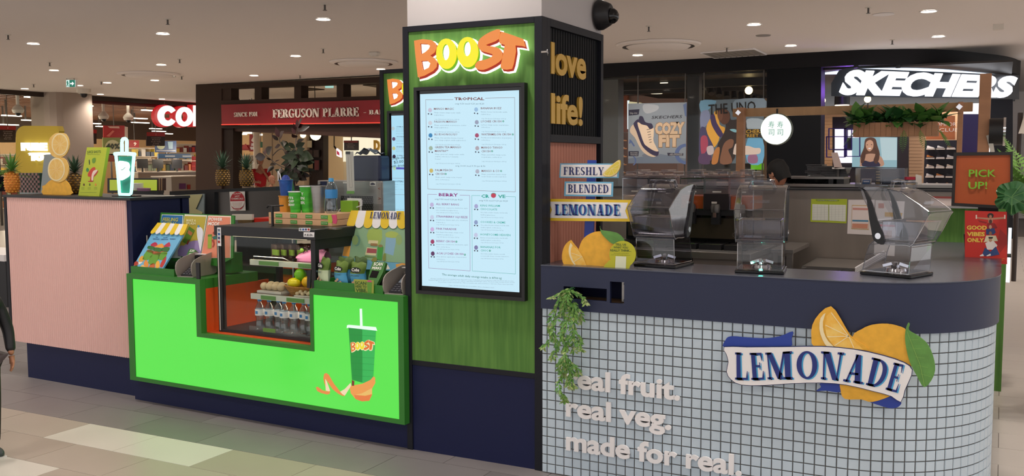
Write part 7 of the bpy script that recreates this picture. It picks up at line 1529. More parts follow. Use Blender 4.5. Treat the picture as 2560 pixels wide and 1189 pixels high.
bag('popcorn bag with a folded dark top at the back of the tray',cE,590,800,.10,.175,'3f5a24','4a98c4',4.45,.05,rz=-.15)
t=thing('scan_card','small lime card reading scan here to vibe on the tray lip','sign');P=PLK(4.292);b=MB('9aa640',KM);P.poly(b,[cE(*q) for q in ((530,838),(740,850),(738,1005),(545,992))],.003);b.build('card',t)
b=MB('2f5a20',KM)
for s_,x,y,x2,h_ in (('SCAN',542,892,662,7.5),('HERE TO',545,925,664,5.5),('VIBE.',550,972,672,8.5)):P.text(b,s_,*cE(x,y),h_,x2=cE(x2,0)[0],y2=cE(0,y+5)[1],l=.001,off=.03)
b.m('5f9a34');P.poly(b,[cE(*q) for q in ((668,868),(722,872),(715,985),(678,980))],0,.001);b.m('c8557a');P.poly(b,[cE(*q) for q in ((668,866),(685,845),(712,850),(724,872))],0,.0015);b.build('print',t,kind='stuff')
PLt=PL3((-4,4.33,.88),(-3,4.33,.88),(-3,4.43,1.05),True)
t=scanner('green scan for perks reader in the right tray beside the popcorn',PLt,cE,[(730,650),(868,660),(840,760),(770,900),(672,880),(700,740)],[(725,745),(800,755),(770,825),(695,820)],('SCAN',738,695,835,7.5),('PERKS',722,735,822,6));MB('black',KM).box(-3.2,-3.1,4.38,4.42,TZ+.007,.95).build('stand',t)

t=thing('glass_guard','thin clear glass guard with black clips left of the glass case','guard');MB('glass',KM).box(-4.52,-4.40,4.285,4.289,TZ+.002,.99).build('pane',t);P=PLK(4.28);b=MB('black',KM);P.poly(b,[(489,656),(498,657),(499,697),(491,697)],.01);b.build('clip',t)
t=thing('glass_guard','thin clear glass guard with black clips right of the glass case','guard');MB('glass',KM).box(-3.60,-3.535,4.285,4.289,.6,.99).build('pane',t);b=MB('black',KM);P.poly(b,[(768,676),(777,674),(775,720),(767,719)],.01);b.build('clip',t)
# ---------------------------------------------------------------- the glass display case
GX0,GX1,GY0,GY1,GZ0,GZ1=-4.365,-3.56,4.35,4.90,.527,1.198
t=thing('display_case','black framed glass food case set into the orange niche','display case')
b=MB('black',KM);fr_=.035
b.box(GX0-.01,GX1+.01,GY0-.01,GY1,GZ1-.06,GZ1).box(GX0,GX0+fr_,GY0,GY0+fr_,GZ0,GZ1-.06).box(GX1-fr_,GX1,GY0,GY0+fr_,GZ0,GZ1-.06).box(GX0,GX0+fr_,GY1-fr_,GY1,GZ0,GZ1-.06).box(GX1-fr_,GX1,GY1-fr_,GY1,GZ0,GZ1-.06).box(GX1-.02,GX1,GY0+fr_,GY1-fr_,GZ1-.12,GZ1-.06).box(GX0+fr_,GX1-fr_,GY0,GY0+fr_,GZ0,GZ0+.02);b.build('frame',t,bevel=.002)
MB('offwhite',KM).box(GX0+.012,GX0+.016,GY0-.004,GY0,GZ0+.01,GZ1-.06).build('seal_strip',t)
MB('glass',KM).box(GX0+fr_,GX1-fr_,GY0+.008,GY0+.012,GZ0+.02,GZ1-.06).build('front_pane',t);MB('glass',KM).box(GX1-.012,GX1-.008,GY0+fr_,GY1-fr_,GZ0,GZ1-.06).build('side_pane',t);MB('glass',KM).box(GX0+.008,GX0+.012,GY0+fr_,GY1-fr_,GZ0,GZ1-.06).build('side_pane',t);MB('glass',KM).box(GX0+fr_,GX1-fr_,GY1-.012,GY1-.008,.9,GZ1-.06).build('back_pane',t)
MB('orange',KM).box(GX0-.06,GX1+.04,GY1+.1,GY1+.12,GZ0-.08,.93).build('orange_back_board',t)
MB('black',KM).box(GX0,GX1,GY0+.03,GY1,GZ0,GZ0+.02).build('floor',t)
def cF(a,b):return 530+a/3.715,540+b/3.715
zz=[]
for nm,(x,y) in (('shelf',(365,415)),('shelf',(360,700))):
    z=(1.0 if nm==0 else 0)
for k,z in enumerate((.985,.772)):
    MB('clearplastic',KM).box(-4.14,GX1-.03,4.42,4.8,z,z+.008).build('glass_shelf',t);b=MB('c8ccc0',KM);b.box(-4.14,GX1-.03,4.405,4.418,z-.028,z+.006);b.build('ticket_rail',t)
    b=MB('5f8f4a',KM)
    for x in ((-4.06,-3.9),(-3.74,-3.62)) if k==0 else ((-4.05,-3.93),(-3.84,-3.7)):b.box(x[0],x[1],4.40,4.404,z-.024,z+.0)
    b.build('price_ticket',t,kind='stuff')
for x in (-4.145,-3.61):MB('steel',KM).cyl((x,4.8,GZ0),(x,4.8,GZ1-.06),.008,n=8).build('shelf_post',t)
b=MB('chrome',KM);b.tube([(-4.14,4.44,.99),(-4.10,4.40,1.012),(-3.86,4.40,1.012),(-3.83,4.44,.99)],.003,6);b.build('wire_rail',t)
b=MB('white',KM);P=PLK(GY0-.012);P.poly(b,[cF(*q) for q in ((808,108),(915,108),(908,142),(806,138))],.001);P.poly(b,[cF(*q) for q in ((850,148),(950,150),(948,196),(850,192))],.001);P.poly(b,[cF(*q) for q in ((48,105),(82,105),(85,277),(50,275))],.001);b.build('stickers',t)
b=MB('1d1d22',KM);P.text(b,'F.E.D.',*cF(862,184),5,x2=cF(940,0)[0],y2=cF(0,184)[1],l=.001,off=.03)
for k,c_ in enumerate(('6a7a8a','2f5fa0','3f4a7a','a8302c')):b.m(c_);P.poly(b,[cF(814+k*25,114),cF(832+k*25,114),cF(832+k*25,133),cF(814+k*25,133)],0,.001);P.poly(b,[cF(54,118+k*36),cF(74,118+k*36),cF(76,142+k*36),cF(56,142+k*36)],0,.001)
b.build('sticker_print',t,kind='stuff')
MB('e:ffe9c0:3',KM).box(GX0+.1,GX1-.1,4.39,4.41,GZ1-.066,GZ1-.061).build('light_tube',t)
l=bpy.data.lights.new('case_light','AREA');l.shape='RECTANGLE';l.size=.6;l.size_y=.05;l.energy=1.2;l.color=(1,.83,.58);lo=bpy.data.objects.new('case_light',l);COL.objects.link(lo);lo.location=KM@Vector((-3.95,4.39,GZ1-.075));lo.rotation_euler.z=TH
l2=bpy.data.lights.new('case_light','AREA');l2.shape='RECTANGLE';l2.size=.5;l2.size_y=.05;l2.energy=2;l2.color=(1,.85,.6);lo=bpy.data.objects.new('case_light',l2);COL.objects.link(lo);lo.location=KM@Vector((-3.85,4.6,.765));lo.rotation_euler.z=TH

S1,S2,S0=.993,.780,GZ0+.021
mat('brownie','3a2418',.5,noise=.4,scale=30);mat('filmwrap','6a4a34',.2)
for k in range(6):
    x=-4.02+k*.052;b=MB('brownie',KM);b.bbox((x,4.55+k*.015,S1+.045),(.045 if k else .07,.1,.09),rz=-.35);o=one(b,'wrapped_brownie','wrapped dark brownie with a lime label, '+['leftmost and largest of the row','second in the row','third in the row','fourth in the row','fifth in the row','last of the row beside the pink clog'][k],'cake','wrapped brownies on the top shelf',bevel=.008)
    b=MB('5f7a28',KM);b.bbox((x+.012,4.55+k*.015-.055,S1+.04),(.05 if k else .075,.012,.035),rz=-.35);b.build('label_sticker',o)

t=thing('pink_clog','pink foam clog shoe with a green charm on the top shelf','shoe');cx0=-3.725
b=MB('pinkshoe',KM);pts=[(-.14,.03,.02,.035),(-.12,.045,.035,.045),(-.07,.052,.06,.05),(-.02,.055,.075,.052),(.03,.05,.085,.045),(.08,.045,.082,.04),(.13,.04,.07,.035)]
n_=14;vs=[]
for dx_,w_,h_,_ in [(p[0]*.85,p[1]*.85,p[2]*.72,0) for p in pts]:
    for i in range(n_):an=math.pi*i/(n_-1);vs.append((cx0+dx_,4.52-w_*math.cos(an),S1+.012+h_*math.sin(an)))
b.smooth=True;b.add(vs,[(j*n_+i,(j+1)*n_+i,(j+1)*n_+i+1,j*n_+i+1) for j in range(len(pts)-1) for i in range(n_-1)]);b.add(vs[:n_],[tuple(range(n_))]);b.build('upper',t)
b=MB('pinkshoe',KM);b.lathe([(.001,0),(1,0),(1.03,.012),(1,.022),(.001,.022)],(cx0-.0,4.52,S1),20,None,.124,.047);b.build('sole',t)
b=MB('6a3f58',KM)
for i in range(4):
    for j in range(3):b.ball((cx0-.08+i*.03,4.52-.035+.02*j,S1+.012+.058+i*.008-.012*abs(j-1)-.014*(j==0)),.005,6,4)
b.build('vent_holes',t,kind='stuff');b=MB('6f9a2c',KM);b.ball((cx0-.05,4.475,S1+.065),(.016,.008,.014),8,5);b.build('charm',t);b=MB('pinkshoe',KM);b.tube([(cx0+.05,4.462,S1+.075),(cx0+.09,4.46,S1+.10),(cx0+.13,4.47,S1+.07)],.007,6);b.build('heel_strap',t)

t=thing('fruit_basket','wicker basket of fruit on the middle shelf','basket');bx,by=-3.80,4.54;b=MB('wicker',KM)
for k in range(6):z=S2+.004+k*.009;rr=.085+.007*k;b.tube([(bx+rr*1.35*math.cos(a_*.3142),by+rr*.75*math.sin(a_*.3142),z) for a_ in range(21)],.0055,5)
b.lathe([(.0,0),(.08,0),(.08,.006),(0,.006)],(bx,by,S2),18,None,1.35,.75);b.build('weave',t)
b=MB('wicker',KM)
for a_ in range(26):an=a_*.2417;b.cyl((bx+.088*1.35*math.cos(an),by+.088*.75*math.sin(an),S2),(bx+.122*1.35*math.cos(an),by+.122*.75*math.sin(an),S2+.052),.0025,n=4)
b.build('stakes',t,kind='stuff')
for lab,c_,p,r_ in (('green apple on top of the fruit basket','6fb81c',(bx-.05,by,S2+.115),(.04,.038,.042)),('yellow lemon at the left front of the fruit basket','e8d81c',(bx-.075,by-.03,S2+.068),(.048,.034,.032)),('yellow orange fruit in the middle of the basket','e8b41c',(bx+.035,by-.02,S2+.078),(.046,.042,.038)),('yellow lemon at the back of the fruit basket','d8c02c',(bx+.01,by+.04,S2+.07),(.04,.035,.03))):
    mat(c_,c_,.35,bump=.1,scale=80) if c_ not in M else None
    f_=thing('fruit',lab,'fruit','fruit in the wicker basket');b=MB(c_,KM);b.ball(p,r_,16,10);b.build('flesh',f_);b=MB('brown',KM);b.cyl((p[0],p[1],p[2]+r_[2]*.9),(p[0]+.004,p[1],p[2]+r_[2]+.012),.002,n=5);b.build('stalk',f_)
mat('greenmango','9ab02c',.4,noise=.5,scale=6,h2='e0c42c');t=thing('mango','green and yellow mango right of the fruit basket','fruit');b=MB('greenmango',KM);b.ball((-3.60,4.46,S2+.075),(.055,.045,.05),16,10);b.build('flesh',t);MB('f0e6d8',KM).box(-3.66,-3.55,4.42,4.52,S2,S2+.026).build('stand',t)
mat('bun','d8c4a0',.7,noise=.2,scale=25)
t=thing('bun_tray','tray of round pale buns left on the middle shelf','tray');MB('offwhite',KM).box(-4.13,-3.93,4.45,4.62,S2,S2+.012).build('plate',t)
k=0
for i in range(4):
    for j in range(2):one(MB('bun',KM).ball((-4.105+i*.047,4.49+j*.06,S2+.037),(.026,.028,.024),12,7),'bun','round pale bun in the tray on the middle shelf','bun','pale buns in the tray on the middle shelf')
t=thing('cookie_tray','small pile of knobbly cookies in front of the fruit basket','tray');MB('offwhite',KM).box(-3.80,-3.66,4.425,4.475,S2,S2+.006).build('plate',t);r=random.Random(3)
for i in range(7):one(MB('bun',KM).ball((-3.79+i*.02,4.45+r.uniform(-.01,.01),S2+.016+.01*(i % 2)),(.014,.014,.012),8,5),'cookie','knobbly cookie in the pile before the fruit basket','cookie','cookies before the fruit basket')

src=thing('water_bottle','clear water bottle with a blue cap, leftmost in the case','bottle','water bottles on the case floor',loc=KM@Vector((-4.10,4.44,S0)))
MB('water').lathe([(.024,0),(.029,.006),(.029,.03),(.026,.05),(.024,.07),(.029,.095),(.029,.135),(.024,.15),(.012,.172),(.0115,.182)],n=16).build('body',src)
b=MB('e9e9ec');b.lathe([(.0295,.092),(.0297,.094),(.0297,.130),(.0295,.132)],n=16,ring=True);o=b.build('label',src);b=MB('2f7fc0');b.bbox((-.0,-.0298,.112),(.018,.001,.018));b.build('label_print',o)
MB('2f7fc0').lathe([(.013,.18),(.0135,.182),(.0135,.198),(.012,.2)],n=14).build('cap',src)
for k in range(1,8):dup(src,KM@Vector((-4.10+k*.068,4.44+.012*(k % 3),S0)),rz=k*.5*0,label='clear water bottle with a blue cap, %s from the left in the case' % ['','second','third','fourth','fifth','sixth','seventh','eighth'][k])
b=MB('clearplastic',KM).box(-4.14,-3.6,4.385,4.388,S0,S0+.03);b.m('6f9a3a').box(-4.02,-3.92,4.381,4.384,S0+.003,S0+.026);one(b,'ticket_rail','clear rail with one green ticket before the water bottles','rail')
# ---------------------------------------------------------------- on top of the case
def cG(a,b):return 600+a/6.095,420+b/6.095
PT_=PLK(4.60);mat('boxcream','d9ad82',.7);ZT=GZ1
t0=None
for k in range(2):
    x0,x1=-4.18,-3.66;z=ZT+k*.038;t=thing('flat_carton',['lower flat cream carton with green stickers on the glass case','upper flat cream carton with green stickers on the glass case'][k],'box');MB('boxcream',KM).box(x0,x1,4.62,4.88,z+.0005,z+.0365).build('carton',t,bevel=.002);b=MB('4f9a3a',KM);b2_=MB('e6efd8',KM)
    for j in range(4):xx=x0+.06+j*.125;b.box(xx,xx+.055,4.618,4.6195,z+.007,z+.029);text(b2_,'RECYCLE',(xx+.005,4.6175,z+.016),UX,UZ,.006,w=.045)
    b.build('sticker',t,kind='stuff');b2_.build('sticker_text',t,kind='stuff')
ZC=ZT+.0745
def cup(lab,x,Y,r0,r1,h,body,lid=None,z=None,words_=None,rim='white',g='cups on the cartons'):
    z=ZC if z is None else z;t=thing('drink_cup',lab,'cup',g);c=(x,Y,z);MB(body,KM).lathe([(r0,0),(r1,h)],c,24).build('cup_body',t);MB(rim,KM).lathe([(r1,h),(r1+.003,h+.002),(r1+.003,h+.006),(r1-.002,h+.007),(r1-.003,h)],c,24,ring=True).build('rim',t)
    if words_:
        b=MB('f2f5ea',KM)
        for i,(s_,w_) in enumerate(words_):zc_=h*.68-i*h*.17;rr=r0+(r1-r0)*zc_/h+.001;text(b,s_,(x-w_/2,Y-rr-.0005,z+zc_),UX,UZ,h*.11,w=w_,off=.03)
        b.build('lettering',t,kind='stuff')
    return t
mat('cuporange','dd8f24',.5,noise=.25,scale=14);mat('cupblue','1f5fb8',.4,noise=.5,scale=14,h2='163a80');mat('cupgreen','3aa82c',.5,noise=.25,scale=6,stretch=(1,1,8),h2='54c83a')
def xk(px_,Y,z=1.3):return pk(px_,520,Y).x
cup('orange patterned cup at the left of the cup row',xk(714,4.70),4.70,.036,.042,.098,'cuporange',rim='cuporange');z_=ZC+.1
cup('blue patterned cup stacked on the orange cup',xk(716,4.70),4.70,.034,.044,.10,'cupblue',z=z_,rim='cupblue');t=thing('navy_figure','dark navy bottle with a white loop behind the blue cup','bottle');b=MB('royal',KM);xx=xk(716,4.80);b.lathe([(.03,0),(.032,.19),(.025,.22),(.012,.235)],(xx,4.80,ZC),14);b.build('body',t);b=MB('white',KM);b.tube([(xx,4.73,ZC+.20),(xx+.01,4.72,ZC+.26),(xx+.025,4.72,ZC+.24),(xx+.03,4.73,ZC+.18)],.004,6);b.build('loop',t)
cup('smaller green cup with white block words',xk(739,4.68),4.68,.032,.043,.128,'cupgreen',words_=[('ITS',.04),('OFF',.046),('SKINNY',.052)])
cup('taller green cup with white block words',xk(768,4.72),4.72,.034,.046,.162,'cupgreen',words_=[('Y',.02),('IN',.03),('BIN.',.034)])
t=thing('steel_tumbler','tall brushed steel tumbler right of the green cups','tumbler');MB('steel',KM).lathe([(.036,0),(.049,.165),(.052,.167),(.052,.172),(.047,.172),(.034,.006)],(xk(797,4.70),4.70,ZC),28).build('body',t)
t=thing('water_bottle','large clear water bottle with a pale blue cap on the cartons','bottle');c_=(xk(829,4.70),4.70,ZC);MB('water',KM).lathe([(.03,0),(.036,.008),(.034,.04),(.031,.07),(.036,.1),(.038,.13),(.036,.16),(.022,.19),(.014,.2)],c_,20).build('body',t);MB('4a9fd8',KM).lathe([(.016,.198),(.016,.216),(.014,.22)],c_,16).build('cap',t);MB('3f8fd0',KM).lathe([(.0375,.095),(.0395,.13),(.038,.15)],c_,20,ring=True).build('label',t)
t=thing('gift_card_stand','small clear stand of pink and green cards before the cartons','stand');P=PLK(4.44);b=MB('a8b83c',KM);P.poly(b,[cG(*q) for q in ((1340,715),(1400,705),(1420,780),(1395,840),(1340,835))],.004,0);b.build('green_card',t);b=MB('c8406a',KM);P.poly(b,[cG(*q) for q in ((1395,712),(1470,708),(1485,800),(1470,850),(1420,840),(1415,770))],.004,.004);b.build('pink_card',t);a=P.p(*cG(1330,865));c=P.p(*cG(1495,865));MB('clearplastic',KM).box(a.x,c.x,4.42,4.48,ZT+.0005,ZT+.012).build('base',t)
t=thing('green_carton','upright lime green carton with an orange band behind the lemonade poster','box');P=PLK(4.86);a,c=P.p(852,545),P.p(881,502);MB('7fb02c',KM).box(a.x,c.x,4.86,4.92,1.13,c.z).build('carton',t);b=MB('c88a3c',KM);P.poly(b,[(853,530),(881,529),(881,536),(853,537)],.0005,.001);b.build('band',t);MB('offwhite',KM).box(a.x-.02,c.x+.1,4.84,4.95,1.11,1.13).build('board',t)
t=thing('white_frame_stand','white framed brown card standing right of the lime carton','stand');P=PLK(4.95);b=MB('white',KM);P.poly(b,[(868,495),(902,496),(902,540),(868,540)],.01,0,[[(871,503),(899,504),(899,534),(871,534)]]);b.build('frame',t);b=MB('8a4f34',KM);P.poly(b,[(871,503),(899,504),(899,534),(871,534)],.004,-.003);b.build('card',t);a=P.p(868,540);MB('black',KM).box(a.x,a.x+.1,4.95,5.0,1.08,a.z).build('foot',t)
b=MB('white',KM);P=PLK(4.9);b.tube([P.p(842,540),P.p(848,525),P.p(858,518)],.004,6).tube([P.p(880,530),P.p(890,518),P.p(905,513),P.p(905,500)],.004,6);b.build('wire',t)
mat('redlid','c0281c',.4);t=thing('red_tray','long red tray edge and pineapple box behind the glass case top','tray');P=PLK(5.1);b=MB('redlid',KM);P.poly(b,[(620,545),(690,546),(690,561),(620,558)],.2);b.build('tray',t);b=MB('d8ccc0',KM);P.poly(b,[(585,535),(635,535),(635,549),(585,549)],.02,.02);b.build('price_flag',t);b=MB('pineapple',KM);P.poly(b,[(600,549),(635,549),(635,558),(600,556)],.02,.02);b.build('fruit_print',t);a,c=P.p(590,560),P.p(690,560);MB('black',KM).box(a.x,c.x,5.1,5.3,.87,a.z).build('stand',t)
b=MB('black',KM);P=PLK(4.47);a=P.p(680,566);c=P.p(683,515);b.box(a.x-.006,a.x+.006,4.47,4.482,ZT,c.z);b.tube([(a.x,4.476,c.z),(a.x-.03,4.476,c.z+.002),(a.x-.045,4.476,c.z-.01)],.006,6).tube([(a.x,4.476,c.z),(a.x+.07,4.5,c.z+.004)],.005,6);one(b,'black_bracket','small black upright bracket with a hooked top beside the cartons','bracket')
t=thing('back_worktop','low steel worktop behind the glass case','worktop');MB('steeldark',KM).box(-5.1,-2.95,4.99,5.85,.82,.86).build('top',t);MB('frame',KM).box(-5.08,-2.97,5.01,5.83,0,.82).build('body',t)
# ---------------------------------------------------------------- ice machine and things behind
t=thing('ice_machine','stainless ice machine with a dark perforated grille','ice machine');YI=6.05;P=PLY(YI);a,c=P.p(797,620),P.p(957,452)
MB('steel').box(a.x,c.x,YI,YI+.17,.2,c.z).build('cabinet',t,bevel=.006);MB('black').box(a.x+.02,c.x-.02,YI+.02,YI+.16,0,.2).build('plinth',t)
b=MB('black');P.poly(b,[(853,489),(932,490),(932,560),(853,560)],.004,.003);o=b.build('grille',t);b=MB('5a5652')
for j in range(12):
    for i in range(13):x=855+i*6+(3 if j % 2 else 0);y=491+j*5;P.poly(b,[(x,y),(x+3.6,y+1),(x+3.6,y+3.4),(x,y+2.4)],0,.0045)
b.build('grille_holes',o,kind='stuff')
b=MB('16204a');P.poly(b,[(801,453),(817,453),(817,463),(801,463)],.002,.003);b.m('e8e6e0');P.poly(b,[(925,454),(940,454),(940,464),(925,464)],.002,.003);P.poly(b,[(858,454),(868,454),(868,458),(858,458)],.002,.003);b.m('1f1a3a');P.poly(b,smoothpts([(927,460),(931,456),(937,458),(939,461),(934,462),(929,462)],2),0,.005);b.build('stickers',t)
b=MB('a09a94');P.poly(b,[(943,457),(955,457),(955,510),(943,510)],.002,.003);b.m('8a3a24');P.text(b,'<',946,475,8,x2=952,y2=475,l=.005);P.text(b,'>',946,500,8,x2=953,y2=500,l=.005);b.build('side_label',t,kind='stuff')
t=thing('navy_tub','dark navy plastic tub on the ice machine under a grey cloth','tub');mat('navytub','1a2248',.35);P=PLY(YI+.02);a,c=P.p(880,450),P.p(950,388);zt_=PLY(YI).p(797,452).z;MB('navytub').box(a.x,c.x,YI+.02,YI+.16,zt_,c.z).build('tub',t,bevel=.02)
b=MB('6a7484');p0=P.p(898,385);b.smooth=True;g=[(a.x+.02+(c.x-a.x-.04)*i/10,YI+.03+.12*j/5,c.z+.002+.03*abs(math.sin(i*1.1+j))*(1-j*.1)+(.03 if 3<=i<=6 else 0)) for j in range(6) for i in range(11)];b.add(g,[(j*11+i,j*11+i+1,(j+1)*11+i+1,(j+1)*11+i) for j in range(5) for i in range(10)]);b.build('cloth',t)
t=thing('paper_strip','tall white paper strip hanging over the front of the ice machine','notice');P=PLY(5.9);b=MB('d6d0c8');P.poly(b,[(864,380),(883,378),(886,480),(868,482)],.004);b.build('sheet',t);b=MB('5a544c');rule(P,b,[(871,392),(874,468),(881,468),(877,390)],.0006,.001);b.build('drawn_lines',t,kind='stuff');b=MB('6fae3c');P.poly(b,[(867,477),(886,477),(886,484),(867,484)],.003,.003);b.build('green_label',t);b=MB('black');P.poly(b,[(865,378),(875,378),(875,385),(865,385)],.01,.006);b.build('clip',t)
p=P.p(870,381);MB('steel').cyl((p.x,5.92,1.1),(p.x,5.92,p.z),.004,n=6).build('holder_rod',t)
P=PLY(5.5);a,c=P.p(861,560),P.p(862,375);t=thing('clear_screen','thin clear upright screen edge in front of the paper strip','guard');MB('glass').box(a.x,a.x+.30,5.5,5.504,.87,c.z).build('pane',t);MB('steel').box(a.x+.1,a.x+.2,5.48,5.53,.86,.87).build('foot',t)

t=thing('rubber_plant','tall dark red green rubber plant rising behind the cups','plant');YR=6.9;b=MB('rubberplant');b2_=MB('4a1f20');b3=MB('2c3a24');st=MB('3a2a20');r=random.Random(12)
def RP(x,y,d=0):return PLY(YR+d).p(x,y)
def cR(a,b):return 560+a/5.945,300+b/5.945
branches=[[(1040,900),(1030,700),(1060,500),(1070,300),(1090,150),(1100,20)],[(1040,700),(950,520),(880,400),(830,320),(820,260),(800,190)],[(1000,760),(880,700),(780,650),(700,590),(620,520),(580,470)],[(930,520),(870,430),(800,450),(720,530)],[(1060,600),(1150,500),(1230,450)],[(1060,450),(980,360),(900,350)],[(1050,650),(1180,640),(1280,620)]]
for br in branches:st.tube([RP(*cR(*q),.03*i) for i,q in enumerate(smoothpts(br,3,False))],.005,5)
lv=[((820,260),(760,100),1),((830,270),(870,160),1),((810,300),(710,220),0),((840,370),(740,410),0),((860,350),(910,340),0),((625,500),(600,410),1),((635,500),(690,400),0),((700,590),(625,560),0),((770,650),(690,660),0),((740,680),(640,770),0),((860,700),(790,850),0),((880,730),(870,850),0),((620,545),(440,548),0),((760,620),(830,580),0),((1090,120),(1080,-20),1),((1100,110),(1140,-30),1),((1090,160),(1270,85),0),((1060,150),(1030,50),1),((1090,160),(1150,60),1),((1060,200),(1000,110),1),((1080,260),(1010,220),1),((1080,330),(1180,280),0),((1070,400),(1190,340),2),((1060,420),(950,330),2),((1060,450),(930,420),2),((1050,500),(940,480),2),((1070,480),(1180,420),2),((1050,560),(900,620),2),((1040,600),(840,660),2),((1100,560),(1230,560),2),((1120,520),(1300,560),2),((1130,560),(1300,650),2),((1100,640),(1240,740),2),((1080,680),(1190,880),2),((1050,700),(1100,900),2),((1020,700),(960,860),2),((1000,660),(880,780),2),((1060,620),(1010,760),2),((1090,600),(1140,760),2),((1080,760),(1230,900),0),((1040,480),(1010,620),0),((1100,460),(1160,600),0)]
for i,(p,q,k) in enumerate(lv):
    mb=(b,b2_,b3)[k];d=r.uniform(-.15,.12);P0,P1=RP(*cR(*p),d*.3),RP(*cR(*q),d);leaf(mb,P0,P1,(P1-P0).length*.46,up=Vector((r.uniform(-.5,.5),-1,r.uniform(-.2,.6))),n=5,curl=.1,fold=.15)
for i in range(60):
    x,y=r.gauss(1060,70),r.uniform(380,860);d=r.uniform(-.15,.2);P0=RP(*cR(x,y),d);an=r.uniform(0,6.28);L=r.uniform(.09,.15);P1=P0+Vector((math.cos(an)*.8,math.sin(an)*.7,r.uniform(-.9,.5))).normalized()*L
    leaf((b,b3,b3)[i % 3],P0,P1,L*.45,up=Vector((r.uniform(-.5,.5),-1,r.uniform(-.2,.6))),n=5,curl=.1,fold=.15)
b.build('leaves',t,kind='stuff');b2_.build('young_leaves',t,kind='stuff',label='dark red young leaves');b3.build('lower_leaves',t,kind='stuff');base=RP(*cR(1040,900));st.tube([base,Vector((base.x,base.y,.4))],.014,8);st.build('stems',t);MB('frame').lathe([(.14,0),(.2,.4),(.18,.42)],(base.x,base.y,0),20).build('pot',t)
t=thing('green_bottle','slim green bottle top standing behind the blue cup','bottle');P=PLY(5.6);p=P.p(728,470);MB('2c7a3a').lathe([(.035,0),(.035,p.z-.86-.06),(.015,p.z-.86+.04),(.012,p.z-.86+.07)],(p.x,5.6,.861),14).build('body',t)

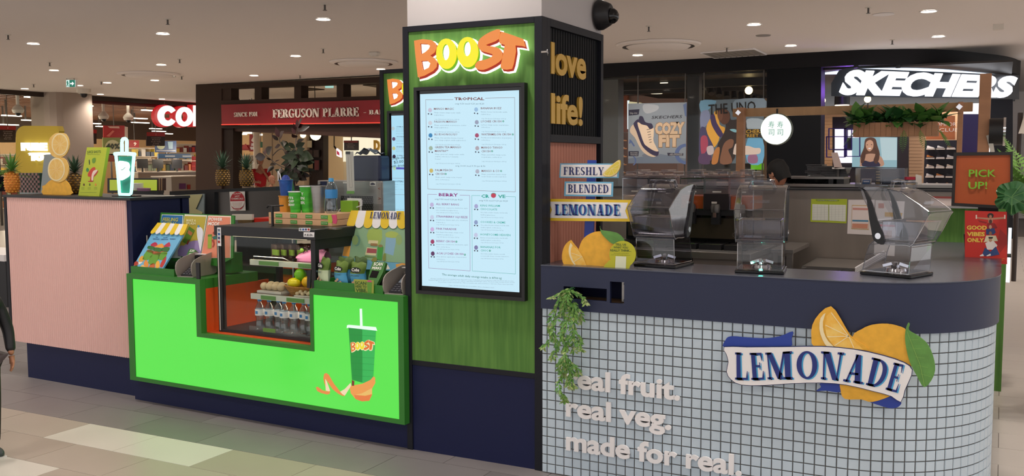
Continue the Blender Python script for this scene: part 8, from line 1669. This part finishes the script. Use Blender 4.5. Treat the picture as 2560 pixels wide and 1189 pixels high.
def person(lab,loc,rz,Ht,shirt,trou,hair,pose='stand',skin='skin',long_sleeve=True,hairstyle='short',shoes='26262a'):
    """standing figure, feet at the origin, facing local -y"""
    t=thing('person',lab,'person',None,loc=loc,rz=rz);k=Ht/1.75
    J={'hip':(0,0,.92),'wa':(0,0,1.06),'ch':(0,.0,1.28),'nk':(0,.01,1.46),'hd':(0,-.01,1.54)}
    if pose=='lean':J.update({'wa':(0,-.03,1.06),'ch':(0,-.12,1.25),'nk':(0,-.2,1.40),'hd':(0,-.25,1.47)})
    sh=J['ch'][1]+.0;bz=1.40 if pose!='lean' else 1.35;by=J['nk'][1]+.02
    arms={'stand':[(.19,by,bz),(.23,by+.02,1.12),(.24,by-.05,.88)],'lean':[(.19,by,bz),(.23,by-.12,1.12),(.12,by-.34,1.08)],'chin':[(.19,by,bz),(.22,by-.08,1.13),(.05,by-.16,1.38)],'swing':[(.18,by,bz),(.26,by-.03,1.13),(.24,by-.13,.90)]}[pose]
    arms2=arms if pose!='chin' else [(.19,by,bz),(.24,by,1.12),(.1,by-.2,1.1)]
    def skinmesh(nm,verts,edges,rad,mn,par=t,sub=1):
        me=bpy.data.meshes.new(nm);me.from_pydata([Vector(v)*k for v in verts],edges,[]);o=bpy.data.objects.new(nm,me);COL.objects.link(o);o.parent=par;me.materials.append(m_(mn))
        s_=o.modifiers.new('skin','SKIN');s_.use_smooth_shade=True;lay=me.skin_vertices[0] if me.skin_vertices else None
        if lay is None:bm=bmesh.new();bm.from_mesh(me);bm.verts.layers.skin.verify();bm.to_mesh(me);bm.free();lay=me.skin_vertices[0]
        for i,r_ in enumerate(rad):lay.data[i].radius=(r_[0]*k,r_[1]*k) if isinstance(r_,tuple) else (r_*k,r_*k);lay.data[i].use_root=(i==0)
        o.modifiers.new('sub','SUBSURF').levels=sub;o.modifiers['sub'].render_levels=sub;return o
    def limb(A):return [Vector(a) for a in A]
    V=[J['hip'],J['wa'],J['ch'],J['nk'],J['hd']];E_=[(0,1),(1,2),(2,3),(3,4)];Rr=[(.15,.11),(.13,.10),(.16,.105),(.055,.055),(.05,.05)]
    def addarm(A,sx,V,E_,Rr,root,r0,r1,r2):
        i=len(V);V+=[(sx*A[0][0],A[0][1],A[0][2]),(sx*A[1][0],A[1][1],A[1][2]),(sx*A[2][0],A[2][1],A[2][2])];E_+=[(root,i),(i,i+1),(i+1,i+2)];Rr+=[r0,r1,r2]
    B,Eb,Rb=list(V),list(E_),list(Rr);addarm(arms,1,B,Eb,Rb,2,.052,.04,.027);addarm(arms2,-1,B,Eb,Rb,2,.052,.04,.027)
    leg=[(.09,.0,.86),(.1,-.01,.48),(.1,.02,.08)];leg2=leg if pose!='swing' else [(.09,0,.86),(.1,-.12,.48),(.1,.0,.12)]
    for sx,L_ in ((1,leg),(-1,leg2)):i=len(B);B+=[(sx*x,y,z) for x,y,z in L_];Eb+=[(0,i),(i,i+1),(i+1,i+2)];Rb+=[.085,.055,.038]
    skinmesh('body',B,Eb,Rb,skin)
    S_,Es,Rs=[J['hip'],J['wa'],J['ch'],tuple(Vector(J['nk'])-Vector((0,0,.03)))],[(0,1),(1,2),(2,3)],[(.17,.13),(.15,.12),(.178,.125),(.075,.075)]
    for A,sx in ((arms,1),(arms2,-1)):i=len(S_);el=Vector(A[1]);wr=Vector(A[2]);m2=el.lerp(wr,.88 if long_sleeve else .05);S_+=[(sx*A[0][0],A[0][1],A[0][2]),(sx*el.x,el.y,el.z),(sx*m2.x,m2.y,m2.z)];Es+=[(2,i),(i,i+1),(i+1,i+2)];Rs+=[.07,.056,.045]
    skinmesh('shirt',S_,Es,Rs,shirt)
    T_,Et,Rt=[(0,0,.95)],[],[(.168,.128)]
    for sx,L_ in ((1,leg),(-1,leg2)):i=len(T_);T_+=[(sx*x,y,z) for x,y,z in L_];Et+=[(0,i),(i,i+1),(i+1,i+2)];Rt+=[.10,.075,.062]
    skinmesh('trousers',T_,Et,Rt,trou)
    for sx,L_ in ((1,leg),(-1,leg2)):x,y,z=L_[2];b=MB(shoes);b.smooth=True;b.ball(Vector((sx*x,y-.06,.04))*k,(.045*k,.13*k,.045*k),12,7);b.m('d8d4d0').box((sx*x-.042)*k,(sx*x+.042)*k,(y-.17)*k,(y+.06)*k,0,.015*k);b.build('shoe',t)

    hc=Vector(J['hd'])+Vector((0,-.015,.11));til=.5 if pose=='lean' else 0;R_=Matrix.Rotation(til,3,'X');b=MB(skin);rows=[(-.115,.03,.03,-.035),(-.10,.05,.055,-.03),(-.07,.062,.075,-.012),(-.03,.07,.088,0),(.01,.075,.094,0),(.05,.076,.096,.004),(.085,.065,.082,.008),(.11,.04,.052,.01),(.12,.008,.01,.012)]
    vs=[];n=16
    for z,rx,ry,oy in rows:vs+=[hc+R_@Vector((rx*math.cos(2*math.pi*i/n),oy+ry*math.sin(2*math.pi*i/n),z)) for i in range(n)]
    b.smooth=True;b.add([v*k for v in vs],[(j*n+i,j*n+(i+1) % n,(j+1)*n+(i+1) % n,(j+1)*n+i) for j in range(len(rows)-1) for i in range(n)]);b.smooth=False
    b.ball((hc+R_@Vector((0,-.096,-.025)))*k,(.014*k,.022*k,.02*k),8,5)
    for sx in (-1,1):b.ball((hc+R_@Vector((sx*.077,.01,-.01)))*k,(.01*k,.018*k,.03*k),8,5)
    h_=b.build('head',t);b=MB('eee8e2')
    for sx in (-1,1):b.ball((hc+R_@Vector((sx*.03,-.08,.005)))*k,(.014*k,.008*k,.008*k),8,5)
    b.m('1c1412')
    for sx in (-1,1):b.ball((hc+R_@Vector((sx*.03,-.087,.005)))*k,.0055*k,6,4);b.bbox((hc+R_@Vector((sx*.03,-.088,.028)))*k,(.03*k,.006*k,.005*k))
    b.build('eyes',h_);b=MB('8a4038');b.bbox((hc+R_@Vector((0,-.086,-.06)))*k,(.04*k,.008*k,.008*k));b.build('mouth',h_)
    if hair:
        b=MB(hair);vs=[];rows2=[(-.10,.06,.07,.04),(-.06,.074,.085,.028),(-.02,.083,.092,.022),(.02,.087,.098,.015),(.06,.086,.105,.006),(.095,.072,.09,.006),(.122,.045,.055,.008),(.132,.006,.008,.01)]
        for j,(z,rx,ry,oy) in enumerate(rows2):
            for i in range(n):
                a_=2*math.pi*i/n;fy=math.sin(a_);face=fy<-.35 and j<3;f=.8 if face else 1;jt=1+.04*math.sin(i*5+j*3);vs.append(hc+R_@Vector((rx*f*math.cos(a_)*jt,oy+ry*fy*f*jt,z)))
        b.smooth=True;b.add([v*k for v in vs],[(j*n+i,j*n+(i+1) % n,(j+1)*n+(i+1) % n,(j+1)*n+i) for j in range(len(rows2)-1) for i in range(n)]);b.smooth=False;b.build('hair',t)

    for A,sx in ((arms,1),(arms2,-1)):
        el,wr=Vector((sx*A[1][0],A[1][1],A[1][2])),Vector((sx*A[2][0],A[2][1],A[2][2]));d=(wr-el).normalized();s_=d.cross(Vector((sx,0,.01))).normalized();w_=s_.cross(d)
        V_=[wr-d*.02,wr+d*.045,];E2=[(0,1)];R2=[(.024,.026),(.03,.02)]
        for q in range(4):o_=(q-1.5)*.017;i=len(V_);L=(.062,.072,.068,.052)[q];V_+=[wr+d*.075+s_*o_,wr+d*(.075+L*.55)+s_*o_*1.05-w_*.006*sx,wr+d*(.075+L*.95)+s_*o_*1.05-w_*.02*sx];E2+=[(1,i),(i,i+1),(i+1,i+2)];R2+=[.0095,.0085,.007]
        i=len(V_);V_+=[wr+d*.03-s_*.034,wr+d*.065-s_*.05];E2+=[(0,i),(i,i+1)];R2+=[.011,.009];skinmesh('hand',V_,E2,R2,skin)
    return t
p=PLY(8.3).p(1943,440);person('person with black hair in a black shirt bending at the stall behind the counter',(p.x+.2,8.2,0),-2.2,1.64,'cloth_black','cloth_black','hair','lean',long_sleeve=False)
p=PLY(18).p(650,405);person('person in a red shirt and black trousers, hand at chin, by the bakery',(p.x,18.0,0),.9,1.72,'cloth_red','cloth_black','hair','chin',long_sleeve=False)
p=PLY(14.5).p(678,441);person('bald person seen from the side just above the dark ledge',(p.x,14.5,0),1.57,p.z+.01,'5a4a40','2f3440',None,'stand')
mat('skin_child','b07a5c',.6);p0=fz(12,1160);person('child in a dark jacket cut off by the left edge of the picture',(p0.x-.21,p0.y+.02,0),1.35,1.06,'1a1b20','2a1c1c','hair','swing',skin='skin_child',shoes='34403f')
p=PLY(6.5).p(2114,680);person('dark haired crouched person, only the hair showing by the freezer',(p.x,6.5,0),2.6,p.z+.01,'cloth_black','cloth_black','hair','stand')
finish()
